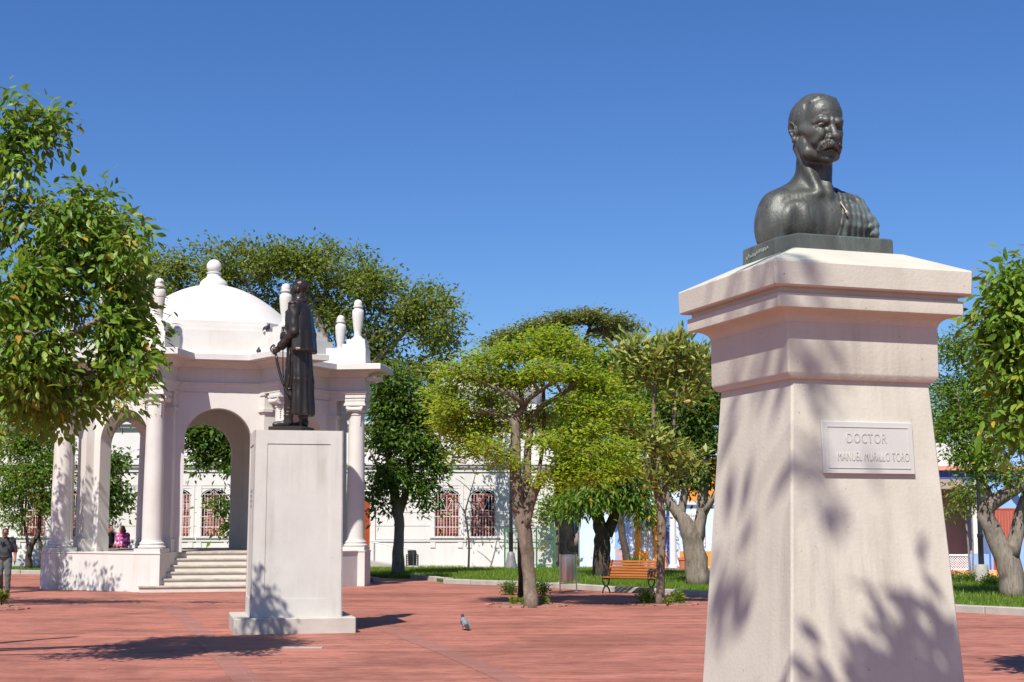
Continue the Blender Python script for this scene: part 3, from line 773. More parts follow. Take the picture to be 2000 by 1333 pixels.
# ------------------------------------------------------------------ statue pedestal
PY_ = R_(13.0)
sp = empty('statue_pedestal', PED, PY_, 'tall white stone pedestal with recessed panels under the standing bronze statue', 'pedestal')
b = MB()
b.bbox((-1.02, -0.985, -0.03), (0.96, 0.985, 0.255), 0.015)
b.build('base_slab', M['stone_base'], sp)
PZ0, PZ1, PW0, PW1 = 0.255, 3.33, 0.755, 0.735
mb = MB()
core = 0.012
def ped_ring(s, z): return [(-s, -s, z), (s, -s, z), (s, s, z), (-s, s, z)]
mb.rings([ped_ring(PW0 - core, PZ0), ped_ring(PW1 - core, PZ1 - 0.004)])
shaft = mb.build('shaft', M['stone2'], sp)
for q in range(4):                      # frame boards round each recessed panel: stiles and rails
    m = Matrix.Rotation(q * PI / 2, 4, 'Z')
    fr = MB()
    def slab(x0, x1, z0, z1):
        def pt(u, z, o):
            s = lerp(PW0, PW1, (z - PZ0) / (PZ1 - PZ0)); return m @ Vector((u * s, -s + o, z))
        fr.raw([pt(x0, z0, 0), pt(x1, z0, 0), pt(x1, z1, 0), pt(x0, z1, 0), pt(x0, z0, core + 0.01), pt(x1, z0, core + 0.01), pt(x1, z1, core + 0.01), pt(x0, z1, core + 0.01)], [(0, 1, 2, 3), (5, 4, 7, 6), (4, 5, 1, 0), (3, 2, 6, 7), (4, 0, 3, 7), (1, 5, 6, 2)])
    slab(-1, -0.71, PZ0, PZ1); slab(0.71, 1, PZ0, PZ1); slab(-0.71, 0.71, PZ1 - 0.225, PZ1); slab(-0.71, 0.71, PZ0, PZ0 + 0.30)
    fr.build('panel_frame', M['stone2'], sp)
# weathered metal lettering on the left panel, too oblique to read: rows of short strokes
rl = random.Random(3)
ml = Matrix.Rotation(-PI / 2, 4, 'Z')
for row in range(4):
    z = 2.30 - row * 0.085; lt = MB()
    x = -0.22
    while x < 0.24:
        w = rl.choice((0.012, 0.035, 0.035)); s = 0.735
        lt.box((x, -s + 0.02 - 0.018, z), (x + 0.010, -s + 0.024, z + 0.055), ml)
        lt.box((x, -s + 0.02 - 0.018, z + rl.choice((0.0, 0.024, 0.045))), (x + w, -s + 0.024, z + 0.055 if w < 0.02 else z + 0.055), ml) if w < 0.02 else lt.box((x + 0.0105, -s + 0.02 - 0.018, z + rl.choice((0.0, 0.045))), (x + w, -s + 0.024, z + 0.056), ml)
        x += w + 0.02
    lt.build('lettering', M['lead'], sp)

# ------------------------------------------------------------------ foreground pedestal
FP = Vector((1.3605, 6.5, 0)); FY = R_(18.3)
fp = empty('bust_pedestal', FP, FY, 'large pale stone pedestal with tapering shaft, moulded cap and name plaque under the bust', 'pedestal')
def sq(s, z, c=0.006):
    return [(-s + c, -s, z), (s - c, -s, z), (s, -s + c, z), (s, s - c, z), (s - c, s, z), (-s + c, s, z), (-s, s - c, z), (-s, -s + c, z)]
def stack(prof, name, mat, parent, c=0.006):
    return MB().rings([sq(s, z, c) for s, z in prof]).build(name, mat, parent, angle=24)
SH0 = 0.3292 + (2.3474 - 0.02) * 0.0605
stack([(SH0, -0.02), (0.3292, 2.352)], 'shaft', M['stone'], fp, 0.009)
stack([(0.343, 2.350), (0.3575, 2.372), (0.3598, 2.380), (0.3598, 2.592)], 'neck_band', M['stone'], fp)
stack([(0.362, 2.585)] + [(0.362 + 0.07 * (1 - math.cos(i / 7 * PI / 2)), 2.585 + 0.046 * math.sin(i / 7 * PI / 2)) for i in range(1, 8)] + [(0.4386, 2.634), (0.4396, 2.640), (0.4396, 2.690), (0.430, 2.693)], 'cap_moulding', M['stone'], fp, 0.008)
stack([(0.425, 2.688), (0.425, 2.714), (0.462, 2.716), (0.4665, 2.722), (0.4705, 2.814), (0.467, 2.820), (0.270, 2.913)], 'cap_slab', M['stone'], fp, 0.010)
# the plaque on the right-hand face
def face_pt(u, z, out):                 # a point on the shaft's front face
    s = lerp(SH0, 0.3292, (z + 0.02) / 2.372)
    return Vector((u, -s - out, z))
pz0, pz1, pu0, pu1 = 1.963, 2.178, -0.212, 0.220
mb = MB()
tilt = math.atan((SH0 - 0.3292) / 2.372)
pm = Matrix.Translation(face_pt(0, pz0, 0)) @ Matrix.Rotation(-tilt, 4, 'X')
mb.bbox((pu0, -0.016, 0), (pu1, 0.004, pz1 - pz0), 0.003, pm)
plq = mb.build('plaque', M['plaque'], fp)
fr = MB()
for (x0, x1, z0, z1) in ((pu0 + 0.022, pu1 - 0.022, 0.190, 0.193), (pu0 + 0.022, pu1 - 0.022, 0.020, 0.023), (pu0 + 0.022, pu0 + 0.025, 0.0231, 0.1899), (pu1 - 0.025, pu1 - 0.022, 0.0231, 0.1899)):
    fr.box((x0, -0.0185, z0), (x1, -0.015, z1), pm)
fr.build('plaque_border', M['plaque'], plq)
def text_mesh(s, width, height, depth):
    cu = bpy.data.curves.new('lettering', 'FONT'); cu.body = s; cu.align_x = 'CENTER'; cu.size = 1.0; cu.extrude = 0.5; cu.space_character = 1.12
    o = bpy.data.objects.new('lettering', cu); COL.objects.link(o)
    dg = bpy.context.evaluated_depsgraph_get(); dg.update()
    me = bpy.data.meshes.new_from_object(o.evaluated_get(dg))
    bpy.data.objects.remove(o, do_unlink=True); bpy.data.curves.remove(cu)
    co = np.empty(len(me.vertices) * 3, dtype=np.float32); me.vertices.foreach_get('co', co); co = co.reshape(-1, 3)
    lo, hi = co.min(0), co.max(0)
    co = (co - (lo + hi) / 2) / (hi - lo) * np.array([width, height, depth], dtype=np.float32)
    co = co[:, [0, 2, 1]] * np.array([1, -1, 1])
    me.vertices.foreach_set('co', co.astype(np.float32).ravel()); me.update()
    return me
for s, w, h, zc, uc in (('DOCTOR', 0.188, 0.040, 0.146, -0.004), ('MANUEL MURILLO TORO', 0.338, 0.036, 0.070, 0.024)):
    me = text_mesh(s, w, h, 0.006)
    o = link_mesh('lettering', me, M['letter'], plq)
    o.matrix_local = pm @ Matrix.Translation((uc, -0.0155, zc))
# ------------------------------------------------------------------ the long white building
WY = 61.0
def wx(px): return (px - 1000) / 2877.0 * WY
def wz(py): return at(1000, py, WY).z
wb = empty('white_building', (0, WY, 0), 0, 'long white colonial building with grooved courses, arched barred windows and red shutters', 'building')
wins = [(wx(a), wx(a) + 1.0) for a in (851, 920.5, 333, 402, 55, 124.5, -215)]
Z0, ZS, RISE = wz(1047.5), wz(964), 0.20
door = (wx(655), wx(727), 0.12, wz(976))
opens = [(a, b, Z0, ZS + RISE) for a, b in wins] + [door]
X0, X1, ZT = -26.0, 1.72, 5.87
def pieces(mb, za, zb, y0, y1):         # the stretch of wall between za and zb without its openings
    cuts = sorted((a, b) for a, b, c, d in opens if d > za + 1e-4 and c < zb - 1e-4)
    x = X0
    for a, b in cuts:
        if a > x: mb.box((x, y0, za), (a, y1, zb))
        x = max(x, b)
    mb.box((x, y0, za), (X1, y1, zb))
levels = sorted(set([0.0, ZT] + [v for o in opens for v in o[2:]]))
mb = MB()
for za, zb in zip(levels[:-1], levels[1:]): pieces(mb, za, zb, 0.03, 0.32)
mb.box((X0, 0.32, 0), (X1, 0.36, ZT)); mb.box((X1 - 0.3, 0.36, 0), (X1, 10, ZT)); mb.box((X0, 0.36, ZT - 0.2), (X1 - 0.3, 10, ZT - 0.02))
mb.build('wall', M['white_wall'], wb)
cz = [1.17 + 0.545 * i for i in range(6)]
for za, zb in zip(cz[:-1], cz[1:]):     # the courses stand proud of their joints
    ls = sorted(set([za + 0.022, zb] + [v for o in opens for v in o[2:] if za + 0.022 < v < zb]))
    mb = MB()
    for a, b in zip(ls[:-1], ls[1:]): pieces(mb, a, b, 0.0, 0.029)
    mb.build('course', M['white_wall'], wb)
mb = MB(); pieces(mb, 0.0, 1.10, -0.035, 0.029); mb.build('dado', M['white_wall'], wb)
mb = MB(); pieces(mb, 1.10, 1.165, -0.075, 0.029); mb.build('sill_band', M['white_wall'], wb)
MB().box((X0, -0.16, 4.22), (X1 + 0.02, 0.029, 4.30)).box((X0, -0.10, 4.12), (X1 + 0.02, 0.029, 4.219)).box((X0, -0.05, 3.93), (X1 + 0.02, 0.029, 4.0)).build('string_course', M['white_wall'], wb)
MB().box((X0, -0.22, ZT), (X1 + 0.05, 0.5, ZT + 0.10)).box((X0, -0.12, ZT - 0.14), (X1 + 0.03, 0.029, ZT - 0.001)).build('cornice', M['white_wall'], wb)
MB().box((X0, -0.05, 0), (wx(220), -0.036, 0.42)).build('grey_skirting', M['plinth_grey'], wb)
for i, (a, b) in enumerate(wins):
    w = b - a; cx_ = (a + b) / 2
    fr = MB()
    mtx = Matrix.Translation((cx_, 0, 0))
    arch_panel(fr, w, Z0, ZS + RISE, -w / 2 + 0.001, w / 2 - 0.001, ZS, RISE - 0.012, 0.012, 0.30, 10, None, mtx)
    for s in (-1, 1): fr.box((cx_ + s * (w / 2 + 0.09) - 0.085, -0.030, Z0 - 0.02), (cx_ + s * (w / 2 + 0.09) + 0.085, -0.001, ZS + 0.30))
    fr.box((cx_ - w / 2 - 0.20, -0.085, Z0 - 0.075), (cx_ + w / 2 + 0.20, -0.0305, Z0 - 0.021))
    for s in (-1, 1): fr.box((cx_ + s * (w / 2 + 0.06) - 0.10, -0.07, 0.86), (cx_ + s * (w / 2 + 0.06) + 0.10, -0.036, 1.08))
    win = fr.build('window', M['white_wall'], wb)
    MB().box((a + 0.002, 0.24, Z0 + 0.01), (b - 0.002, 0.262, ZS + RISE)).build('void_panel', M['void_shade'], win)  # dark panel painted as room shade, closing the window recess
    zt = lerp(Z0, ZS, 0.97)
    for k in (0, 1):                    # two leaves; the upper halves of some slats stand open
        xa = a + 0.02 + k * (w / 2 - 0.01); xb = xa + w / 2 - 0.03
        sh = MB().box((xa, 0.17, Z0 + 0.02), (xa + 0.06, 0.21, zt)).box((xb - 0.06, 0.17, Z0 + 0.02), (xb, 0.21, zt)).box((xa + 0.0605, 0.172, Z0 + 0.02), (xb - 0.0605, 0.208, Z0 + 0.12)).box((xa + 0.0605, 0.172, lerp(Z0, zt, 0.52)), (xb - 0.0605, 0.208, lerp(Z0, zt, 0.57))).box((xa + 0.0605, 0.172, zt - 0.09), (xb - 0.0605, 0.208, zt))
        z = Z0 + 0.13
        while z < zt - 0.12:
            if not (0.50 < (z - Z0) / (zt - Z0) < 0.57) and not (lerp(Z0, zt, 0.62) < z < lerp(Z0, zt, 0.93) and (i + k) % 2 == 0):
                sh.raw([(xa + 0.061, 0.175, z), (xb - 0.061, 0.175, z), (xb - 0.061, 0.205, z + 0.055), (xa + 0.061, 0.205, z + 0.055), (xa + 0.061, 0.180, z - 0.004), (xb - 0.061, 0.180, z - 0.004)], [(0, 1, 2, 3), (4, 5, 1, 0)])
            z += 0.062
        sh.build('shutter', M['red_wood'], win)
    g = MB(); yb = -0.06
    H = ZS - Z0
    for k in range(9):
        x = a + 0.02 + k * (w - 0.04) / 8
        if k == 4: top = ZS + RISE - 0.03
        else: top = ZS - 0.03
        for z0, z1 in ([(Z0 + 0.01, top)] if k in (0, 1, 2, 6, 7, 8, 4) else [(Z0 + 0.01, Z0 + H * 0.50)]):
            g.box((x - 0.008, yb, z0), (x + 0.008, yb + 0.016, z1))
    for f in (0.205, 0.45, 0.535, 0.60, 0.975): g.box((a - 0.03 if f not in (0.535, 0.60) else lerp(a, b, 0.25), yb - 0.012, Z0 + H * f), (b + 0.03 if f not in (0.535, 0.60) else lerp(a, b, 0.75), yb - 0.0005, Z0 + H * f + 0.018))
    for s in (-1, 1):
        sp_ = []
        for q in range(22):             # the big scrolls
            th = q / 21 * 2.6 * PI; rr = 0.095 * (1 - 0.6 * q / 21)
            sp_.append((cx_ + s * (0.115 + rr * math.cos(PI * 0.55 + th * 0.98)), yb + 0.01, Z0 + H * 0.86 + rr * math.sin(PI * 0.55 + th * 0.98)))
        g.tube([(cx_ + s * 0.03, yb + 0.01, Z0 + H * 0.62)] + [(cx_ + s * 0.21, yb + 0.01, Z0 + H * 0.855)] + sp_[8:], 0.010, 5)
        g.tube(bez((cx_, yb + 0.01, ZS + RISE - 0.05), (cx_ + s * 0.16, yb + 0.01, ZS + 0.18), (cx_ + s * 0.42, yb + 0.01, ZS - 0.02), 10), 0.010, 5)
        g.tube([(cx_ + s * (0.11 + 0.05 * math.cos(t)), yb + 0.01, ZS + 0.05 + 0.05 * math.sin(t)) for t in np.linspace(0.5, 5.4, 12)], 0.010, 5)
        for q in range(3): g.tube([(cx_ + s * (0.40 + 0.035 * math.cos(t)), yb + 0.01, Z0 + H * (0.66 + q * 0.045) + 0.035 * math.sin(t)) for t in np.linspace(0, 2 * PI, 9)], 0.008, 5)
    for s in (a - 0.03, b + 0.03):
        for f in (0.21, 0.46, 0.98): g.box((s - 0.012, yb, Z0 + H * f), (s + 0.012, -0.0305, Z0 + H * f + 0.02))
    g.build('grille', M['white_iron'], win)
# the doorway with its open red leaf
a, b, c, d = door
dr = MB().box((a - 0.22, -0.06, 0.0), (a - 0.001, -0.0365, d + 0.25)).box((b + 0.001, -0.06, 0.0), (b + 0.22, -0.0365, d + 0.25)).box((a - 0.0005, -0.06, d + 0.001), (b + 0.0005, -0.0365, d + 0.25)).box((a - 0.3, -0.12, d + 0.251), (b + 0.3, -0.0005, d + 0.33)).build('doorway', M['white_wall'], wb)
MB().box((a, 0.26, 0.1), (b, 0.30, d)).build('door_shade_panel', M['void_shade'], dr)  # flat panel with the doorway's inner shade put into its colour
lf = MB(); ml = Matrix.Translation((b - 0.02, 0.10, 0.13)) @ Matrix.Rotation(R_(205), 4, 'Z')
lf.box((0, -0.02, 0), (0.62, 0.02, d - 0.15), ml)
for z in (0.15, 0.85, 1.5): lf.box((0.08, -0.032, z), (0.54, 0.032, z + 0.5), ml)
lf.build('door_leaf', M['door_wood'], dr)
# the taller pale block behind it and the weathered tower far behind the gazebo
tb = empty('tall_white_building', (-0.6, 66.0, 0), 0, 'taller white block rising behind the long white building', 'building')
MB().box((-2.6, 0, 0), (1.7, 7, 7.55)).build('wall', M['white_wall'], tb)
MB().box((-2.8, -0.2, 7.551), (1.9, 7.2, 7.75)).build('cornice', M['white_wall'], tb)
MB().raw([(-3.0, -0.5, 7.752), (2.1, -0.5, 7.752), (1.2, 3.5, 8.6), (-2.1, 3.5, 8.6), (2.1, 7.5, 7.752), (-3.0, 7.5, 7.752)], [(0, 1, 2, 3), (1, 4, 2), (4, 5, 3, 2), (5, 0, 3), (5, 4, 1, 0)]).build('roof', M['tower_stone'], tb)
tc = at(262, 560, 100.0)
tw = empty('church_tower', (tc.x, 100, 0), R_(8), 'weathered pale stone tower far behind the gazebo', 'tower')
b = MB().box((-2.0, -2.0, 0), (2.0, 2.0, tc.z - 0.6)).box((-2.2, -2.2, tc.z - 0.599), (2.2, 2.2, tc.z - 0.2)).box((-1.4, -1.4, tc.z - 0.199), (1.4, 1.4, tc.z + 0.9))
b.build('wall', M['tower_stone'], tw)
for s in (-0.9, 0.9): MB().box((s - 0.35, -2.03, tc.z - 3.2), (s + 0.35, -2.001, tc.z - 1.5)).build('belfry_shade_panel', M['void_shade'], tw)  # dark plates on the solid wall, painted as shaded openings

# handrail by the ramp, green gate
hr = empty('handrail', (wx(740), WY - 1.0, 0), 0, 'thin grey sloping handrail beside the white building doorway', 'handrail')
MB().tube([(0.0, 0, 1.08), (1.55, 0, 0.80), (1.58, 0, 0.10)], 0.022, 8).build('rail', M['steel'], hr)
MB().tube([(0.0, 0, 0.1), (0.0, 0, 1.08)], 0.022, 8).build('post', M['steel'], hr)
ramp_o = MB().raw([(wx(728), WY - 1.6, 0.10), (wx(805), WY - 1.6, 0.10), (wx(805), WY - 0.1, 0.10), (wx(728), WY - 0.1, 0.10), (wx(728), WY - 1.6, 0.36), (wx(728), WY - 0.1, 0.36)], [(0, 1, 4), (1, 2, 5, 4), (2, 3, 5), (0, 4, 5, 3)]).build('ramp', M['concrete'])
tag(ramp_o, kind='structure')
gy_ = 59.6
gt = empty('gate', (0, gy_, 0), 0, 'green iron gate with wire mesh leaves at the end of the white building', 'gate')
gxs = [at(p, 1060, gy_).x for p in (986, 1012, 1048, 1084)]
gz1 = at(1000, 1031, gy_).z
for x in gxs: MB().box((x - 0.03, -0.03, 0.06), (x + 0.03, 0.03, gz1 + 0.02)).build('post', M['green_iron'], gt)
for x0, x1 in zip(gxs[:-1], gxs[1:]):
    p = MB()
    for z in (0.20, 0.86, gz1 - 0.02): p.box((x0 + 0.031, -0.018, z - 0.02), (x1 - 0.031, 0.018, z + 0.02))
    pn = p.build('rails', M['green_iron'], gt)
    q = MB(); n = 12
    for z0, z1 in ((0.22, 0.84), (0.88, gz1 - 0.04)):
        w_, h_ = x1 - x0 - 0.062, z1 - z0
        for k in range(-8, 12):
            for s in (1, -1):
                xa, xb = x0 + 0.031 + k * 0.075, x0 + 0.031 + k * 0.075 + h_
                pa, pb = [xa, z0], [xb, z1]
                lo_, hi_ = x0 + 0.032, x1 - 0.032
                if pb[0] <= lo_ or pa[0] >= hi_: continue
                if pa[0] < lo_: pa = [lo_, z0 + (lo_ - xa)]
                if pb[0] > hi_: pb = [hi_, z0 + (hi_ - xa)]
                if s < 0: pa[1], pb[1] = z0 + z1 - pa[1], z0 + z1 - pb[1]
                q.bar((pa[0], 0.004 * s, pa[1]), (pb[0], 0.004 * s, pb[1]), 0.006)
    q.build('mesh', M['green_iron'], gt)

# ------------------------------------------------------------------ orange and blue house in the middle distance
OY = 62.5
def ox(px): return (px - 1000) / 2877.0 * OY
def oz(py): return at(1000, py, OY).z
oh = empty('orange_house', (0, OY, 0), 0, 'pale blue house with orange pilasters and dado behind the park trees', 'house')
MB().box((ox(1130), 0.05, 0.0), (ox(1600), 7, 4.6)).build('wall', M['pale_blue'], oh)
MB().box((ox(1330), 0.0, 2.75), (ox(1600), 0.049, 4.55)).build('upper_wall', M['orange_wall'], oh)
MB().box((ox(1130), -0.08, 2.62), (ox(1600), 0.049, 2.749)).box((ox(1130), -0.25, 4.551), (ox(1600), 0.5, 4.75)).build('cornice', M['pale_blue'], oh)
for a, b in ((1236, 1247), (1272, 1281), (1402, 1414), (1470, 1482)): MB().box((ox(a), -0.05, 0), (ox(b), 0.0485, 2.62)).build('pilaster', M['orange_wall'], oh)
for a, b in ((1233, 1262), (1284, 1306), (1322, 1400)): MB().box((ox(a), -0.025, 0), (ox(b), 0.048, oz(1077))).build('dado', M['orange_wall'], oh)
MB().box((ox(1297), -0.04, 0), (ox(1311), 0.047, 2.62)).build('drainpipe_panel', M['deep_blue'], oh)
for a, b in ((1248, 1271), (1283, 1296), (1334, 1372)):
    g = MB(); z0, z1 = oz(1068), oz(1003)
    wn_ = MB().box((ox(a), 0.02, z0), (ox(b), 0.0465, z1)).build('window', M['white_iron'], oh)
    k = ox(a) + 0.03
    while k < ox(b):
        g.box((k, -0.01, z0), (k + 0.012, 0.012, z1)); k += 0.07
    z = z0
    while z < z1:
        g.box((ox(a), -0.012, z), (ox(b), -0.0105, z + 0.012)); z += 0.16
    g.build('grille', M['lead'], wn_)
pc = at(1315, 1110, 60.5)
MB().lathe([(0.20, 0.06), (0.20, 0.16), (0.14, 0.2), (0.13, 2.6), (0.19, 2.66), (0.19, 2.76)], 14, Matrix.Translation((pc.x, -2.0, 0))).build('porch_column', M['white_wall'], oh, angle=40)
ms = MB(); ms.box((ox(1198), -0.02, 0.06), (ox(1224), 0.0475, oz(1010))); ms.build('painted_panel', M['blue_wall'], oh)
ms = MB(); rp = random.Random(2)
for q in range(9):
    x = lerp(ox(1202), ox(1220), rp.random()); z = rp.uniform(0.2, 0.8); r = rp.uniform(0.05, 0.12)
    ms.raw([(x + r * math.cos(t), -0.0215 - q * 0.0004, z + r * math.sin(t)) for t in np.linspace(0, 2 * PI, 9)[:-1]], [tuple(range(8))])
ms.build('painted_flowers', M['pink_band'], oh)

# ------------------------------------------------------------------ blue house with the white-columned porch at the right
BY = 51.0
def bx_(px): return (px - 1000) / 2877.0 * BY
def bz(py): return at(1000, py, BY).z
bh = empty('blue_house', (0, BY, 0), 0, 'light blue house with white porch column, red plank doors and tiled step', 'house')
MB().box((bx_(1919), 0.0, 0.25), (bx_(2300), 6, bz(860))).build('wall', M['blue_wall'], bh)
MB().box((bx_(1780), 2.6, 0.25), (bx_(1918.8), 2.8, 3.5)).build('porch_wall', M['taupe'], bh)
MB().box((bx_(1780), 0.05, 3.0), (bx_(1918.8), 2.59, 3.06)).build('porch_ceiling', M['taupe'], bh)
MB().box((bx_(1780), -0.10, bz(935)), (bx_(2300), -0.001, bz(920))).build('fascia', M['deep_blue'], bh)
MB().box((bx_(1780), -0.06, bz(936)), (bx_(1918.8), 0.3, bz(922))).build('beam', M['pale_blue'], bh)
MB().box((bx_(1780), -0.28, bz(919.5)), (bx_(2300), 0.4, bz(911))).build('cornice', M['pink_band'], bh)
MB().box((bx_(1780), -0.05, bz(910.5)), (bx_(1935), 0.25, bz(866))).build('roof_parapet', M['white_wall'], bh)
lat = MB()                              # pierced white parapet and balustrade
def lattice(mb, x0, x1, z0, z1, y, step, t):
    k = x0 - (z1 - z0)
    while k < x1:
        for s in (1, -1):
            pa, pb = [k, z0], [k + z1 - z0, z1]
            if pa[0] < x0: pa = [x0, z0 + x0 - k]
            if pb[0] > x1: pb = [x1, z0 + x1 - k]
            if pb[0] - pa[0] > 0.02:
                if s < 0: pa[1], pb[1] = z0 + z1 - pa[1], z0 + z1 - pb[1]
                mb.bar((pa[0], y + 0.008 * s, pa[1]), (pb[0], y + 0.008 * s, pb[1]), t)
        k += step
lattice(lat, bx_(1790), bx_(1874), bz(1111), bz(1087), -0.02, 0.085, 0.022)
lat.box((bx_(1790), -0.06, bz(1086.5)), (bx_(1874), 0.04, bz(1083))).box((bx_(1790), -0.06, bz(1116)), (bx_(1874), 0.04, bz(1111.5)))
lat.build('balustrade', M['white_iron'], bh)
MB().box((bx_(1874.2), -0.06, 0.25), (bx_(1914), 0.28, bz(1082.5))).box((bx_(1800), -0.055, 0.25), (bx_(1874), 0.2, bz(1116.5))).build('porch_pedestal', M['blue_wall'], bh)
cc = Matrix.Translation((bx_(1893.5), 0.10, 0))
MB().box((bx_(1884), -0.05, bz(1082)), (bx_(1903), 0.27, bz(1076))).lathe([(0.15, bz(1075.8)), (0.13, bz(1070)), (0.125, 2.0), (0.112, 2.75), (0.15, 2.8), (0.17, 2.86), (0.17, bz(936.5))], 18, cc).build('porch_column', M['white_wall'], bh, angle=40)
for a, b, zt in ((1926, 1966, 996), (1986, 2030, 990)):
    dd = MB().box((bx_(a) - 0.05, -0.03, 0.25), (bx_(a) - 0.001, -0.0005, bz(zt) + 0.05)).box((bx_(b) + 0.001, -0.03, 0.25), (bx_(b) + 0.05, -0.0005, bz(zt) + 0.05)).box((bx_(a) - 0.0005, -0.03, bz(zt) + 0.001), (bx_(b) + 0.0005, -0.0005, bz(zt) + 0.05)).build('door', M['door_wood'], bh)
    n = 7; w_ = (bx_(b) - bx_(a)) / n
    for k in range(n): MB().bbox((bx_(a) + k * w_ + 0.006, -0.022, 0.26), (bx_(a) + (k + 1) * w_ - 0.006, -0.002, bz(zt)), 0.004).build('plank', M['door_wood'], dd)
for k in range(26):                     # the tiled step: each riser tile on its own, two colours alternating
    xa = bx_(1800) + k * 0.26
    t = MB().bbox((xa + 0.004, -0.62, 0.065), (xa + 0.256, -0.30, 0.262), 0.006).build('tile', M['tile'] if k % 2 == 0 else M['tile2'], bh)
MB().box((bx_(1780), -0.299, 0.0), (bx_(2300), 2.9, 0.249)).build('porch_floor', M['tile'], bh)
MB().box((bx_(1940), 0.6, bz(858)), (bx_(2300), 6, bz(800))).build('upper_storey', M['pale_blue'], bh)
lp = empty('wall_lantern', (bx_(1964), BY - 0.35, bz(950)), 0, 'small grey lantern hung on the blue house wall', 'lantern')
MB().lathe([(0.03, -0.16), (0.10, -0.02), (0.11, 0.0), (0.16, 0.02), (0.05, 0.12), (0.015, 0.16)], 8).build('lamp_head', M['lead'], lp)
MB().tube([(0, 0, 0.15), (0, 0.15, 0.22), (0, 0.348, 0.15)], 0.015, 6).build('bracket', M['black_metal'], lp)

# ------------------------------------------------------------------ street furniture
def lamp_post(px, py, H, label, conc, zb=0.0):
    p = ground_at(px, py, zb)
    r = empty('street_lamp', p, 0, label, 'street lamp', 'street lamps in the park')
    if conc: MB().lathe([(0.24, -0.05), (0.23, 0.05), (0.19, 0.48), (0.17, 0.52), (0.06, 0.525)], 20).build('base', M['kerb'], r, angle=40)
    else: MB().lathe([(0.25, -0.05), (0.24, 0.06), (0.15, 0.48), (0.14, 0.60), (0.085, 0.66)], 16).build('base', M['lead'], r, angle=40)
    MB().lathe([(0.085, 0.5), (0.08, 1.3), (0.095, 1.32), (0.095, 1.40), (0.07, 1.42), (0.055, H - 0.6)], 14).build('pole', M['black_metal'], r, angle=40)
    MB().lathe([(0.05, H - 0.62), (0.09, H - 0.58), (0.07, H - 0.5), (0.16, H - 0.1), (0.17, H - 0.08)], 8).build('lantern', M['white_iron'], r)
    MB().lathe([(0.21, H - 0.08), (0.08, H + 0.06), (0.03, H + 0.1), (0.0, H + 0.16)], 8).build('cap', M['black_metal'], r)
    return r
lamp_post(998, 1112, 4.6, 'black street lamp post with grey conical foot in front of the white building', False, 0.1)
lamp_post(1918, 1138, 4.9, 'black street lamp post on concrete foot before the blue house', True, 0.1)
lamp_post(89, 1092, 4.6, 'black street lamp post behind the small tree left of the gazebo', False, 0.1)

bp_ = ground_at(1110, 1156)
sb = empty('steel_bin', (bp_.x, bp_.y, 0), R_(10), 'cylindrical brushed steel litter bin hung between two posts at the kerb', 'litter bin')
MB().rings([[(r * math.cos(2 * PI * i / 28), r * math.sin(2 * PI * i / 28), z) for i in range(28)] for r, z in ((0.15, 0.285), (0.19, 0.28), (0.195, 0.30), (0.195, 0.94), (0.205, 0.95), (0.205, 0.975), (0.19, 0.975), (0.185, 0.93), (0.182, 0.5))], True, True).build('drum', M['steel'], sb, angle=35)
for s in (-1, 1): MB().tube([(s * 0.225, 0, 0.0), (s * 0.225, 0, 1.0)], 0.019, 8).build('post', M['steel'], sb)
MB().tube([(-0.205, 0, 0.62), (0.205, 0, 0.62)], 0.012, 6).tube([(-0.225, 0, 0.22), (0.225, 0, 0.22)], 0.012, 6).build('axle', M['steel'], sb)
for s in (-1, 1): MB().lathe([(0.07, 0.0), (0.07, 0.012), (0.02, 0.014)], 12, Matrix.Translation((s * 0.225, 0, 0))).build('foot', M['lead'], sb)

bp_ = ground_at(805, 1108, 0.1)
kb = empty('mesh_bin', (bp_.x, bp_.y, 0.1), R_(4), 'dark square mesh litter bin on posts near the white building wall', 'litter bin')
for s in (-1, 1): MB().box((s * 0.235 - 0.02, -0.02, -0.05), (s * 0.235 + 0.02, 0.02, 0.50)).build('post', M['black_metal'], kb)
g = MB()
for k in range(6): x = -0.20 + k * 0.08; g.box((x - 0.008, -0.205, 0.08), (x + 0.008, -0.19, 0.50)).box((x - 0.008, 0.19, 0.08), (x + 0.008, 0.205, 0.50))
for k in range(6): y = -0.17 + k * 0.068; g.box((-0.208, y - 0.008, 0.08), (-0.193, y + 0.008, 0.50)).box((0.193, y - 0.008, 0.08), (0.208, y + 0.008, 0.50))
for k in range(6): z = 0.08 + k * 0.084; g.box((-0.212, -0.212, z - 0.009), (0.212, -0.2055, z + 0.009)).box((-0.212, 0.2055, z - 0.009), (0.212, 0.212, z + 0.009)).box((-0.2155, -0.205, z - 0.009), (-0.2085, 0.205, z + 0.009)).box((0.2085, -0.205, z - 0.009), (0.2155, 0.205, z + 0.009))
g.box((-0.2, -0.19, 0.06), (0.2, 0.19, 0.075))
g.build('basket', M['black_metal'], kb)
MB().rings([[(-0.16, -0.15, 0.09), (0.16, -0.15, 0.09), (0.16, 0.15, 0.09), (-0.16, 0.15, 0.09)], [(-0.18, -0.17, 0.53), (0.18, -0.17, 0.53), (0.18, 0.17, 0.56), (-0.18, 0.17, 0.56)], [(-0.19, -0.185, 0.66), (0.15, -0.185, 0.67), (0.15, -0.12, 0.68), (-0.19, -0.12, 0.67)]], True, True).build('liner', M['dark_rubber'], kb)

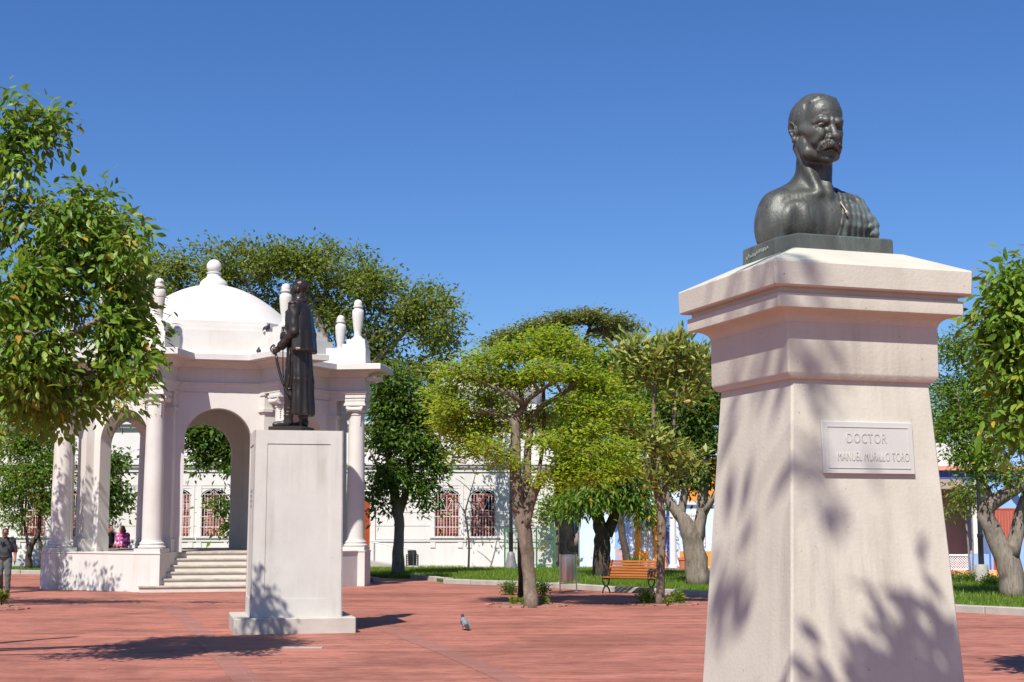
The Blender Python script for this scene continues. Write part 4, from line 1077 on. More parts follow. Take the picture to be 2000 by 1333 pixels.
bp_ = ground_at(1233, 1160)
bn = empty('park_bench', (bp_.x, bp_.y + 0.15, 0), R_(-30), 'park bench with orange wooden slats and black cast iron ends at the kerb', 'bench')
bn.scale = (0.93, 0.93, 0.93)
BW = 0.76
for k in range(4): y = -0.36 + k * 0.105; MB().bbox((-BW, y, 0.43 - 0.012 * k), (BW, y + 0.088, 0.465 - 0.012 * k), 0.008).build('slat', M['bench_wood'], bn)
for k in range(6):
    y = 0.075 + k * 0.036; z = 0.475 + k * 0.076
    m = Matrix.Translation((0, y, z)) @ Matrix.Rotation(R_(-24), 4, 'X')
    MB().bbox((-BW, 0, 0), (BW, 0.028, 0.064), 0.008, m).build('slat', M['bench_wood'], bn)
for s in (-1, 1):
    x = s * (BW - 0.06)
    e = MB()
    e.tube(bez((x, -0.36, 0.43), (x, -0.34, 0.19), (x, -0.14, 0.20), 8) + bez((x, -0.14, 0.20), (x, 0.05, 0.19), (x, 0.07, 0.42), 8)[1:], 0.022, 6)
    e.tube(bez((x, -0.36, 0.0), (x, -0.33, 0.16), (x, -0.14, 0.20), 8), 0.022, 6).tube(bez((x, -0.14, 0.20), (x, 0.05, 0.16), (x, 0.10, 0.0), 8), 0.022, 6)
    e.tube([(x, -0.37, 0.42), (x, 0.08, 0.385), (x, 0.12, 0.47), (x, 0.29, 0.92)], 0.022, 6)
    e.tube([(x, -0.34, 0.43), (x, -0.355, 0.56), (x, -0.32, 0.65), (x, -0.22, 0.675), (x, -0.02, 0.66), (x, 0.19, 0.66)], 0.022, 6)
    e.tube([(x, -0.19 + 0.085 * math.cos(t) * (1 - t / 14), 0.555 + 0.085 * math.sin(t) * (1 - t / 14)) for t in np.linspace(-1.6, 7.5, 20)], 0.016, 6)
    e.tube([(x, 0.0 + 0.07 * math.cos(t), 0.55 + 0.07 * math.sin(t)) for t in np.linspace(0, 2 * PI, 14)], 0.014, 6)
    e.tube([(x, -0.30 + 0.035 * math.cos(t), 0.60 + 0.035 * math.sin(t)) for t in np.linspace(0, 2 * PI, 10)], 0.012, 6)
    e.build('iron_end', M['black_metal'], bn)
# ------------------------------------------------------------------ bronze bust
BZ = 2.989                               # top of its bronze base
bust = empty('bronze_bust', (FP.x, FP.y, 2.915), FY, 'dark green bronze bust of a bald-browed man with moustache on the stone pedestal', 'bust')
poly = [(-0.222, -0.22), (0.239, -0.22), (0.262, -0.188), (0.262, 0.19), (0.235, 0.235), (-0.22, 0.235), (-0.264, 0.21), (-0.264, -0.085)]
MB().rings([[(x, y, -0.012) for x, y in poly], [(x, y, 0.068) for x, y in poly], [(x * 0.985, y * 0.985, 0.074) for x, y in poly]]).build('base', M['bust_base'], bust)
# the founder's scratched signature on the left side of the base
sg = MB(); rs = random.Random(8)
def sig_pt(t, z): 
    y = lerp(0.19, -0.06, t); return Vector((-0.2655, y, z))
for q in range(11):
    t0 = 0.06 + q * 0.078; z0 = 0.026 + 0.018 * t0 + rs.uniform(-0.003, 0.003)
    sg.tube([sig_pt(t0 + 0.012 * k, z0 + (0.011 if k % 2 else -0.006) * rs.uniform(0.5, 1.2)) for k in range(5)], 0.0016, 4)
sg.build('signature', M['scratch'], bust)

S_ = 1.32; HZ = 3.517 - 2.915            # scale of the head and the height of its centre above the bust's origin
def torso(K, g=0.0):
    # torso
    K.ell((0, 0.035, -0.335), (0.165 + g, 0.098 + g, 0.15 + g), 0.02)
    for s in (-1, 1):
        K.ell((s * 0.137, 0.035, -0.310), (0.056 + g, 0.068 + g, 0.085 + g), 0.05)           # deltoids
        K.ell((s * 0.146, 0.035, -0.36), (0.052 + g, 0.060 + g, 0.09 + g), 0.04)
        K.cone((s * 0.030, 0.062, -0.192), (s * 0.120, 0.045, -0.262), 0.034 + g, 0.040 + g, 0.040)   # trapezius
        K.ell((s * 0.070, -0.040, -0.322), (0.078 + g, 0.036 + g, 0.062 + g), 0.022)         # pectorals
        K.cone((s * 0.022, -0.040, -0.236), (s * 0.130, 0.0, -0.250), 0.010 + g, 0.012 + g, 0.028)   # collar bones
def build_bust_figure():
    K = Sculpt((-0.235, -0.180, -0.412), (0.245, 0.185, 0.135), 0.0020)
    yaw, nod = R_(1.5), R_(7.5); cy, sy = math.cos(yaw), math.sin(yaw)
    RH = Matrix.Rotation(yaw, 4, 'Z') @ Matrix.Rotation(nod, 4, 'X')
    h = lambda x, y, z: tuple(RH @ Vector((x, y, z)) + Vector((0.010, 0.0, -0.003)))
    def E(c, r, k=0.012, mode='add', rot=None): K.ell(h(*c), r, k, mode, RH if rot is None else RH @ rot)
    def C(a, b, ra, rb=None, k=0.008, mode='add'): K.cone(h(*a), h(*b), ra, rb, k, mode)
    rx = lambda a: Matrix.Rotation(R_(a), 4, 'X')
    ry = lambda a: Matrix.Rotation(R_(a), 4, 'Y')
    rz = lambda a: Matrix.Rotation(R_(a), 4, 'Z')
    torso(K)
    K.cone((0, -0.083, -0.28), (0, -0.083, -0.40), 0.006, 0.008, 0.016, 'sub')
    for s in (-1, 1): K.cone((s * 0.108, -0.078, -0.285), (s * 0.112, -0.066, -0.40), 0.010, 0.014, 0.030, 'sub')   # between chest and arm
    K.ell((0.010, -0.058, -0.226), (0.016, 0.016, 0.016), 0.02, 'sub')               # pit of the neck
    # neck
    K.cone(h(0.006, 0.024, -0.06), (0.012, 0.040, -0.22), 0.054, 0.064, 0.03)
    for s in (-1, 1):
        a = h(s * 0.058, 0.022, -0.062)
        K.cone(a, (s * 0.016 + 0.010, -0.040, -0.226), 0.015, 0.012, 0.022)
    K.ell(h(0, -0.028, -0.140), (0.013, 0.016, 0.018), 0.02)                     # larynx
    # skull and face masses
    E((0, 0.016, 0.040), (0.0715, 0.094, 0.079), 0.02)
    E((0, -0.034, 0.006), (0.0625, 0.058, 0.095), 0.022)
    E((0, -0.052, 0.054), (0.056, 0.041, 0.048), 0.03)                           # forehead
    E((0, -0.032, -0.046), (0.0585, 0.062, 0.062), 0.022)                         # jaw
    for s in (-1, 1):
        C((s * 0.061, 0.010, -0.038), (s * 0.046, -0.040, -0.084), 0.014, 0.013, 0.024)     # jaw bone
        C((s * 0.046, -0.040, -0.084), (s * 0.012, -0.074, -0.098), 0.013, 0.013, 0.024)
        C((s * 0.042, -0.070, -0.016), (s * 0.066, -0.024, -0.006), 0.015, 0.012, 0.026)    # cheek bone
    E((0, -0.080, -0.096), (0.024, 0.016, 0.016), 0.022)                         # chin
    # brow and eye sockets
    for s in (-1, 1):
        E((s * 0.031, -0.101, 0.002), (0.0215, 0.0185, 0.0150), 0.012, 'sub')
        K.path([h(s * 0.006, -0.0965, 0.018), h(s * 0.022, -0.0965, 0.0225), h(s * 0.038, -0.0885, 0.0245), h(s * 0.053, -0.073, 0.016)], [0.0085, 0.0095, 0.009, 0.006], 0.009)   # brow
        E((s * 0.0310, -0.0785, 0.001), (0.0155, 0.0130, 0.0125), 0.002)                    # eyeball
        lid = lambda u, zz, o: (s * (0.031 + 0.0165 * u), -0.0920 + 0.0105 * u * u - o, zz)
        US = (-1, -0.7, -0.35, 0, 0.35, 0.7, 1)
        K.path([h(*lid(u, 0.0015 + 0.0085 * (1 - u * u), 0.0015)) for u in US], 0.0042, 0.0025)   # upper lid
        K.path([h(*lid(u, -0.001 - 0.0075 * (1 - u * u), 0.0)) for u in US], 0.0036, 0.003)       # lower lid
        K.path([h(s * 0.014, -0.090, -0.006), h(s * 0.027, -0.0905, -0.0165), h(s * 0.044, -0.083, -0.0125)], 0.006, 0.010)   # bag under the eye
    # nose
    C((0, -0.093, 0.018), (0, -0.108, -0.008), 0.0080, 0.0090, 0.009)
    C((0, -0.108, -0.008), (0, -0.121, -0.028), 0.0090, 0.0110, 0.008)
    E((0, -0.1205, -0.0315), (0.0120, 0.0120, 0.0105), 0.006)
    for s in (-1, 1):
        E((s * 0.0150, -0.1045, -0.0355), (0.0090, 0.0135, 0.0090), 0.005)
        C((s * 0.008, -0.092, 0.004), (s * 0.013, -0.098, -0.026), 0.0075, 0.0085, 0.010)
        E((s * 0.0075, -0.1120, -0.0455), (0.0048, 0.0080, 0.0055), 0.003, 'sub')
        K.path([h(s * 0.0225, -0.1035, -0.024), h(s * 0.037, -0.0955, -0.047), h(s * 0.044, -0.085, -0.070)], [0.006, 0.0075, 0.006], 0.010, 'sub')   # fold beside the nose
        K.path([h(s * 0.034, -0.088, -0.028), h(s * 0.046, -0.074, -0.050)], 0.010, 0.016)  # fold of the cheek
        C((s * 0.0055, -0.112, 0.020), (s * 0.0075, -0.103, 0.046), 0.0045, 0.0035, 0.006, 'sub')   # frown lines
    E((0, -0.101, 0.024), (0.0048, 0.006, 0.012), 0.005)
    for z in (0.056, 0.072):
        K.path([h(-0.034, -0.0965, z - 0.004), h(-0.014, -0.1045, z), h(0.014, -0.1045, z), h(0.034, -0.0965, z - 0.004)], 0.0055, 0.006, 'sub')
    # mouth and moustache
    E((0, -0.082, -0.066), (0.035, 0.020, 0.026), 0.014)
    K.path([h(-0.026, -0.096, -0.0755), h(0, -0.105, -0.0705), h(0.026, -0.096, -0.0755)], 0.0058, 0.005, 'sub')
    K.path([h(-0.018, -0.0935, -0.0815), h(0, -0.1000, -0.0790), h(0.018, -0.0935, -0.0815)], [0.005, 0.0076, 0.005], 0.005)
    K.path([h(-0.020, -0.099, -0.0935), h(0, -0.1055, -0.0905), h(0.020, -0.099, -0.0935)], 0.0075, 0.009, 'sub')
    for s in (-1, 1):
        K.path([h(s * 0.001, -0.1090, -0.0515), h(s * 0.015, -0.1075, -0.0565), h(s * 0.030, -0.0985, -0.0640), h(s * 0.041, -0.0850, -0.0790)], [0.0115, 0.0135, 0.0120, 0.0070], 0.005)
        for q in range(4):               # strands of the moustache
            t = q / 3
            C((s * (0.006 + 0.024 * t), -0.1235 + 0.012 * t, -0.046 - 0.006 * t), (s * (0.014 + 0.029 * t), -0.1200 + 0.024 * t, -0.068 - 0.013 * t), 0.0035, 0.0030, 0.003, 'sub')
        # side whiskers that hang to the jaw corner
        E((s * 0.063, -0.024, -0.056), (0.0125, 0.022, 0.036), 0.006, 'add', rx(-14))
        E((s * 0.0585, -0.036, -0.083), (0.0125, 0.018, 0.019), 0.006)
        for q in range(3):
            C((s * 0.0800, -0.042 + q * 0.014, -0.030), (s * 0.0765, -0.050 + q * 0.014, -0.096), 0.0045, 0.004, 0.004, 'sub')
        # ears
        er_ = ry(s * 16) @ rx(-10)
        E((s * 0.0790, 0.020, -0.006), (0.0095, 0.0225, 0.0355), 0.004, 'add', er_)
        E((s * 0.0890, 0.014, 0.000), (0.0090, 0.0130, 0.0210), 0.004, 'sub', er_)
        E((s * 0.0815, 0.005, -0.008), (0.006, 0.005, 0.009), 0.003)
        E((s * 0.0785, 0.010, -0.037), (0.0080, 0.0105, 0.0105), 0.005)
    # close-cropped hair: a raised cap with a clear edge
    E((0, 0.012, 0.075), (0.052, 0.072, 0.050), 0.03)
    E((0, 0.031, 0.036), (0.0770, 0.088, 0.0850), 0.003)
    for s in (-1, 1):
        E((s * 0.062, -0.006, 0.034), (0.0160, 0.030, 0.054), 0.005, 'add', rx(8))
    K.path([h(-0.052, -0.046, 0.088), h(-0.030, -0.056, 0.1015), h(0, -0.058, 0.1055), h(0.030, -0.056, 0.1015), h(0.052, -0.046, 0.088)], 0.0055, 0.010)
    def hair(x, y, z):
        X, Y = x * cy + y * sy, -x * sy + y * cy + z * 0.13
        m = np.clip((Y + 0.050 - np.clip((0.10 - z), 0, 1) * 0.30) / 0.010, 0, 1) * np.clip((z + 0.055) / 0.02, 0, 1)
        return m * 0.0008 * np.sin(Y * 250 + 4 * np.sin(z * 70)) * np.sin(z * 190 + X * 120 + 3 * np.sin(Y * 90)) + 0.0003 * np.sin(X * 320 + 2 * np.sin(z * 140)) * np.sin(z * 290) * np.sin(Y * 300)
    K.displace(hair)
    K.cut((0, 0, -1), 0.400)
    return K.mesh('figure', 1)
def build_drape():
    K = Sculpt((-0.02, -0.16, -0.412), (0.26, 0.17, -0.15), 0.0024)
    torso(K, 0.006)
    K.ell((0.148, 0.030, -0.312), (0.074, 0.078, 0.090), 0.03)
    hem = lambda z: 0.036 + (z + 0.40) * 0.20
    K.cut((-1, 0, 0.20), -(0.036 + 0.40 * 0.20), 0.004)
    K.cut((0, 0, 1), -0.186, 0.006)
    fy = lambda x, z: K.front(x, z)
    ZS = (-0.222, -0.240, -0.27, -0.305, -0.34, -0.375, -0.41)
    F0 = []
    for i, (x0, x1) in enumerate(((0.100, 0.062), (0.112, 0.098), (0.120, 0.128), (0.150, 0.152), (0.166, 0.184))):
        F0.append([(lerp(x0, x1, q / 6), fy(lerp(x0, x1, q / 6), z) + 0.001, z) for q, z in enumerate(ZS)])
    F0.append([(hem(z) + 0.004, fy(hem(z) + 0.007, z) + 0.001, z) for z in ZS])
    for i, p in enumerate(F0): K.path(p, [[0.001, 0.001, 0.0015, 0.0025, 0.0045, 0.0055, 0.006], [0.001, 0.0025, 0.003, 0.002, 0.001, 0.001, 0.001], [0.001, 0.002, 0.0035, 0.005, 0.0055, 0.006, 0.006], [0.001, 0.001, 0.001, 0.002, 0.003, 0.0045, 0.0055], [0.002, 0.003, 0.003, 0.0025, 0.004, 0.0055, 0.006], [0.0035] * 7][i], 0.014 if i < 5 else 0.008)
    # bunched cloth at the outer arm
    for z, x, y in ((-0.300, 0.212, 0.0), (-0.322, 0.222, -0.006), (-0.352, 0.216, -0.014)):
        K.path([(x - 0.050, y - 0.055, z - 0.016), (x - 0.014, y - 0.03, z - 0.004), (x, y, z), (x - 0.004, y + 0.05, z + 0.008)], [0.003, 0.008, 0.011, 0.010], 0.020)
    K.path([(0.205, -0.02, -0.345), (0.214, -0.01, -0.405)], [0.016, 0.02], 0.012)
    def wrinkle(x, y, z): return 0.0010 * np.sin(x * 260 + z * 60) * np.sin(y * 120 + z * 70)
    K.displace(wrinkle)
    K.cut((0, 0, -1), 0.400)
    return K.mesh('drapery', 1)
for nm, fn in (('figure', build_bust_figure), ('drapery', build_drape)):
    me = fn()
    me.transform(Matrix.Translation((0, 0.012, HZ)) @ Matrix.Scale(S_, 4))
    link_mesh(nm, me, M['bust_bronze'], bust, True)
# the small pale clasp with its bit of cord on the drapery's edge
cl = MB()
def bp(x, y, z): return Vector((x * S_, y * S_ + 0.012, z * S_ + HZ))
cl.lathe([(0.0, -0.008), (0.006, -0.004), (0.0065, 0.002), (0.0, 0.008)], 10, Matrix.Translation(bp(0.062, -0.094, -0.300)))
cl.tube([bp(0.052, -0.072, -0.262), bp(0.058, -0.083, -0.280), bp(0.062, -0.093, -0.297)], 0.0022, 5)
cl.build('clasp', mottled('pale_clasp_stone', (0.50, 0.43, 0.34), (0.58, 0.50, 0.40), 40, 0.6, 0.3), bust)
# ------------------------------------------------------------------ standing bronze statue
ST_Z = 3.33
stt = empty('bronze_statue', (PED.x + 0.02, PED.y - 0.05, ST_Z), R_(-103), 'dark bronze statue of a standing man in cape and long coat with sword', 'statue')
st_c = at(572, 838, 25.0)
MB().bbox((-0.30, -0.40, 0), (0.30, 0.21, 0.10), 0.012).build('base', M['statue_bronze'], stt)
SS = 1.43
def build_statue():
    K = Sculpt((-0.36, -0.42, -0.01), (0.36, 0.30, 1.82), 0.0085)
    # boots and legs: the left one steps forward
    for s, fy_, kx, ky in ((1, -0.10, 0.085, -0.065), (-1, 0.02, -0.085, 0.0)):
        K.cone((s * 0.10, fy_ + 0.03, 0.035), (s * 0.125, fy_ - 0.125, 0.026), 0.045, 0.036, 0.02)
        K.cone((s * 0.10, fy_ + 0.03, 0.03), (s * 0.10, fy_ + 0.05, 0.05), 0.042, 0.045, 0.02)
        K.cone((s * 0.10, fy_ + 0.03, 0.07), (kx, ky, 0.50), 0.050, 0.066, 0.02)
        K.ell((s * 0.10, fy_ + 0.045, 0.32), (0.056, 0.062, 0.12), 0.02)
        K.cone((kx, ky, 0.50), (s * 0.085, -0.01, 0.92), 0.068, 0.095, 0.02)
        for z in (0.13, 0.17, 0.21): K.ell((lerp(s * 0.10, kx, z / 0.5), lerp(fy_ + 0.03, ky, z / 0.5), z), (0.062, 0.062, 0.012), 0.012)   # boot creases
        K.ell((lerp(s * 0.10, kx, 0.86), lerp(fy_ + 0.03, ky, 0.86), 0.45), (0.076, 0.078, 0.014), 0.008)
    # hips, trunk, chest
    K.ell((0, 0.0, 0.96), (0.165, 0.125, 0.14), 0.03)
    K.cone((0, -0.005, 1.0), (0, -0.012, 1.22), 0.125, 0.138, 0.04)
    K.ell((0, -0.025, 1.30), (0.175, 0.135, 0.20), 0.04)
    K.cone((-0.13, 0.0, 1.44), (0.13, 0.0, 1.44), 0.075, 0.075, 0.04)
    K.ell((0, -0.015, 1.04), (0.158, 0.142, 0.022), 0.012)                 # sash
    # neck with a high collar, head turned the way he faces
    K.cone((0, 0.008, 1.46), (0, 0.004, 1.60), 0.074, 0.066, 0.012)
    K.ell((0, 0.002, 1.535), (0.086, 0.086, 0.026), 0.010)
    K.ell((0, 0.008, 1.705), (0.076, 0.096, 0.090), 0.02)
    K.ell((0, -0.034, 1.655), (0.060, 0.062, 0.088), 0.02)
    K.ell((0, -0.066, 1.590), (0.022, 0.022, 0.022), 0.02)
    K.cone((0, -0.092, 1.678), (0, -0.104, 1.650), 0.010, 0.013, 0.012)
    for s in (-1, 1):
        K.ell((s * 0.03, -0.098, 1.668), (0.016, 0.014, 0.012), 0.012, 'sub')
        K.ell((s * 0.077, 0.012, 1.655), (0.012, 0.022, 0.034), 0.005)
        K.ell((s * 0.070, -0.03, 1.66), (0.014, 0.016, 0.055), 0.012)      # side whiskers
    K.ell((0, 0.020, 1.715), (0.081, 0.094, 0.087), 0.02)                # hair
    K.displace(lambda x, y, z: np.where(z > 1.62, 0.003 * np.sin(y * 110 + 3 * np.sin(z * 50)) * np.sin(z * 90 + x * 60), 0))
    # left arm: a little bent, hand on the sword hilt
    K.cone((0.185, 0.01, 1.42), (0.225, 0.035, 1.13), 0.072, 0.058, 0.03)
    K.cone((0.225, 0.035, 1.13), (0.175, -0.15, 0.955), 0.058, 0.046, 0.02)
    K.cone((0.187, -0.11, 0.995), (0.18, -0.135, 0.97), 0.056, 0.056, 0.008)          # cuff
    K.ell((0.168, -0.195, 0.925), (0.030, 0.045, 0.040), 0.012)
    for q, (yy, zz) in enumerate(((-0.245, 0.925), (-0.24, 0.905), (-0.23, 0.888), (-0.215, 0.875))):
        K.path([(0.178, -0.205, 0.945 - q * 0.016), (0.185, yy + 0.004, zz + 0.008), (0.158, yy - 0.006, zz - 0.006)], 0.0135, 0.004)
    K.path([(0.150, -0.185, 0.945), (0.140, -0.225, 0.940), (0.150, -0.245, 0.925)], 0.013, 0.005)
    # right arm: forearm across, hand raised with a rolled paper
    K.cone((-0.185, 0.01, 1.42), (-0.235, 0.02, 1.15), 0.072, 0.058, 0.03)
    K.cone((-0.235, 0.02, 1.15), (-0.165, -0.20, 1.135), 0.056, 0.044, 0.02)
    K.ell((-0.150, -0.235, 1.135), (0.032, 0.040, 0.044), 0.012)
    for q in range(4): K.path([(-0.165, -0.255, 1.16 - q * 0.02), (-0.150, -0.282, 1.158 - q * 0.02), (-0.125, -0.272, 1.156 - q * 0.02)], 0.0125, 0.004)
    K.path([(-0.140, -0.215, 1.16), (-0.130, -0.245, 1.175)], 0.013, 0.005)
    # epaulette
    for s in (-1, 1): K.ell((s * 0.20, 0.0, 1.475), (0.060, 0.058, 0.022), 0.01)
    K.cone((0.03, -0.158, 1.12), (0.04, -0.150, 1.40), 0.008, 0.008, 0.01)
    K.displace(lambda x, y, z: 0.004 * np.sin(z * 46 + 3 * np.sin(x * 25)) * np.sin(y * 34 + z * 11))
    return K.mesh('figure', 1)
def build_cloak():
    K = Sculpt((-0.36, -0.20, 0.06), (0.38, 0.30, 1.60), 0.0085)
    # the long coat: a shell that hangs from the shoulders and is open in front
    K.ecol([(0.10, 0.225, 0.150, 0.040), (0.55, 0.210, 0.145, 0.034), (1.00, 0.190, 0.130, 0.02), (1.46, 0.165, 0.112, 0.02)], 0.01)
    # capelet down to the elbows
    K.ecol([(0.90, 0.248, 0.170, 0.045), (1.10, 0.242, 0.162, 0.040), (1.30, 0.225, 0.145, 0.030), (1.44, 0.175, 0.118, 0.022), (1.49, 0.12, 0.09, 0.02)], 0.01)
    K.path([(0.02, 0.228, 0.912), (0.12, 0.205, 0.908), (0.20, 0.155, 0.905), (0.245, 0.085, 0.905)], 0.016, 0.015)   # rolled hem
    K.cone((-0.15, 0.02, 1.455), (0.15, 0.02, 1.455), 0.072, 0.072, 0.03)
    K.ell((0, 0.02, 1.525), (0.10, 0.095, 0.03), 0.02)                     # turned-down collar
    # open the front and the inside
    K.box((0, -0.30, 0.9), (0.5, 0.225, 1.4), 0.02, 0.02, 'sub')
    K.box((0.02, -0.10, 0.55), (0.135, 0.16, 0.56), 0.03, 0.02, 'sub')
    K.box((0, -0.29, 0.43), (0.5, 0.305, 0.47), 0.02, 0.02, 'sub')
    K.box((0.26, -0.135, 1.05), (0.20, 0.13, 0.34), 0.03, 0.03, 'sub')     # the left sleeve comes out here
    K.box((-0.26, -0.135, 1.05), (0.20, 0.13, 0.34), 0.03, 0.03, 'sub')
    # hanging folds
    rc = random.Random(4)
    for i in range(7):
        th = (-1.4, -0.75, -0.3, 0.25, 0.62, 1.12, 1.5)[i]
        sx, sy = math.sin(th), math.cos(th)
        K.path([(sx * 0.185, 0.02 + sy * 0.125, 0.98), (sx * 0.206, 0.034 + sy * 0.142, 0.55), (sx * 0.220, 0.04 + sy * 0.150, 0.16)], [0.002, rc.uniform(0.006, 0.016), rc.uniform(0.012, 0.026)], 0.03)
        if abs(th) < 1.35: K.path([(sx * 0.17, 0.02 + sy * 0.115, 1.40), (sx * 0.228, 0.04 + sy * 0.152, 1.12), (sx * 0.242, 0.045 + sy * 0.166, 0.91)], [0.002, rc.uniform(0.005, 0.012), rc.uniform(0.010, 0.018)], 0.03)
    K.displace(lambda x, y, z: 0.003 * np.sin(z * 21 + 6 * x) * np.sin(y * 30 + x * 26))
    K.cut((0, 0, -1), -0.130)
    return K.mesh('cloak', 1)
for nm, fn in (('figure', build_statue), ('cloak', build_cloak)):
    me = fn(); me.transform(Matrix.Translation((0, 0, 0.10)) @ Matrix.Scale(SS, 4))
    link_mesh(nm, me, M['statue_bronze'], stt, True)
sv = lambda x, y, z: Vector((x * SS, y * SS, z * SS + 0.10))
sw = MB()
sw.tube([sv(0.165, -0.245, 0.985), sv(0.165, -0.235, 0.93), sv(0.165, -0.215, 0.86)], [0.02, 0.018, 0.016], 8)
sw.tube(bez(sv(0.165, -0.215, 0.86), sv(0.150, -0.345, 0.93), sv(0.165, -0.245, 0.985), 10), 0.014, 6)
sw.tube(bez(sv(0.170, -0.215, 0.86), sv(0.165, -0.16, 0.55), sv(0.185, -0.03, 0.36), 12), [0.026] * 8 + [0.022, 0.02, 0.018, 0.016, 0.012], 8)
sw.tube(bez(sv(0.185, -0.12, 0.98), sv(0.235, -0.10, 0.62), sv(0.182, -0.105, 0.58), 10), 0.010, 6)
sw.tube(bez(sv(0.185, -0.03, 0.94), sv(0.245, -0.03, 0.40), sv(0.182, -0.13, 0.52), 10), 0.010, 6)
sw.build('sword', M['statue_bronze'], stt, True)
MB().tube([sv(-0.135, -0.262, 1.07), sv(-0.150, -0.258, 1.24)], 0.026, 10).build('scroll', M['statue_bronze'], stt, True)

# ------------------------------------------------------------------ people
def person(name, loc, rz, J, r, h, clothes, label, hair_long=False):
    """J: joints in metres (figure faces -y); clothes: (part, material, list of limb runs, extra thickness)"""
    root = empty(name, loc, rz, label, 'person')
    pts = np.array([v for v in J.values()]); lo, hi = pts.min(0) - 0.24, pts.max(0) + 0.24
    def limb(K, a, b, ra, rb, k=0.02): K.cone(J[a], J[b], ra * r, rb * r, k)
    def full(K, g=0.0, sel=None):
        def L(tagn, *a):
            if sel is None or tagn in sel: K.cone(J[a[0]], J[a[1]], a[2] * r + g, a[3] * r + g, 0.025)
        for s in 'lr':
            L('uarm', 'sh' + s, 'el' + s, 0.052, 0.042); L('farm', 'el' + s, 'wr' + s, 0.042, 0.029)
            L('thigh', 'hp' + s, 'kn' + s, 0.088, 0.060); L('shin', 'kn' + s, 'an' + s, 0.058, 0.042)
        if sel is None or 'trunk' in sel:
            c, p = np.array(J['chest']), np.array(J['pelvis'])
            K.ell(c, (0.165 * r + g, 0.115 * r + g, 0.20 + g), 0.05); K.ell((c + p) / 2 + np.array([0, -0.02, 0]), (0.150 * r + g, 0.128 * r + g, 0.17 + g), 0.06); K.ell(p, (0.165 * r + g, 0.125 * r + g, 0.13 + g), 0.05)
            K.cone(J['shl'], J['shr'], 0.062 * r + g, 0.062 * r + g, 0.05)
    K = Sculpt(lo, hi, h)
    full(K)
    hd = np.array(J['head']); nk = np.array(J['neck'])
    K.cone(nk, hd + np.array([0, 0.01, -0.05]), 0.058 * r, 0.055, 0.02)
    K.ell(hd + np.array([0, 0.012, 0.03]), (0.074, 0.092, 0.085), 0.02); K.ell(hd + np.array([0, -0.025, -0.03]), (0.062, 0.068, 0.082), 0.02)
    K.ell(hd + np.array([0, -0.062, -0.095]), (0.024, 0.02, 0.02), 0.02)
    K.cone(hd + np.array([0, -0.088, 0.0]), hd + np.array([0, -0.104, -0.032]), 0.010, 0.014, 0.01)
    for s in (-1, 1):
        K.ell(hd + np.array([s * 0.03, -0.092, 0.005]), (0.015, 0.012, 0.010), 0.01, 'sub'); K.ell(hd + np.array([s * 0.076, 0.012, -0.02]), (0.010, 0.020, 0.032), 0.006)
    K.cone(hd + np.array([-0.022, -0.094, -0.066]), hd + np.array([0.022, -0.094, -0.066]), 0.005, 0.005, 0.006, 'sub')
    for s in 'lr':                      # hands: palm, four fingers, thumb
        w, e = np.array(J['wr' + s]), np.array(J['el' + s]); d = (w - e) / np.linalg.norm(w - e)
        sd = np.cross(d, [1, 0, 0]); sd /= np.linalg.norm(sd) + 1e-9
        palm = w + d * 0.06
        K.cone(w, palm, 0.028, 0.034, 0.01)
        for q in range(4):
            b = palm + d * 0.02 + sd * (q - 1.5) * 0.021
            K.path([b, b + d * 0.04, b + d * 0.065 + np.array([0, -0.012, 0])], 0.0105, 0.003)
        K.path([w + d * 0.02, w + d * 0.05 + sd * 0.042, w + d * 0.085 + sd * 0.046], 0.012, 0.006)
    K.build('body', M['skin'], root)
    for part, mat, sel, g, cut in clothes:
        K = Sculpt(lo, hi, h)
        full(K, g, sel)
        if cut:
            for n, off in cut: K.cut(n, off)
        K.displace(lambda x, y, z: 0.0035 * np.sin(z * 38 + 3 * np.sin(x * 20)) * np.sin(x * 26 + y * 18))
        K.build(part, mat, root)
    K = Sculpt(lo, hi, h)
    for s in 'lr':
        a = np.array(J['an' + s])
        K.cone(a + np.array([0, 0.03, -0.045]), a + np.array([0, -0.14, -0.052]), 0.042, 0.038, 0.02); K.cone(a, a + np.array([0, 0.02, -0.05]), 0.045, 0.045, 0.02)
    K.build('shoes', M['shoe'], root)
    K = Sculpt(lo, hi, h)
    K.ell(hd + np.array([0, 0.030, 0.045]), (0.082, 0.092, 0.085), 0.01)
    K.box(hd + np.array([0, -0.12, -0.02]), (0.1, 0.075, 0.08), 0.02, 0.01, 'sub')
    if hair_long: K.path([hd + np.array([0.01, 0.09, 0.03]), hd + np.array([0.03, 0.125, -0.05]), hd + np.array([0.03, 0.12, -0.17])], [0.05, 0.045, 0.02], 0.02)
    K.build('hair', M['hair'], root)
    return root
walker = dict(head=(0, -0.03, 1.555), neck=(0, 0.0, 1.42), chest=(0, 0.0, 1.22), pelvis=(0, 0.01, 0.92), shl=(0.185, 0.0, 1.36), shr=(-0.185, 0.0, 1.36),
              ell=(0.262, 0.035, 1.09), wrl=(0.272, -0.05, 0.87), elr=(-0.262, 0.05, 1.09), wrr=(-0.275, -0.07, 0.90),
              hpl=(0.09, 0.0, 0.90), knl=(0.115, -0.085, 0.49), anl=(0.125, -0.06, 0.09), hpr=(-0.09, 0.0, 0.90), knr=(-0.10, -0.02, 0.49), anr=(-0.10, 0.20, 0.13))
UP, DN = (0, 0, 1), (0, 0, -1)
mp = ground_at(6, 1158.5)
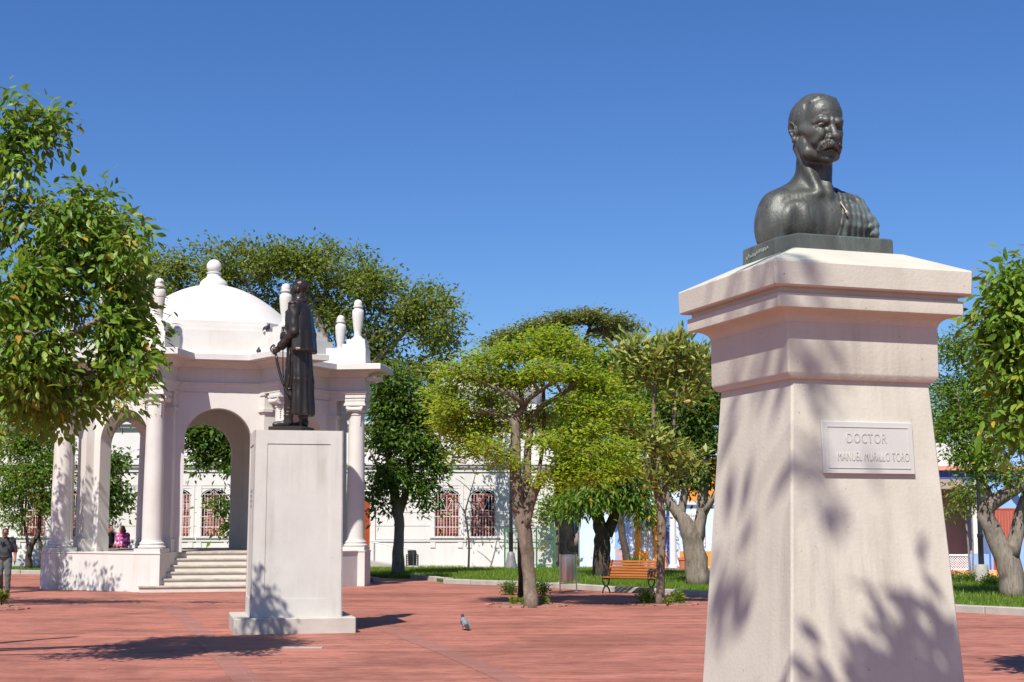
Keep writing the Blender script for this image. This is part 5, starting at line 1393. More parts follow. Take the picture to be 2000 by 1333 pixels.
person('person', (mp.x, mp.y, 0), R_(8), walker, 1.12, 0.0115,
       [('shirt', M['shirt_dark'], ('trunk', 'uarm'), 0.016, [(DN, -0.86)]), ('trousers', M['jeans'], ('thigh', 'shin'), 0.016, [(UP, 0.95), (DN, -0.06)]), ('belt', M['shoe'], ('trunk',), 0.022, [(UP, 0.945), (DN, -0.905)])],
       'man in dark polo shirt and grey jeans walking across the plaza')
def standing(lean, turn):
    J = dict(head=(lean * 0.55, -0.05, 1.545), neck=(lean * 0.4, 0.0, 1.41), chest=(lean * 0.25, 0, 1.22), pelvis=(0, 0.02, 0.93), shl=(0.165 + lean * 0.35, 0, 1.36), shr=(-0.165 + lean * 0.35, 0, 1.36),
             ell=(0.22 + lean * 0.2, -0.02, 1.10), wrl=(0.08, -0.20, 1.04), elr=(-0.22 + lean * 0.2, -0.02, 1.10), wrr=(-0.06, -0.21, 1.03),
             hpl=(0.09, 0.02, 0.91), knl=(0.11, -0.04, 0.49), anl=(0.12, 0.0, 0.09), hpr=(-0.09, 0.02, 0.91), knr=(-0.15, -0.07, 0.49), anr=(-0.20, -0.04, 0.09))
    return J
wp = Vector((-13.55, 50.2, 0)); wq = Vector((-12.98, 50.0, 0))
person('person', wp, R_(70), standing(0.12, 0), 0.98, 0.014, [('jacket', M['black_cloth'], ('trunk', 'uarm', 'farm'), 0.018, [(DN, -0.98)]), ('trousers', M['brown_cloth'], ('thigh', 'shin'), 0.02, [(UP, 1.0), (DN, -0.08)])],
       'person in black jacket and brown trousers seen through the gazebo with bowed head', True).scale = (1.06, 1.06, 1.06)
person('person', wq, R_(-18), standing(-0.05, 0), 0.98, 0.014, [('blouse', M['floral'], ('trunk', 'uarm', 'farm'), 0.02, [(DN, -0.92)]), ('trousers', M['black_cloth'], ('thigh', 'shin'), 0.018, [(UP, 0.98), (DN, -0.08)])],
       'woman in pink and purple patterned blouse seen through the gazebo', True).scale = (1.05, 1.05, 1.05)

# ------------------------------------------------------------------ pigeons
def pigeon(loc, rz, label, pale=True, sc=1.0, head_turn=0.0):
    root = empty('pigeon', loc, rz, label, 'pigeon', 'pigeons on the plaza and gazebo')
    root.scale = (sc, sc, sc)
    K = Sculpt((-0.10, -0.16, -0.005), (0.10, 0.22, 0.29), 0.005)
    K.ell((0, 0.0, 0.125), (0.062, 0.105, 0.062), 0.02, 'add', Matrix.Rotation(R_(-28), 4, 'X'))
    K.ell((0, -0.055, 0.150), (0.052, 0.052, 0.058), 0.03)
    K.build('body', M['feather_grey'] if pale else M['feather_dark'], root)
    K = Sculpt((-0.10, -0.16, -0.005), (0.10, 0.22, 0.29), 0.005)
    K.cone((0, -0.07, 0.165), (0, -0.090, 0.225), 0.040, 0.025, 0.02); K.ell((0, -0.098, 0.240), (0.023, 0.030, 0.024), 0.012)
    K.cone((0, -0.122, 0.238), (0, -0.145, 0.230), 0.007, 0.003, 0.006)
    K.build('head', M['feather_dark'], root)
    K = Sculpt((-0.10, -0.16, -0.005), (0.10, 0.24, 0.29), 0.005)
    for s in (-1, 1): K.ell((s * 0.052, 0.045, 0.115), (0.014, 0.10, 0.045), 0.01, 'add', Matrix.Rotation(R_(-30), 4, 'X'))
    w = K.build('wing', M['feather_grey'] if pale else M['feather_dark'], root)
    K = Sculpt((-0.10, -0.16, -0.005), (0.10, 0.26, 0.29), 0.005)
    K.box((0, 0.15, 0.055), (0.026, 0.07, 0.010), 0.008, 0.01, 'add', Matrix.Rotation(R_(-33), 4, 'X'))
    for s in (-1, 1):
        K.path([(s * 0.066, -0.01, 0.135), (s * 0.064, 0.05, 0.105), (s * 0.05, 0.11, 0.072)], 0.008, 0.004); K.path([(s * 0.066, 0.025, 0.145), (s * 0.052, 0.085, 0.105)], 0.007, 0.004)
    K.build('tail', M['feather_dark'], root)
    for s in (-1, 1):
        f = MB().tube([(s * 0.028, 0.0, 0.085), (s * 0.028, -0.004, 0.006)], 0.006, 6)
        for a in (-0.5, 0, 0.5): f.tube([(s * 0.028, -0.004, 0.005), (s * 0.028 + 0.032 * math.sin(a), -0.004 - 0.032 * math.cos(a), 0.004)], 0.004, 5)
        f.build('leg', M['bird_foot'], root)
    return root
pg = ground_at(907, 1231)
pigeon((pg.x, pg.y, 0.004), R_(-158), 'grey pigeon with dark head and tail standing on the red paving')
n_, t_ = er(VA[0] + PI / 8), et(VA[0] + PI / 8)
a1 = GC + n_ * 3.395 + t_ * 1.30; pigeon((a1.x, a1.y, 7.203), R_(150), 'dark pigeon perched on the upper ledge of the gazebo drum', False, 0.95)
a2 = GC + n_ * 4.0 + t_ * 1.02; pigeon((a2.x, a2.y, 6.463), R_(190), 'dark pigeon standing on the gazebo roof below the dome', False, 0.92)
# ------------------------------------------------------------------ trees
def grow(name, label, limbs, blobs, leaf, bark, seed, group=None, cat='tree', twig_r=0.007, loose=0.45, single_leaves=0, pw=0.46):
    """limbs: polylines of (x, y, z, radius), the first starts on the ground; blobs: (x, y, z, rx, ry, rz, clusters)"""
    rng = np.random.default_rng(seed)
    base = Vector(limbs[0][0][:3])
    root = empty(name, base, 0, label, cat, group)
    b0 = np.array(base)
    # --- trunk and limbs as smooth tubes with a little wobble
    mb = MB(); nodes, par, rad, plen = [], [], [], []
    for li, L in enumerate(limbs):
        P = np.array([p[:3] for p in L]); Rr = np.array([p[3] for p in L])
        seg = np.linalg.norm(np.diff(P, axis=0), axis=1); cum = np.r_[0, np.cumsum(seg)]
        n = max(4, int(cum[-1] / 0.22))
        t = np.linspace(0, cum[-1], n)
        # Catmull-Rom through the given points
        Q = np.zeros((n, 3)); RR = np.interp(t, cum, Rr)
        for k, tt in enumerate(t):
            i = min(np.searchsorted(cum, tt, side='right') - 1, len(P) - 2); u = (tt - cum[i]) / max(seg[i], 1e-6)
            p0, p1, p2, p3 = P[max(i - 1, 0)], P[i], P[i + 1], P[min(i + 2, len(P) - 1)]
            Q[k] = 0.5 * (2 * p1 + (p2 - p0) * u + (2 * p0 - 5 * p1 + 4 * p2 - p3) * u * u + (3 * p1 - p0 - 3 * p2 + p3) * u ** 3)
        wob = rng.normal(0, 1, (n, 3)) * RR[:, None] * 0.06
        wob[0] = 0; Q = Q + wob
        if li == 0:                     # root flare
            RR = RR * (1 + 0.22 * np.exp(-np.maximum(t, 0) / (2.2 * Rr[0])))
            Q[0, 2] -= 0.08
        ns = 12 if Rr.max() > 0.08 else 8
        ring0 = len(mb.v)
        mb.tube([tuple(q - b0) for q in Q], list(RR), ns)
        V = np.array(mb.v[ring0:]); ph = rng.uniform(0, 6.28, 4)
        for k in range(n):              # lumpy, fluted cross-sections
            c = Q[k] - b0; sl = slice(k * ns, (k + 1) * ns)
            ang = np.arange(ns) / ns * 2 * np.pi
            f = 1 + 0.10 * np.sin(2 * ang + ph[0] + k * 0.3) + 0.06 * np.sin(3 * ang + ph[1] - k * 0.5) + rng.normal(0, 0.035, ns)
            V[sl] = c + (V[sl] - c) * f[:, None]
        mb.v[ring0:] = [tuple(v) for v in V]
        st = len(nodes)
        pidx = -1 if li == 0 else int(np.argmin(np.linalg.norm(np.array(nodes) - Q[0], axis=1)))
        for k in range(n):
            nodes.append(Q[k]); par.append(pidx if k == 0 else st + k - 1); rad.append(RR[k])
            plen.append(0 if par[-1] < 0 else plen[par[-1]] + float(np.linalg.norm(Q[k] - nodes[par[-1]])))
    mb.build('trunk', M[bark], root, True)
    n_fixed = len(nodes)
    # --- leaf clusters scattered through the crown, each joined to the nearest branch
    tips = []
    for bx, by, bz, rx, ry, rz, cnt in blobs:
        d = rng.normal(0, 1, (cnt, 3)); d /= np.linalg.norm(d, axis=1)[:, None]
        r = rng.uniform(0.05, 1, cnt) ** 0.42
        ctr = np.array([bx, by, bz]) + d * r[:, None] * np.array([rx, ry, rz])
        if loose > 0:                   # sprays with gaps between them
            ns_ = min(cnt, max(2, int(cnt / 6))); pick = rng.integers(0, ns_, cnt)
            ctr = ctr * (1 - loose) + ctr[pick] * loose
        tips.append(ctr)
    tips = np.concatenate(tips)
    top = np.array(limbs[0][-1][:3])
    tips = tips[np.argsort(np.linalg.norm(tips - top, axis=1))]
    N = np.zeros((n_fixed + len(tips) * 5 + 8, 3)); N[:n_fixed] = nodes; cnt_n = n_fixed
    par = list(par); PL = np.zeros(len(N)); PL[:n_fixed] = plen
    minz = limbs[0][0][2] + 0.25 * (top[2] - limbs[0][0][2])
    free = N[:n_fixed, 2] < minz
    tip_nodes, dirs = [], []
    for p in tips:
        d = np.linalg.norm(N[:cnt_n] - p, axis=1) + 0.12 * PL[:cnt_n] + np.maximum(0, N[:cnt_n, 2] - p[2]) * 0.5
        d[:n_fixed][free] += 50
        j = int(np.argmin(d)); a = N[j]; L = np.linalg.norm(p - a)
        k = int(np.clip(L / 0.35, 1, 4)); prev = j
        out = (p - a); bow = np.array([0, 0, 0.10 * L]) + rng.normal(0, 0.07 * L, 3)
        for q in range(1, k + 1):
            t = q / k
            N[cnt_n] = a + out * t + bow * 4 * t * (1 - t); par.append(prev); PL[cnt_n] = PL[prev] + L / k; prev = cnt_n; cnt_n += 1
        tip_nodes.append(prev); v = out + np.array([0, 0, 0.05]); dirs.append(v / (np.linalg.norm(v) + 1e-6))
    N = N[:cnt_n]; par = np.array(par)
    w = np.zeros(cnt_n); w[tip_nodes] = 1
    for i in range(cnt_n - 1, -1, -1):
        if par[i] >= 0: w[par[i]] += w[i]
    TR = twig_r * np.maximum(w, 1) ** pw
    # --- thin branches: five-sided frusta
    idx = np.arange(n_fixed, cnt_n); A, B = N[par[idx]], N[idx]
    ra = np.minimum(TR[par[idx]], np.where(par[idx] < n_fixed, np.array(rad + [9] * (cnt_n - n_fixed))[par[idx]] * 0.75, 9)); rb = TR[idx]
    ra = np.minimum(ra, rb * 1.7)
    D = B - A; Ln = np.linalg.norm(D, axis=1)[:, None] + 1e-9; D = D / Ln
    U = np.cross(D, np.where(np.abs(D[:, 2:3]) > 0.9, [[1.0, 0, 0]], [[0, 0, 1.0]])); U /= np.linalg.norm(U, axis=1)[:, None] + 1e-9; W = np.cross(D, U)
    ns = 5; ang = np.arange(ns) / ns * 2 * np.pi
    ringv = U[:, None, :] * np.cos(ang)[None, :, None] + W[:, None, :] * np.sin(ang)[None, :, None]
    VA_ = A[:, None, :] + ringv * ra[:, None, None]; VB_ = B[:, None, :] + ringv * rb[:, None, None]
    V = np.concatenate([VA_, VB_], 1).reshape(-1, 3) - b0
    f = np.array([(i, (i + 1) % ns, ns + (i + 1) % ns, ns + i) for i in range(ns)])
    F = (f[None] + (np.arange(len(idx)) * 2 * ns)[:, None, None]).reshape(-1, 4)
    o = link_mesh('branches', np_mesh('branches', V, F), M[leaf.get('twig', bark)], root, True); o['kind'] = 'stuff'
    # --- leaves
    T = N[tip_nodes]; Dr = np.array(dirs)
    m = leaf['n']; nl = len(T) * m
    sp = leaf['spread']; fl = leaf.get('flat', 0.7)
    off = rng.normal(0, 1, (nl, 3)) * np.array([sp, sp, sp * fl])
    C0 = np.repeat(T, m, 0) + off - np.repeat(Dr, m, 0) * (rng.uniform(0, 1, nl) * sp * 0.8)[:, None]
    dr = np.repeat(Dr, m, 0) * 0.5 + rng.normal(0, 0.6, (nl, 3)) + off / sp * 0.35
    dr[:, 2] = dr[:, 2] * leaf.get('flatdir', 0.8) - leaf['droop']
    dr /= np.linalg.norm(dr, axis=1)[:, None] + 1e-9
    nm = rng.normal(0, leaf.get('tilt', 0.55), (nl, 3)) + np.array([0, 0, 1.0])
    sd = np.cross(nm, dr); sd /= np.linalg.norm(sd, axis=1)[:, None] + 1e-9
    nn = np.cross(dr, sd)
    size = leaf['size'] * rng.uniform(0.65, 1.25, nl); wd = size * leaf['aspect']
    def leaf_mesh(sel, nm_='crown', origin=None):
        c, d_, s_, n_, z_, w_ = C0[sel], dr[sel], sd[sel], nn[sel], size[sel][:, None], wd[sel][:, None]
        k = len(c)
        if leaf.get('fine', True):      # a pointed oval blade, folded along its midrib and curling down to the tip
            prof = ((0, 0), (0.20, 0.62), (0.45, 1.0), (0.72, 0.72), (1.0, 0))
            P = [c + d_ * z_ * u + s_ * w_ * 0.5 * v * sg + n_ * (w_ * 0.14 * v - z_ * 0.16 * u * u) for sg in (1,) for u, v in prof] + [c + d_ * z_ * u - s_ * w_ * 0.5 * v + n_ * (w_ * 0.14 * v - z_ * 0.16 * u * u) for u, v in prof[1:4]] + [c + d_ * z_ * u - n_ * z_ * 0.16 * u * u for u in (0.33, 0.66)]
            V = np.stack(P, 1).reshape(-1, 3) - b0
            f = np.array([(0, 8, 1), (1, 8, 2), (8, 9, 2), (2, 9, 3), (3, 9, 4), (0, 5, 8), (5, 6, 8), (8, 6, 9), (6, 7, 9), (7, 4, 9)]); nv = 10
        else:
            p0 = c; p3 = c + d_ * z_ - n_ * z_ * 0.10
            lft = c + d_ * z_ * 0.42 + s_ * w_ * 0.5 + n_ * w_ * 0.16; rgt = c + d_ * z_ * 0.42 - s_ * w_ * 0.5 + n_ * w_ * 0.16
            V = np.stack([p0, lft, p3, rgt], 1).reshape(-1, 3) - b0
            f = np.array([(0, 2, 1), (0, 3, 2)]); nv = 4
        F = (f[None] + (np.arange(k) * nv)[:, None, None]).reshape(-1, 3)
        return np_mesh(nm_, V, F)
    allsel = np.ones(nl, dtype=bool)
    if single_leaves:                   # the largest leaves in view are pieces of their own
        camv = C0 - np.array([0, 0, CAM_H]); px = 1000 + CAM_F * camv[:, 0] / np.maximum(camv[:, 1], 0.1); py = 1027 - CAM_F * camv[:, 2] / np.maximum(camv[:, 1], 0.1)
        vis = (px > 4) & (px < 1990) & (py > 150) & (py < 1100)
        score = np.where(vis, size / np.linalg.norm(camv, axis=1) * (1 + 0.2 * rng.random(nl)), 0)
        big = np.argsort(-score)[:single_leaves]; big = big[score[big] > 0]
        proto = None
        A_ = leaf['aspect']; prof = ((0, 0), (0.20, 0.62), (0.45, 1.0), (0.72, 0.72), (1.0, 0))
        z = np.array([(u, A_ * 0.5 * v, A_ * 0.14 * v - 0.16 * u * u) for u, v in prof] + [(u, -A_ * 0.5 * v, A_ * 0.14 * v - 0.16 * u * u) for u, v in prof[1:4]] + [(u, 0, -0.16 * u * u) for u in (0.33, 0.66)])
        LF = np.array([(0, 8, 1), (1, 8, 2), (8, 9, 2), (2, 9, 3), (3, 9, 4), (0, 5, 8), (5, 6, 8), (8, 6, 9), (6, 7, 9), (7, 4, 9)])
        protos = []
        for q in range(5):
            me = np_mesh('leaf', z * np.array([1, 1, 0.7 + 0.3 * q]), LF)
            me.materials.append(M[leaf['mat'] + '_single'][q]); protos.append(me)
        for i in big:
            o = bpy.data.objects.new('leaf', protos[int(rng.choice(5, p=(0.28, 0.30, 0.23, 0.155, 0.035)))]); COL.objects.link(o); o.parent = root
            d_, s_, n_ = dr[i] * size[i], sd[i] * size[i], nn[i] * size[i]
            o.matrix_local = Matrix(((d_[0], s_[0], n_[0], C0[i, 0] - b0[0]), (d_[1], s_[1], n_[1], C0[i, 1] - b0[1]), (d_[2], s_[2], n_[2], C0[i, 2] - b0[2]), (0, 0, 0, 1)))
        allsel[big] = False
    o = link_mesh('crown', leaf_mesh(allsel), M[leaf['mat']], root); o['kind'] = 'stuff'
    return root
def limb(*pts): return [(*p[:3], p[3]) for p in pts]
def pl(px, py, Y, r): v = at(px, py, Y); return (v.x, v.y, v.z, r)
def blob(px, py, Y, rpx, rpz, ry, n):
    v = at(px, py, Y); k = Y / CAM_F
    return (v.x, v.y, v.z, rpx * k, ry, rpz * k, n)
def gp(px, py, r): v = ground_at(px, py); return (v.x, v.y, 0.0, r)
for nm, cols in (('leaf_front', [(0.07, 0.15, 0.016), (0.115, 0.23, 0.024), (0.16, 0.29, 0.032), (0.21, 0.32, 0.04), (0.45, 0.22, 0.03)]),):
    M[nm + '_single'] = [leaf_mat('single_leaf_%s' % w, [(0.0, c), (1.0, tuple(x * 1.05 for x in c))]) for w, c in zip(('deep', 'green', 'fresh', 'light', 'orange'), cols)]

def shade_blob(x, y, z, t, r, n, rv=None):      # crown part whose shadow falls at (x, y, z)
    p = Vector((x, y, z)) - SUN_DIR * t
    return (p.x, p.y, p.z, r, r, rv or r, n)
FRONT = dict(mat='leaf_front', n=25, size=0.145, aspect=0.42, spread=0.150, droop=0.70, flat=1.0, twig='bark_grey')
# 1 the near tree at the left edge: its trunk stands outside the frame
tx, ty = -9.4, 18.6
L = [limb((tx, ty, 0, 0.24), (tx + 0.1, ty, 1.6, 0.20), (tx + 0.3, ty + 0.1, 3.0, 0.17), (tx + 0.3, ty + 0.3, 4.6, 0.12), (tx + 0.7, ty + 0.4, 6.4, 0.07)),
     limb((tx + 0.2, ty, 2.6, 0.12), (tx + 1.6, ty + 0.2, 3.6, 0.09), (tx + 3.0, ty + 0.4, 4.6, 0.06), (tx + 4.0, ty + 0.3, 5.2, 0.03)),
     limb((tx + 0.3, ty, 3.4, 0.10), (tx + 1.4, ty - 0.4, 4.8, 0.07), (tx + 2.4, ty - 0.6, 6.0, 0.04)),
     limb((tx + 0.2, ty, 2.4, 0.08), (tx + 1.7, ty - 0.3, 3.0, 0.06), (tx + 3.0, ty - 0.1, 3.2, 0.035))]
Bl = [blob(105, 232, 18.6, 30, 20, 0.4, 9), blob(165, 385, 18.7, 36, 18, 0.4, 8), blob(240, 460, 18.8, 20, 24, 0.4, 6), blob(40, 255, 18.6, 75, 55, 0.8, 36), blob(-60, 320, 18.6, 110, 90, 1.0, 40), blob(30, 300, 18.4, 55, 40, 0.7, 14),
      blob(95, 455, 18.6, 150, 75, 1.3, 84), blob(185, 470, 18.9, 80, 75, 1.0, 56), blob(60, 580, 18.6, 190, 85, 1.5, 120), blob(205, 570, 18.9, 58, 55, 0.8, 30),
      blob(232, 650, 18.7, 44, 44, 0.7, 28), blob(268, 700, 18.7, 22, 26, 0.5, 8), blob(80, 690, 18.3, 175, 75, 1.4, 112), blob(205, 610, 18.4, 70, 40, 0.8, 26),
      blob(85, 748, 18.3, 110, 38, 1.0, 50), blob(118, 785, 18.3, 30, 20, 0.4, 7), blob(-100, 560, 18.4, 180, 220, 2.0, 70), blob(222, 445, 20.4, 42, 42, 0.4, 20), blob(250, 520, 20.2, 26, 26, 0.3, 8), blob(30, 750, 18.0, 60, 36, 0.7, 16)]
rg_ = random.Random(77)
Bl = [b[:6] + (int(b[6] * 0.60) + 1,) for b in Bl]
for px, py in ((30, 205), (70, 215), (205, 400), (240, 440), (246, 480), (215, 505), (250, 540), (252, 590), (272, 650), (284, 690), (278, 722), (250, 700), (226, 745), (225, 700), (205, 745), (180, 768), (140, 795), (112, 812), (85, 800), (50, 790), (20, 780), (250, 615), (20, 380), (60, 395), (170, 420)):
    Bl.append(blob(px + rg_.uniform(-8, 8), py + rg_.uniform(-8, 8), 18.6 + rg_.uniform(-0.5, 0.7), rg_.uniform(10, 20), rg_.uniform(10, 18), 0.25, rg_.randint(3, 5)))
grow('tree', 'leafy near tree reaching in from the left edge with drooping yellow-flecked leaves', L, Bl, FRONT, 'bark_grey', 11, single_leaves=300, loose=0.72)
# 2 the tree beyond it whose trunk is also outside the frame and whose shade falls by the gazebo
tx, ty = -12.6, 30.4
L = [limb((tx, ty, 0, 0.2), (tx + 0.1, ty, 1.8, 0.16), (tx - 0.2, ty + 0.2, 3.6, 0.12), (tx, ty + 0.3, 5.6, 0.07)), limb((tx, ty, 2.2, 0.1), (tx + 1.2, ty + 0.6, 3.6, 0.06), (tx + 2.2, ty + 1.4, 4.6, 0.03)), limb((tx, ty, 2.4, 0.1), (tx - 1.2, ty + 0.8, 4.0, 0.06), (tx - 2.0, ty + 1.6, 5.0, 0.03))]
grow('tree', 'leafy tree standing past the left edge behind the nearest one', L,
     [(tx + 0.2, ty + 0.6, 4.7, 2.2, 1.6, 1.0, 60), (tx + 2.4, ty + 0.8, 4.9, 1.5, 0.8, 0.5, 34), (tx + 4.2, ty + 0.8, 4.6, 0.9, 0.6, 0.4, 16), (tx + 1.2, ty + 1.2, 4.2, 1.4, 1.2, 0.7, 30), (tx - 1.6, ty + 1.6, 5.0, 1.8, 1.8, 1.2, 60), (tx, ty + 0.5, 6.0, 1.6, 1.5, 0.9, 40)],
     dict(FRONT, n=20, spread=0.22), 'bark_grey', 12)
tx, ty = -16.8, 37.6
L = [limb((tx, ty, 0.1, 0.2), (tx + 0.2, ty, 2.0, 0.16), (tx + 0.5, ty - 0.2, 4.2, 0.12), (tx + 0.9, ty, 6.6, 0.06)), limb((tx + 0.3, ty, 2.6, 0.1), (tx + 1.6, ty + 0.2, 4.4, 0.06), (tx + 2.7, ty + 0.3, 5.4, 0.03))]
grow('tree', 'leafy tree past the left edge whose shade dapples the gazebo', L, [shade_blob(-12.65, 41.5, 1.5, 7, 0.30, 12), shade_blob(-12.6, 41.5, 2.5, 7, 0.28, 10), shade_blob(-12.05, 42.2, 1.5, 7, 0.30, 12), shade_blob(-12.0, 42.2, 2.4, 7, 0.28, 10), shade_blob(-12.9, 40.9, 0.6, 7, 0.40, 14), shade_blob(-12.0, 40.4, 0.55, 7, 0.45, 16), shade_blob(-11.2, 40.1, 0.7, 7, 0.40, 12), (tx + 2.6, ty + 0.7, 5.6, 1.1, 1.2, 0.9, 46), (tx + 1.2, ty + 0.2, 6.2, 1.6, 1.4, 1.0, 60), (tx + 3.0, ty + 0.4, 4.2, 0.7, 0.9, 0.8, 30), (tx, ty, 6.4, 2, 1.6, 1.2, 50)], dict(FRONT, n=20, spread=0.22), 'bark_grey', 13)
# 3 the tree at the right edge
tx, ty = 8.6, 16.2
L = [limb((tx, ty, 0, 0.22), (tx - 0.1, ty, 1.8, 0.18), (tx - 0.3, ty + 0.1, 3.4, 0.13), (tx - 0.2, ty + 0.3, 5.6, 0.07)), limb((tx - 0.2, ty, 2.6, 0.10), (tx - 1.4, ty + 0.3, 3.9, 0.07), (tx - 2.5, ty + 0.5, 4.7, 0.03)), limb((tx - 0.2, ty, 2.3, 0.08), (tx - 1.4, ty + 0.2, 3.0, 0.055), (tx - 2.5, ty + 0.4, 3.4, 0.03))]
Bl = [blob(1990, 560, 16.6, 75, 36, 0.6, 26), blob(1985, 640, 16.5, 62, 55, 0.7, 46), blob(1935, 610, 16.6, 40, 30, 0.5, 10), blob(1995, 740, 16.4, 55, 60, 0.7, 40), blob(1950, 680, 16.6, 34, 28, 0.4, 9), blob(2100, 650, 16.4, 110, 190, 1.3, 120), blob(1990, 840, 16.4, 36, 30, 0.4, 12)]
grow('tree', 'leafy near tree reaching in at the right edge behind the bust pedestal', L, Bl, FRONT, 'bark_grey', 14, single_leaves=240, loose=0.6)
# 4 the trees behind the photographer that throw the leaf shadows on the bust pedestal
Bl = [shade_blob(1.82, 6.13, 1.36, 5.6, 0.04, 5), shade_blob(1.64, 6.05, 1.28, 5.7, 0.06, 8), shade_blob(1.70, 6.06, 1.10, 5.6, 0.10, 12), shade_blob(1.38, 5.98, 1.10, 5.5, 0.07, 7), shade_blob(1.46, 6.0, 0.92, 5.5, 0.12, 9), shade_blob(1.78, 6.1, 0.98, 5.5, 0.11, 9),
      shade_blob(1.16, 5.9, 2.84, 9.0, 0.05, 2), shade_blob(1.24, 5.95, 2.16, 8.2, 0.03, 1), shade_blob(1.0, 6.5, 1.55, 8.4, 0.06, 2), shade_blob(1.08, 6.3, 2.72, 8.2, 0.04, 2),
      (-3.4, -4.4, 8.4, 1.5, 1.4, 0.8, 60), (-3.4, -4.6, 6.8, 1.3, 1.2, 0.8, 40)]
tx, ty = -3.0, -3.6
L = [limb((tx, ty, 0, 0.2), (tx, ty, 2.0, 0.16), (tx + 0.1, ty + 0.2, 4.0, 0.12), (tx + 0.2, ty + 0.4, 6.6, 0.08), (tx + 0.4, ty + 0.6, 8.4, 0.04)), limb((tx + 0.1, ty + 0.2, 4.2, 0.07), (tx + 1.4, ty + 2.6, 5.0, 0.05), (tx + 3.0, ty + 5.4, 5.5, 0.02)), limb((tx + 0.2, ty + 0.4, 6.4, 0.06), (tx + 1.2, ty + 1.8, 7.8, 0.04), (tx + 2.2, ty + 3.0, 8.8, 0.02))]
grow('tree', 'tall leafy tree behind the viewer shading the bust pedestal', L, Bl, dict(FRONT, n=13, spread=0.075), 'bark_grey', 15, twig_r=0.003, loose=0.1)
def bl(Y, *rows):
    return [blob(px, py, Y + dy, rx, rz, ry, n) for px, py, rx, rz, ry, dy, n in rows]
# 5 the layered yellow-green tree in the middle of the plaza
Y = 32.7
L = [limb(gp(1037, 1187, 0.155), pl(1033, 1120, Y, 0.145), pl(1027, 1060, Y, 0.145), pl(1020, 1020, Y, 0.155), pl(1012, 985, Y, 0.13), pl(1007, 920, Y, 0.115), pl(1006, 850, Y, 0.11), pl(1004, 815, Y, 0.105)),
     limb(pl(1022, 1030, Y, 0.13), pl(1038, 975, Y - 0.1, 0.115), pl(1056, 935, Y - 0.3, 0.10), pl(1085, 912, Y - 0.5, 0.085), pl(1130, 897, Y - 0.7, 0.06), pl(1180, 884, Y - 0.9, 0.035)),
     limb(pl(1020, 1020, Y, 0.09), pl(1030, 950, Y + 0.2, 0.08), pl(1033, 870, Y + 0.3, 0.065), pl(1046, 805, Y + 0.3, 0.06), pl(1090, 776, Y + 0.2, 0.055), pl(1122, 752, Y, 0.045), pl(1150, 738, Y, 0.03)),
     limb(pl(1014, 1000, Y, 0.09), pl(1003, 992, Y - 0.1, 0.07), pl(998, 978, Y - 0.1, 0.05)),
     limb(pl(1024, 1010, Y, 0.06), pl(1050, 930, Y + 0.3, 0.05), pl(1062, 850, Y + 0.6, 0.04), pl(1061, 740, Y + 0.7, 0.035), pl(1062, 680, Y + 0.6, 0.03)),
     limb(pl(1006, 840, Y, 0.085), pl(985, 812, Y, 0.075), pl(950, 806, Y - 0.3, 0.06), pl(895, 800, Y - 0.5, 0.035)),
     limb(pl(1004, 826, Y, 0.08), pl(970, 829, Y + 0.2, 0.06), pl(925, 824, Y + 0.5, 0.045), pl(868, 806, Y + 0.6, 0.025)),
     limb(pl(1004, 815, Y, 0.085), pl(1024, 792, Y, 0.075), pl(1000, 772, Y - 0.3, 0.055), pl(962, 756, Y - 0.5, 0.04), pl(925, 738, Y - 0.6, 0.025)),
     limb(pl(1024, 792, Y, 0.07), pl(1040, 772, Y - 0.3, 0.06), pl(1066, 758, Y - 0.4, 0.045), pl(1090, 735, Y - 0.5, 0.03)),
     limb(pl(1020, 790, Y, 0.06), pl(1012, 745, Y + 0.5, 0.05), pl(990, 700, Y + 0.7, 0.03)),
     limb(pl(1007, 900, Y, 0.05), pl(985, 885, Y - 0.5, 0.04), pl(950, 880, Y - 0.9, 0.025))]
Bl = bl(Y, (1062, 655, 56, 26, 1.0, 0.4, 54), (1010, 685, 62, 20, 1.2, 0.2, 54), (950, 700, 56, 20, 1.1, -0.2, 46), (1110, 685, 60, 22, 1.1, 0.3, 50), (900, 728, 48, 18, 1.0, -0.3, 40), (985, 742, 76, 20, 1.5, 0.5, 70), (1065, 722, 66, 20, 1.4, -0.3, 60), (1135, 735, 66, 22, 1.2, 0.2, 60),
        (868, 758, 34, 18, 0.8, 0.4, 26), (886, 795, 46, 18, 1.0, -0.4, 40), (948, 780, 44, 14, 0.9, 0.6, 26), (866, 818, 28, 14, 0.7, 0.6, 18), (1185, 755, 46, 20, 0.8, 0.2, 36), (1115, 790, 56, 18, 1.0, -0.3, 36), (1170, 800, 50, 18, 1.0, 0.2, 34), (1085, 858, 64, 16, 1.1, -0.5, 40), (1150, 832, 62, 16, 1.1, -0.4, 44), (1195, 872, 50, 15, 0.9, -0.8, 34), (1135, 892, 62, 14, 1.0, -0.8, 38), (1115, 915, 50, 15, 0.8, -0.6, 32), (1205, 905, 34, 16, 0.6, -0.8, 22), (950, 865, 50, 24, 1.0, -0.6, 26), (985, 905, 40, 20, 0.8, -0.5, 16), (910, 850, 38, 18, 0.8, 0.3, 18), (1050, 812, 56, 20, 1.0, 0.8, 30), (955, 838, 50, 18, 0.9, 0.3, 24), (900, 890, 30, 14, 0.7, 0, 8), (1225, 800, 36, 22, 0.8, 0.3, 22), (1090, 935, 46, 14, 0.7, -0.5, 24), (1165, 925, 44, 14, 0.7, -0.8, 24), (890, 835, 40, 18, 0.8, 0.2, 22), (935, 815, 40, 14, 0.9, 0.4, 18))
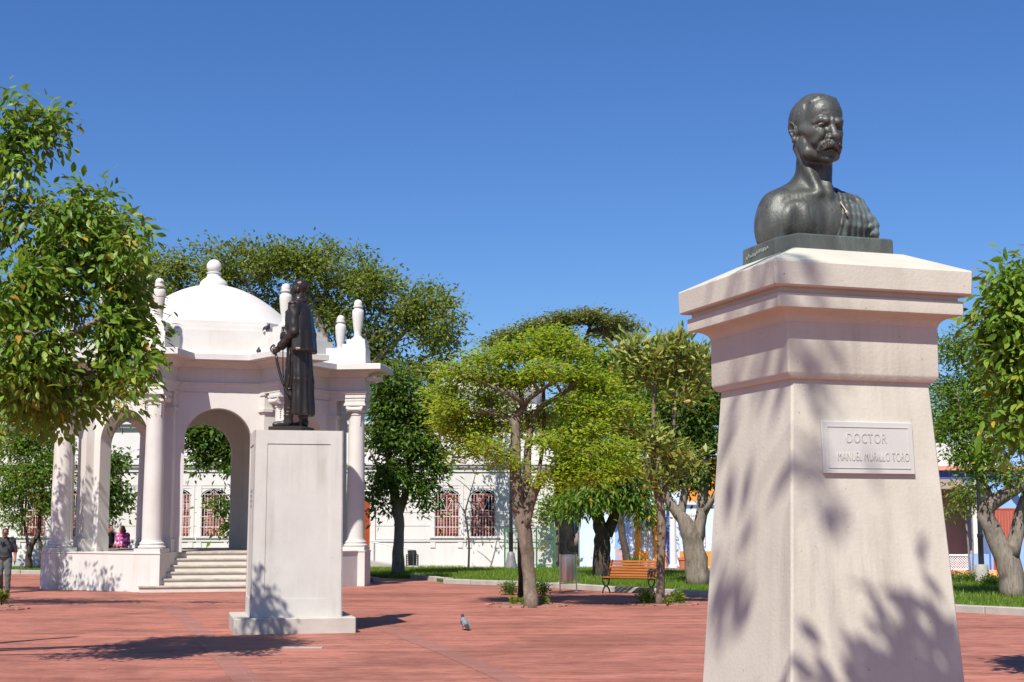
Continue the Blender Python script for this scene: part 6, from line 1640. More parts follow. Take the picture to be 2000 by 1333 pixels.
grow('tree', 'yellow-green tree with flat layered crown growing from a pit in the plaza', L, Bl, dict(mat='leaf_yellow', n=26, size=0.118, aspect=0.42, spread=0.22, droop=0.12, flat=0.46, flatdir=0.5, tilt=0.5, fine=False, twig='bark_brown'), 'bark_brown', 21)
# 6 slender dark trunk just behind it
Y = 36.2
L = [limb(gp(1019, 1166, 0.085), pl(1018, 1110, Y, 0.075), pl(1016, 1050, Y, 0.07), pl(1022, 960, Y, 0.06), pl(1030, 860, Y, 0.05))]
grow('tree', 'slender dark-trunked tree directly behind the yellow-green one', L, bl(Y, (1030, 830, 60, 30, 1.0, 0, 26), (1010, 790, 50, 20, 1.0, 0.3, 18)), dict(mat='leaf_olive', n=24, size=0.10, aspect=0.45, spread=0.2, droop=0.2, fine=False), 'bark_dark', 22)
# 7 young tree with pale upright leaves by the bench
Y = 33.4
L = [limb(gp(1290, 1182, 0.095), pl(1291, 1100, Y, 0.085), pl(1293, 1030, Y, 0.09), pl(1289, 985, Y, 0.08), pl(1278, 945, Y, 0.06), pl(1276, 850, Y, 0.055), pl(1279, 770, Y, 0.05), pl(1282, 715, Y, 0.035)),
     limb(pl(1291, 985, Y, 0.06), pl(1300, 950, Y, 0.05), pl(1312, 880, Y + 0.2, 0.045), pl(1317, 800, Y + 0.2, 0.04), pl(1318, 725, Y + 0.2, 0.03)),
     limb(pl(1291, 965, Y, 0.04), pl(1268, 920, Y - 0.3, 0.03), pl(1258, 870, Y - 0.4, 0.02)), limb(pl(1295, 960, Y, 0.035), pl(1325, 915, Y - 0.2, 0.025), pl(1348, 890, Y - 0.3, 0.018)),
     limb(pl(1280, 770, Y, 0.035), pl(1252, 725, Y, 0.028), pl(1225, 690, Y, 0.02)), limb(pl(1317, 780, Y, 0.035), pl(1345, 740, Y, 0.028), pl(1362, 700, Y, 0.02))]
Bl = bl(Y, (1242, 678, 28, 18, 0.5, 0, 16), (1275, 690, 34, 20, 0.6, 0.1, 20), (1322, 680, 36, 16, 0.6, 0, 20), (1352, 700, 26, 22, 0.5, 0, 16), (1292, 728, 60, 20, 0.8, 0.2, 30), (1228, 725, 32, 22, 0.6, 0.2, 18), (1368, 745, 22, 18, 0.5, 0.1, 12), (1340, 770, 30, 14, 0.5, 0, 9), (1285, 860, 28, 26, 0.5, -0.2, 13), (1318, 880, 26, 24, 0.5, -0.2, 11), (1350, 898, 22, 16, 0.4, -0.3, 8), (1262, 930, 22, 14, 0.4, -0.3, 7), (1302, 930, 20, 14, 0.4, 0, 6), (1180, 840, 40, 14, 0.6, 0.4, 8))
grow('tree', 'young slim tree with pale upright leaves beside the bench', L, Bl, dict(mat='leaf_pale', n=18, size=0.20, aspect=0.34, spread=0.17, droop=-0.45, flat=0.9, tilt=0.8, twig='bark_brown'), 'bark_brown', 23, twig_r=0.009)
# 8 dark green tree on the lawn right of the gazebo
Y = ground_at(777, 1122, 0.1).y
L = [limb((*ground_at(777, 1122, 0.1)[:2], 0.1, 0.215), pl(778, 1075, Y, 0.19), pl(780, 1035, Y, 0.18), pl(778, 1000, Y, 0.21), pl(768, 950, Y, 0.15), pl(758, 880, Y, 0.11), pl(748, 800, Y, 0.06)),
     limb(pl(782, 1000, Y, 0.13), pl(795, 950, Y, 0.11), pl(800, 880, Y, 0.09), pl(812, 810, Y, 0.05)), limb(pl(768, 960, Y, 0.08), pl(740, 915, Y - 0.4, 0.06), pl(722, 880, Y - 0.6, 0.03)), limb(pl(800, 900, Y, 0.07), pl(828, 860, Y, 0.05), pl(852, 830, Y, 0.03))]
Bl = bl(Y, (770, 745, 52, 32, 1.6, 0, 60), (735, 800, 26, 40, 1.2, 0, 34), (790, 800, 56, 40, 1.8, 0, 84), (840, 800, 34, 40, 1.4, 0, 46), (755, 860, 40, 36, 1.5, -0.2, 52), (815, 870, 50, 36, 1.6, -0.2, 64), (850, 910, 24, 24, 1.0, 0, 22), (770, 920, 44, 26, 1.4, -0.4, 44), (735, 955, 18, 22, 0.8, -0.4, 14), (820, 945, 34, 20, 1.1, -0.3, 28), (835, 985, 16, 12, 0.6, -0.3, 7), (748, 985, 14, 12, 0.6, -0.4, 6))
DARK = dict(mat='leaf_dark', n=32, size=0.20, aspect=0.44, spread=0.27, droop=0.35, flat=0.8, fine=False, twig='bark_dark')
grow('tree', 'dark green round-crowned tree on the lawn right of the gazebo', L, Bl, DARK, 'bark_grey', 24)
# 9 the very large olive tree rising behind the building
Y = 74.0
L = [limb((at(640, 1000, Y).x, Y, 0, 0.5), pl(645, 960, Y, 0.42), pl(650, 850, Y, 0.36), pl(655, 770, Y, 0.30), pl(640, 680, Y, 0.2), pl(610, 590, Y, 0.10)),
     limb(pl(655, 800, Y, 0.24), pl(700, 740, Y, 0.2), pl(750, 690, Y, 0.14), pl(800, 640, Y, 0.09), pl(840, 600, Y, 0.05)), limb(pl(655, 790, Y, 0.2), pl(690, 690, Y, 0.15), pl(725, 640, Y, 0.07), pl(750, 600, Y, 0.03)), limb(pl(650, 800, Y, 0.2), pl(590, 700, Y, 0.16), pl(520, 610, Y, 0.1), pl(470, 540, Y, 0.05)),
     limb(pl(655, 820, Y, 0.2), pl(730, 770, Y, 0.15), pl(800, 720, Y, 0.1), pl(860, 680, Y, 0.05)), limb(pl(640, 830, Y, 0.2), pl(520, 740, Y, 0.15), pl(400, 640, Y, 0.1), pl(340, 570, Y, 0.05)), limb(pl(655, 780, Y, 0.14), pl(665, 690, Y, 0.07), pl(655, 640, Y, 0.03))]
Bl = bl(Y, (348, 538, 46, 30, 2.5, 0, 35), (320, 593, 44, 40, 2.5, 0, 35), (440, 533, 54, 40, 3, 0, 67), (520, 523, 54, 36, 3, 0, 70), (600, 523, 58, 38, 3, 0, 78), (670, 543, 54, 40, 3, 0, 71), (730, 578, 50, 42, 3, 0, 65), (792, 610, 50, 40, 3, 0, 62), (842, 608, 26, 30, 2, 0, 17), (840, 668, 34, 40, 2, 0, 35), (560, 588, 86, 50, 3, 1, 93), (660, 623, 80, 54, 3, 1, 85), (740, 663, 70, 56, 3, 0.5, 67), (787, 708, 64, 42, 2.5, 0, 51), (847, 733, 40, 34, 2, 0, 31), (450, 598, 80, 40, 3, 1, 62), (380, 603, 54, 40, 3, 1, 35), (690, 708, 76, 54, 3, 2, 46), (620, 678, 70, 40, 3, 2, 34), (780, 778, 60, 40, 2.5, 1, 31))
ro_ = random.Random(5)
Bl = [b[:6] + (int(b[6] * 0.8) + 1,) for b in Bl]
for px, py in ((285, 500), (310, 490), (350, 488), (400, 475), (425, 485), (455, 466), (490, 478), (540, 472), (580, 484), (620, 468), (655, 474), (700, 494), (735, 512), (765, 540), (800, 548), (840, 546), (868, 570), (880, 600), (872, 640), (884, 660), (862, 690)):
    Bl.append(blob(px + ro_.uniform(-6, 6), py + 14 + ro_.uniform(-6, 8), Y + ro_.uniform(-2, 2), ro_.uniform(12, 22), ro_.uniform(10, 18), 1.0, ro_.randint(6, 11)))
grow('tree', 'very large olive-green tree with grey branches rising behind the gazebo dome', L, Bl, dict(mat='leaf_olive', n=34, size=0.25, aspect=0.50, spread=0.42, droop=0.15, flat=0.8, fine=False, twig='bark_twig'), 'bark_grey', 25, twig_r=0.018, loose=0.70)
# 10 distant umbrella-crowned tree
Y = 88.0
L = [limb((at(1147, 1000, Y).x, Y, 0, 0.5), pl(1147, 900, Y, 0.4), pl(1146, 780, Y, 0.34), pl(1145, 700, Y, 0.28), pl(1143, 672, Y, 0.2)), limb(pl(1145, 690, Y, 0.18), pl(1120, 662, Y, 0.14), pl(1085, 645, Y, 0.1), pl(1040, 640, Y, 0.05)), limb(pl(1145, 688, Y, 0.18), pl(1172, 678, Y, 0.14), pl(1205, 655, Y, 0.08)), limb(pl(1143, 672, Y, 0.14), pl(1150, 645, Y, 0.1), pl(1160, 625, Y, 0.05)), limb(pl(1143, 750, Y, 0.2), pl(1090, 700, Y, 0.16), pl(1020, 670, Y, 0.1), pl(975, 662, Y, 0.05))]
Bl = bl(Y, (1000, 655, 42, 13, 2.6, 0, 56), (965, 672, 26, 11, 2, 0, 26), (1045, 638, 48, 12, 3, 0, 70), (1100, 622, 46, 13, 3, 0, 70), (1150, 618, 46, 13, 3, 0, 70), (1195, 632, 40, 12, 3, 0, 54), (1225, 640, 20, 9, 1.5, 0, 18), (1080, 650, 60, 9, 3, 1, 46), (1180, 652, 50, 8, 2.5, 1, 30), (1130, 690, 40, 12, 2.5, 1, 14), (1050, 690, 60, 16, 2.5, 1, 40), (1000, 690, 50, 20, 2.5, 1, 34), (1100, 672, 50, 12, 2.5, 0.6, 30))
grow('tree', 'distant umbrella-shaped dusky green tree topping the skyline', L, Bl, dict(mat='leaf_umbrella', n=30, size=0.22, aspect=0.5, spread=0.40, droop=0.0, flat=0.4, flatdir=0.4, tilt=0.4, fine=False, twig='bark_dark'), 'bark_dark', 26, twig_r=0.02)
# 11 massive old trunk with a low fork behind the steel bin
Y = ground_at(1108, 1103, 0.1).y
L = [limb((*ground_at(1108, 1103, 0.1)[:2], 0.1, 0.26), pl(1107, 1075, Y, 0.33), pl(1104, 1035, Y, 0.36), pl(1098, 1000, Y, 0.33), pl(1092, 950, Y, 0.20), pl(1085, 890, Y, 0.12)),
     limb(pl(1112, 1072, Y - 0.1, 0.26), pl(1134, 1048, Y - 0.3, 0.27), pl(1150, 1018, Y - 0.4, 0.25), pl(1160, 985, Y - 0.3, 0.18), pl(1165, 930, Y, 0.12), pl(1150, 860, Y, 0.06)), limb(pl(1093, 960, Y, 0.14), pl(1070, 920, Y, 0.09), pl(1055, 890, Y, 0.05))]
MANGO = dict(mat='leaf_mango', n=26, size=0.25, aspect=0.26, spread=0.28, droop=0.75, flat=0.8, tilt=0.7, twig='bark_dark')
grow('tree', 'old tree with massive grey low-forked trunk behind the steel bin', L, bl(Y, (1075, 935, 32, 36, 1.4, 0, 40), (1110, 880, 52, 34, 1.8, 0, 60), (1060, 985, 20, 18, 0.8, -0.4, 12), (1150, 840, 56, 36, 1.8, 0, 56), (1105, 960, 34, 26, 1.2, -0.8, 28), (1060, 905, 20, 26, 1.0, 0, 16)), MANGO, 'bark_grey', 27)
# 12 mottled trunk left of the bench
Y = ground_at(1178, 1128, 0.1).y
L = [limb((*ground_at(1178, 1128, 0.1)[:2], 0.1, 0.27), pl(1176, 1090, Y, 0.25), pl(1177, 1050, Y, 0.27), pl(1168, 1010, Y, 0.2), pl(1155, 960, Y, 0.13), pl(1150, 900, Y, 0.07)), limb(pl(1183, 1045, Y, 0.2), pl(1198, 1010, Y, 0.16), pl(1206, 960, Y, 0.12), pl(1215, 890, Y, 0.08), pl(1225, 820, Y, 0.04)), limb(pl(1204, 980, Y, 0.09), pl(1235, 940, Y, 0.06), pl(1250, 910, Y, 0.03))]
grow('tree', 'dense long-leaved tree with dark mottled trunk left of the bench', L, bl(Y, (1130, 985, 36, 24, 1.2, -0.8, 30), (1175, 965, 40, 28, 1.3, -0.6, 40), (1238, 975, 28, 30, 1.2, -0.4, 30), (1150, 920, 50, 30, 1.6, 0, 50), (1215, 910, 48, 34, 1.6, 0, 54), (1235, 845, 46, 36, 1.6, 0.2, 56), (1262, 790, 46, 36, 1.6, 0.4, 60), (1205, 800, 46, 34, 1.6, 0.4, 50), (1160, 765, 60, 40, 1.6, 1.6, 60), (1100, 820, 50, 36, 1.6, 1.6, 44), (1190, 705, 50, 28, 1.4, 1.6, 44), (1120, 890, 50, 36, 1.5, 1.2, 40), (1265, 1005, 16, 16, 0.6, -0.3, 8), (1250, 740, 44, 26, 1.5, 0.5, 40)), MANGO, 'bark_dark', 28)
Y = ground_at(1226, 1108, 0.1).y
L = [limb((*ground_at(1226, 1108, 0.1)[:2], 0.1, 0.17), pl(1222, 1075, Y, 0.16), pl(1214, 1035, Y, 0.15), pl(1210, 980, Y, 0.12), pl(1215, 900, Y, 0.07))]
grow('tree', 'slim leaning black trunk behind the bench', L, bl(Y, (1220, 900, 50, 40, 1.5, 0.5, 34), (1260, 940, 30, 30, 1.0, 0.4, 16)), MANGO, 'bark_dark', 29)
# 13 pale thick-trunked forked tree beside the bust pedestal
Y = ground_at(1366, 1142, 0.1).y
L = [limb((*ground_at(1366, 1142, 0.1)[:2], 0.1, 0.27), pl(1362, 1105, Y, 0.29), pl(1354, 1070, Y, 0.28), pl(1350, 1050, Y, 0.29), pl(1338, 1020, Y, 0.22), pl(1322, 1000, Y, 0.17), pl(1300, 965, Y, 0.13), pl(1288, 915, Y, 0.09), pl(1284, 850, Y, 0.05)),
     limb(pl(1358, 1060, Y, 0.22), pl(1368, 1020, Y, 0.18), pl(1372, 990, Y, 0.17), pl(1376, 930, Y, 0.14), pl(1374, 860, Y, 0.10), pl(1366, 790, Y, 0.05)), limb(pl(1372, 1005, Y, 0.13), pl(1392, 975, Y - 0.3, 0.10), pl(1412, 950, Y - 0.5, 0.07)), limb(pl(1330, 1008, Y, 0.13), pl(1336, 970, Y, 0.12), pl(1340, 900, Y, 0.09), pl(1335, 820, Y, 0.05))]
grow('tree', 'pale thick-trunked forked tree with dark crown just left of the bust pedestal', L, bl(Y, (1362, 790, 34, 30, 1.3, 0, 50), (1340, 735, 40, 34, 1.4, 0.3, 60), (1380, 720, 34, 36, 1.4, 0, 44), (1300, 790, 44, 40, 1.6, 0.5, 60), (1372, 850, 26, 30, 1.1, 0, 30), (1300, 870, 40, 34, 1.4, 0.5, 40), (1290, 720, 40, 26, 1.4, 0.8, 36), (1395, 790, 20, 40, 1.0, 0, 20), (1335, 905, 40, 24, 1.0, 0.4, 30), (1300, 930, 44, 22, 1.0, 0.6, 30), (1372, 925, 34, 26, 1.0, 0.5, 28), (1410, 860, 26, 50, 1.0, -0.4, 20)), dict(DARK, size=0.16, aspect=0.5, spread=0.28), 'bark_grey', 30)
# 14 the forked tree on the right lawn
Y = ground_at(1984, 1166, 0.1).y
L = [limb((*ground_at(1984, 1166, 0.1)[:2], 0.1, 0.29), pl(1976, 1125, Y, 0.26), pl(1968, 1090, Y, 0.27), pl(1950, 1060, Y, 0.20), pl(1935, 1030, Y, 0.18), pl(1924, 1008, Y, 0.18), pl(1934, 985, Y, 0.17), pl(1962, 968, Y - 0.2, 0.155), pl(1992, 950, Y - 0.4, 0.14), pl(2030, 915, Y - 0.5, 0.09)),
     limb(pl(1976, 1085, Y, 0.22), pl(1985, 1050, Y, 0.18), pl(1994, 1000, Y, 0.16), pl(2008, 950, Y, 0.12), pl(2010, 860, Y, 0.07)), limb(pl(1940, 980, Y, 0.08), pl(1915, 930, Y + 0.3, 0.06), pl(1900, 860, Y + 0.4, 0.04)), limb(pl(1970, 962, Y, 0.08), pl(1955, 900, Y + 0.2, 0.05), pl(1940, 800, Y + 0.2, 0.03)), limb(pl(1915, 925, Y + 0.3, 0.05), pl(1880, 880, Y + 0.2, 0.035), pl(1862, 830, Y + 0.2, 0.02))]
Bl = bl(Y, (1862, 680, 34, 40, 0.9, 0.3, 34), (1850, 760, 26, 40, 0.9, 0.2, 34), (1905, 730, 40, 36, 1.0, 0.3, 50), (1862, 830, 34, 40, 1.0, 0.2, 48), (1920, 810, 50, 40, 1.2, 0.2, 80), (1975, 760, 50, 50, 1.2, 0.2, 80), (1990, 850, 40, 46, 1.1, 0, 60), (1925, 880, 48, 28, 1.1, -0.1, 56), (1875, 890, 30, 22, 0.8, 0, 22), (1960, 925, 34, 18, 0.8, -0.2, 22), (1920, 660, 30, 26, 0.8, 0.4, 14), (1905, 925, 22, 12, 0.5, -0.2, 10), (2040, 840, 50, 120, 1.2, 0, 60), (1990, 690, 40, 30, 0.9, 0.4, 30))
grow('tree', 'bright green tree with crooked forked trunk on the right-hand lawn', L, Bl, dict(mat='leaf_right', n=30, size=0.125, aspect=0.40, spread=0.20, droop=0.35, flat=0.8, fine=False, twig='bark_grey'), 'bark_grey', 31)
# 15 saplings
Y = ground_at(1896, 1132, 0.1).y
L = [limb((*ground_at(1896, 1132, 0.1)[:2], 0.1, 0.035), pl(1893, 1090, Y, 0.03), pl(1888, 1030, Y, 0.028), pl(1882, 985, Y, 0.02)), limb((at(1900, 1128, Y).x, Y, 0.15, 0.028), pl(1900, 1060, Y, 0.025), pl(1897, 1000, Y, 0.02))]
grow('tree', 'thin pale-stemmed sapling in front of the porch column', L, bl(Y, (1885, 965, 34, 26, 0.6, 0, 26), (1900, 985, 26, 26, 0.5, 0, 16), (1870, 1000, 26, 14, 0.5, 0, 9), (1912, 950, 20, 16, 0.4, 0, 8)), dict(mat='leaf_olive', n=16, size=0.15, aspect=0.4, spread=0.2, droop=0.5, flat=0.8, fine=False, twig='bark_twig'), 'bark_twig', 32, twig_r=0.006)
Y = ground_at(915, 1110, 0.1).y
L = [limb((*ground_at(915, 1110, 0.1)[:2], 0.1, 0.045), pl(916, 1062, Y, 0.038), pl(911, 1020, Y, 0.034), pl(908, 1003, Y, 0.03), pl(915, 975, Y, 0.025), pl(924, 945, Y, 0.02), pl(934, 905, Y, 0.012)), limb(pl(908, 1004, Y, 0.02), pl(898, 985, Y, 0.016), pl(880, 960, Y, 0.01)), limb(pl(920, 960, Y, 0.018), pl(905, 945, Y, 0.014), pl(890, 935, Y, 0.009)), limb(pl(914, 1040, Y, 0.016), pl(922, 1028, Y, 0.012), pl(930, 1020, Y, 0.008))]
grow('tree', 'thin-stemmed sapling with sparse high crown between the two barred windows', L, bl(Y, (928, 862, 46, 24, 0.9, 0, 30), (884, 878, 28, 18, 0.7, 0, 14), (975, 868, 36, 20, 0.8, 0, 20), (945, 822, 46, 20, 0.8, 0, 20), (900, 838, 30, 16, 0.6, 0, 10), (985, 805, 44, 26, 1.0, 0, 26), (955, 775, 40, 24, 1.0, 0.2, 22), (925, 745, 34, 22, 0.9, 0.2, 16)), dict(mat='leaf_olive', n=15, size=0.15, aspect=0.42, spread=0.26, droop=0.3, fine=False, twig='bark_brown'), 'bark_dark', 33, twig_r=0.006)
Y = ground_at(1086, 1108, 0.1).y
L = [limb((*ground_at(1086, 1108, 0.1)[:2], 0.1, 0.13), pl(1087, 1070, Y, 0.11), pl(1088, 1030, Y, 0.09), pl(1082, 990, Y, 0.06))]
grow('tree', 'slim tree with pale lower trunk beside the green gate', L, bl(Y, (1078, 985, 26, 18, 0.8, 0, 22), (1062, 1005, 14, 12, 0.5, 0, 8)), dict(DARK, mat='leaf_mango', n=22), 'bark_brown', 34)
# 16 trees between gazebo and building, seen through its arches
Y = ground_at(200, 1112, 0.1).y
L = [limb((*ground_at(200, 1112, 0.1)[:2], 0.1, 0.12), pl(200, 1060, Y, 0.11), pl(205, 1010, Y, 0.09), pl(215, 950, Y, 0.06), pl(222, 890, Y, 0.03)), limb(pl(203, 1030, Y, 0.05), pl(222, 1005, Y, 0.035), pl(245, 985, Y, 0.02))]
grow('tree', 'small dark tree seen through the left arch of the gazebo', L, bl(Y, (222, 905, 26, 24, 0.9, 0, 34), (215, 955, 26, 30, 1.0, 0, 40), (240, 975, 18, 14, 0.6, 0, 14), (205, 990, 16, 24, 0.7, 0, 16), (180, 930, 26, 40, 0.9, 0, 26)), dict(DARK, size=0.22, aspect=0.5, n=20), 'bark_dark', 35)
Y = ground_at(500, 1115, 0.1).y
L = [limb((*ground_at(500, 1115, 0.1)[:2], 0.1, 0.14), pl(498, 1050, Y, 0.13), pl(480, 960, Y, 0.10), pl(455, 890, Y, 0.07), pl(420, 850, Y, 0.04)), limb(pl(490, 1000, Y, 0.06), pl(460, 985, Y, 0.04), pl(435, 990, Y, 0.02))]
grow('tree', 'dark large-leaved tree seen through the front arch of the gazebo', L, bl(Y, (385, 850, 30, 22, 0.9, 0, 34), (425, 845, 34, 22, 0.9, 0, 40), (410, 885, 26, 20, 0.8, 0, 24), (440, 900, 20, 24, 0.8, 0, 22), (470, 860, 36, 30, 1.0, 0, 34), (438, 985, 16, 16, 0.5, 0, 12), (450, 1030, 12, 24, 0.4, 0, 9), (385, 905, 12, 10, 0.4, 0, 5)), dict(DARK, size=0.26, aspect=0.5, n=18), 'bark_dark', 36)
Y = ground_at(55, 1112, 0.1).y
L = [limb((*ground_at(55, 1112, 0.1)[:2], 0.1, 0.14), pl(57, 1080, Y, 0.12), pl(62, 1062, Y, 0.11), pl(75, 1045, Y, 0.09), pl(78, 1010, Y, 0.07), pl(84, 940, Y, 0.05), pl(80, 880, Y, 0.03)), limb(pl(57, 1075, Y, 0.07), pl(52, 1050, Y, 0.055), pl(46, 1010, Y, 0.045), pl(38, 940, Y, 0.03)), limb((at(84, 1100, Y).x, Y, 0.15, 0.08), pl(80, 1075, Y, 0.075), pl(75, 1045, Y, 0.06))]
grow('tree', 'multi-stemmed mid-green tree left of the gazebo before the white wall', L, bl(Y, (35, 855, 50, 46, 1.6, 0, 90), (105, 880, 40, 56, 1.4, 0, 80), (55, 930, 56, 44, 1.6, 0, 100), (15, 975, 34, 32, 1.2, 0, 44), (100, 970, 36, 36, 1.2, 0, 50), (30, 1010, 28, 16, 0.8, 0, 18), (85, 820, 40, 24, 1.2, 0, 36), (-30, 900, 40, 80, 1.5, 0, 60)), dict(DARK, mat='leaf_right', size=0.17, n=26, spread=0.30), 'bark_dark', 37)
Y = ground_at(730, 1104, 0.1).y
L = [limb((*ground_at(730, 1104, 0.1)[:2], 0.1, 0.04), pl(731, 1060, Y, 0.035), pl(726, 1010, Y, 0.02))]
grow('shrub', 'leafy climbing shrub beside the red doorway', L, bl(Y, (728, 1010, 12, 26, 0.4, 0, 14), (735, 1070, 14, 16, 0.4, 0, 12), (724, 1045, 8, 14, 0.3, 0, 6)), dict(DARK, size=0.2, aspect=0.5, n=14, spread=0.16), 'bark_dark', 38, cat='shrub')
# a line of dense crowns that closes the view over the far houses on both sides
for i, (px, Y, top, w, mat, lab) in enumerate(((1440, 78, 700, 150, 'leaf_dark', 'broad dark tree behind the orange house'), (1720, 82, 720, 140, 'leaf_mango', 'broad green tree behind the bust pedestal shaft'), (1905, 74, 760, 90, 'leaf_dark', 'dark tree behind the blue house roof'), (1205, 80, 690, 120, 'leaf_mango', 'full green tree far behind the yellow-green one'), (150, 86, 640, 170, 'leaf_olive', 'olive tree far behind the gazebo and near tree'), (-80, 84, 700, 120, 'leaf_dark', 'dark tree far beyond the left edge'), (960, 94, 745, 90, 'leaf_umbrella', 'dusky tree behind the white building end'), (1590, 84, 770, 130, 'leaf_right', 'green tree in the gap between the two coloured houses'), (2110, 80, 760, 120, 'leaf_dark', 'dark tree past the right edge behind the blue house'))):
    L = [limb((at(px, 1000, Y).x, Y, 0, 0.3), pl(px, 940, Y, 0.25), pl(px + 6, 860, Y, 0.2), pl(px, (top + 860) / 2, Y, 0.1))]
    rows = []
    rr_ = random.Random(60 + i)
    for q in range(9):
        t = q / 8; rows.append((px + w * math.cos(PI * (1 - t)) * 0.62, lerp(870, top + 44, math.sin(PI * t)) + rr_.uniform(-12, 12), w * 0.34, 40, 2.6, rr_.uniform(-1, 1), 26))
    rows.append((px, (top + 880) / 2, w * 0.6, 60, 2.6, 0.6, 50))
    grow('tree', lab, L, bl(Y, *rows), dict(mat=mat, n=26, size=0.30, aspect=0.45, spread=0.55, droop=0.3, flat=0.8, fine=False, twig='bark_dark'), 'bark_dark', 60 + i, twig_r=0.02)

# ------------------------------------------------------------------ tree pits, shrubs, grass, litter
def pit(cx, cy, r, label):
    root = empty('tree_pit', (cx, cy, 0), 0); tag(root, kind='structure')
    MB().lathe([(r, 0.006), (r - 0.02, 0.012), (r * 0.5, 0.03), (0.02, 0.035)], 28).build('soil', M['soil'], root, True)
    n = int(2 * PI * r / 0.23); rp = random.Random(int(cx * 100))
    me = None
    for k in range(n):
        a = 2 * PI * k / n
        if me is None:
            o = MB().bbox((-0.055, -0.105, -0.02), (0.055, 0.105, 0.03), 0.008).build('brick', M['path_red'], root); me = o.data
        else:
            o = bpy.data.objects.new('brick', me); COL.objects.link(o); o.parent = root
        o.location = ((r + 0.06) * math.cos(a), (r + 0.06) * math.sin(a), rp.uniform(-0.006, 0.006)); o.rotation_euler = (0, 0, a + rp.uniform(-0.04, 0.04))
g1 = ground_at(1036, 1184); pit(g1.x - 0.1, g1.y + 0.15, 0.80, 'main')
g2 = ground_at(1292, 1181); pit(g2.x, g2.y + 0.1, 0.72, 'young')
g3 = ground_at(-12, 1190); pit(g3.x, g3.y, 0.62, 'left')
def shrub(px, py, z0, r, h, mat, label, seed, n=26, size=0.07, cl=26, name='shrub'):
    p = ground_at(px, py, z0)
    L = [limb((p.x, p.y, z0, 0.015), (p.x, p.y, z0 + h * 0.4, 0.012), (p.x + 0.02, p.y, z0 + h * 0.7, 0.006))]
    grow(name, label, L, [(p.x, p.y, z0 + h * 0.5, r, r, h * 0.5, cl)], dict(mat=mat, n=n, size=size, aspect=0.45, spread=r * 0.30, droop=-0.2, flat=0.8, fine=False, twig='bark_dark'), 'bark_dark', seed, cat='shrub', twig_r=0.004)
shrub(1000, 1163, 0, 0.27, 0.42, 'leaf_dark', 'dark green shrub left of the slender dark trunk', 71); shrub(1060, 1163, 0, 0.26, 0.40, 'leaf_dark', 'dark green shrub right of the slender dark trunk', 72)
shrub(1003, 1182, 0, 0.11, 0.19, 'leaf_shrub', 'small yellow-green shrub at the left rim of the yellow-green tree pit', 73, 18, 0.06, 14); shrub(1027, 1184, 0, 0.12, 0.22, 'leaf_shrub', 'small yellow-green shrub hard against the yellow-green tree trunk', 74, 18, 0.06, 14); shrub(1062, 1182, 0, 0.13, 0.20, 'leaf_shrub', 'small yellow-green shrub at the right rim of the yellow-green tree pit', 75, 18, 0.06, 14)
shrub(1262, 1180, 0, 0.26, 0.34, 'leaf_shrub', 'bushy yellow-flecked shrub left of the slim tree by the bench', 76, 26, 0.075, 30); shrub(1323, 1180, 0, 0.17, 0.30, 'leaf_shrub', 'bushy yellow-flecked shrub right of the slim tree by the bench', 77, 24, 0.07, 20); shrub(1305, 1184, 0, 0.12, 0.22, 'leaf_shrub', 'low yellow-flecked shrub at the foot of the slim tree by the bench', 78, 18, 0.06, 12)
shrub(3, 1184, 0, 0.15, 0.34, 'leaf_shrub', 'small shrub in the pit at the left edge of the plaza', 79, 20, 0.07, 18)
shrub(1145, 1106, 0.06, 0.62, 0.30, 'leaf_shrub', 'low clipped yellow-green hedge before the massive trunk', 80, 40, 0.09, 60, 'hedge')
shrub(1270, 1100, 0.06, 0.55, 0.85, 'leaf_dark', 'dark bushy plant before the orange house', 81, 34, 0.16, 50); shrub(1328, 1098, 0.06, 0.34, 1.15, 'leaf_mango', 'tall leafy potted plant before the orange house', 82, 26, 0.22, 34)
shrub(1240, 1112, 0.1, 0.5, 0.35, 'leaf_dark', 'low dark groundcover bush behind the bench', 83, 30, 0.1, 40)
shrub(1885, 1138, 0.1, 0.36, 0.22, 'leaf_dark', 'low dark shrub at the foot of the pale sapling', 84, 34, 0.08, 34); shrub(1930, 1146, 0.1, 0.30, 0.26, 'leaf_dark', 'low dark shrub right of the concrete lamp foot', 85, 34, 0.08, 30); shrub(1850, 1136, 0.1, 0.4, 0.2, 'leaf_dark', 'low dark shrub beside the bust pedestal', 86, 34, 0.08, 30)
shrub(1060, 1096, 0.06, 0.5, 0.9, 'leaf_mango', 'bushy plant behind the green gate', 87, 26, 0.14, 34)
shrub(750, 1106, 0.1, 0.5, 0.22, 'leaf_dark', 'low dark shrub beside the ramp', 88, 30, 0.09, 34)
fw = MB(); rf = random.Random(6)
for q in range(9):
    c = at(1062 + rf.uniform(-14, 12), 1064 + rf.uniform(-26, 16), 60.6)
    for k in range(3): fw.lathe([(0.0, -0.02), (0.05, 0.0), (0.0, 0.03)], 6, Matrix.Translation(c + Vector((rf.uniform(-0.06, 0.06), 0, rf.uniform(-0.05, 0.05)))))
tag(fw.build('yellow_blossom', M['yellow']), 'yellow blossoms on the bush behind the green gate', 'blossom')
pp = at(1337, 1107, 58.0)
tag(MB().lathe([(0.17, 0), (0.24, 0.38), (0.27, 0.38), (0.27, 0.46), (0.23, 0.46), (0.20, 0.40)], 18, Matrix.Translation((pp.x, 58.0, 0.06))).build('flower_pot', M['terracotta'], None, angle=40), 'terracotta flower pot before the orange house', 'flower pot')
pb = at(1253, 1104, 41.0)
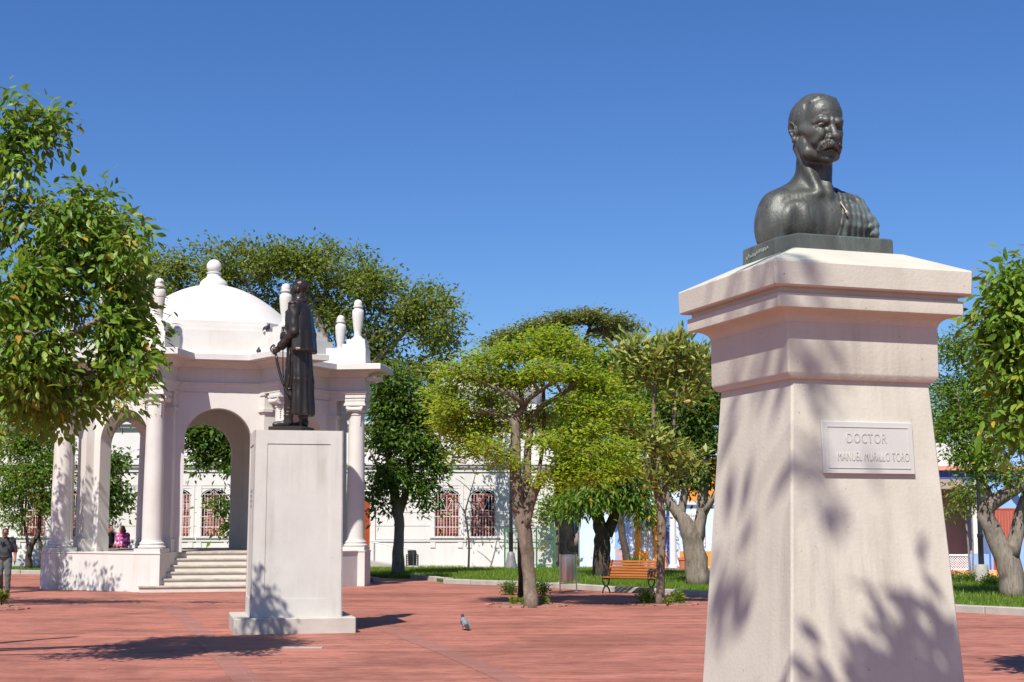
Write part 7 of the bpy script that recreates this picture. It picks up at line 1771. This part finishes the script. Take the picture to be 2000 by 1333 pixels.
cpw = MB().rings([[(-0.15, -0.09, 0), (0.15, -0.09, 0), (0.15, 0.09, 0), (-0.15, 0.09, 0)], [(-0.15, -0.09, 0.10), (0.15, -0.09, 0.10), (0.15, 0.09, 0.10), (-0.15, 0.09, 0.10)], [(-0.10, -0.06, 0.155), (0.13, -0.06, 0.155), (0.13, 0.06, 0.155), (-0.10, 0.06, 0.155)]]).build('meter_box', M['paper'])
cpw.location = ground_at(1253, 1112, 0.1); cpw.scale = (1.4, 1.4, 1.6)
tag(cpw, 'small white utility box standing on the lawn behind the bench', 'utility box')
# grass blades on the lawns, denser than one could count
def grass(poly, n, seed, name='grass'):
    rng = np.random.default_rng(seed)
    P = np.array(poly); lo, hi = P.min(0), P.max(0)
    lo = np.maximum(lo, [-24, 26]); hi = np.minimum(hi, [15.5, 61])
    q = rng.uniform(lo, hi, (n * 3, 2)); q = q[np.abs(q[:, 0]) < q[:, 1] * 0.36 + 0.4]
    ins = np.zeros(len(q), dtype=bool); j = len(P) - 1
    for i in range(len(P)):
        xi, yi, xj, yj = *P[i], *P[j]
        c = ((yi > q[:, 1]) != (yj > q[:, 1])) & (q[:, 0] < (xj - xi) * (q[:, 1] - yi) / (yj - yi + 1e-12) + xi)
        ins ^= c; j = i
    q = q[ins][:n]; m = len(q)
    h = rng.uniform(0.05, 0.13, m) * (0.6 + 0.6 * (np.sin(q[:, 0] * 1.7) * np.sin(q[:, 1] * 1.3) > 0)); a = rng.uniform(0, 6.28, m); w = rng.uniform(0.006, 0.014, m)
    b = np.c_[q, np.full(m, 0.095)]; t = np.c_[np.cos(a), np.sin(a), np.zeros(m)] * w[:, None]
    lean = rng.normal(0, 0.35, (m, 2)) * h[:, None]
    V = np.stack([b - t, b + t, b + np.c_[lean, h]], 1).reshape(-1, 3)
    o = link_mesh(name, np_mesh(name, V, np.arange(m * 3).reshape(-1, 3)), M['grass']); tag(o, 'short green grass covering the lawn', 'grass', kind='stuff')
grass(LAWN_L, 30000, 1); grass(LAWN_R, 75000, 2)
# a few fallen leaves and crumbs on the paving
fl = MB(); rg = random.Random(9)
def leaf_on_ground(x, y, s):
    a = rg.uniform(0, 6.28); c, s_ = math.cos(a) * s, math.sin(a) * s
    fl.raw([(x - c, y - s_, 0.006), (x + s_ * 0.4, y - c * 0.4, 0.012), (x + c, y + s_, 0.02), (x - s_ * 0.4, y + c * 0.4, 0.014)], [(0, 1, 2, 3)])
for px, py in ((120, 1207), (252, 1198), (340, 1277), (1182, 1273), (1203, 1262), (985, 1134), (180, 1213), (755, 1259), (150, 1240), (640, 1171)):
    g = ground_at(px, py); leaf_on_ground(g.x, g.y, 0.06)
for q in range(60):
    y = rg.uniform(18, 42); leaf_on_ground(rg.uniform(-0.34, 0.34) * y, y, rg.uniform(0.02, 0.05))
tag(fl.build('fallen_leaves', mottled('dry_leaf', (0.35, 0.16, 0.05), (0.5, 0.33, 0.12), 3, 0.8, 0.2)), 'scattered dry fallen leaves on the red paving', 'leaves', kind='stuff')
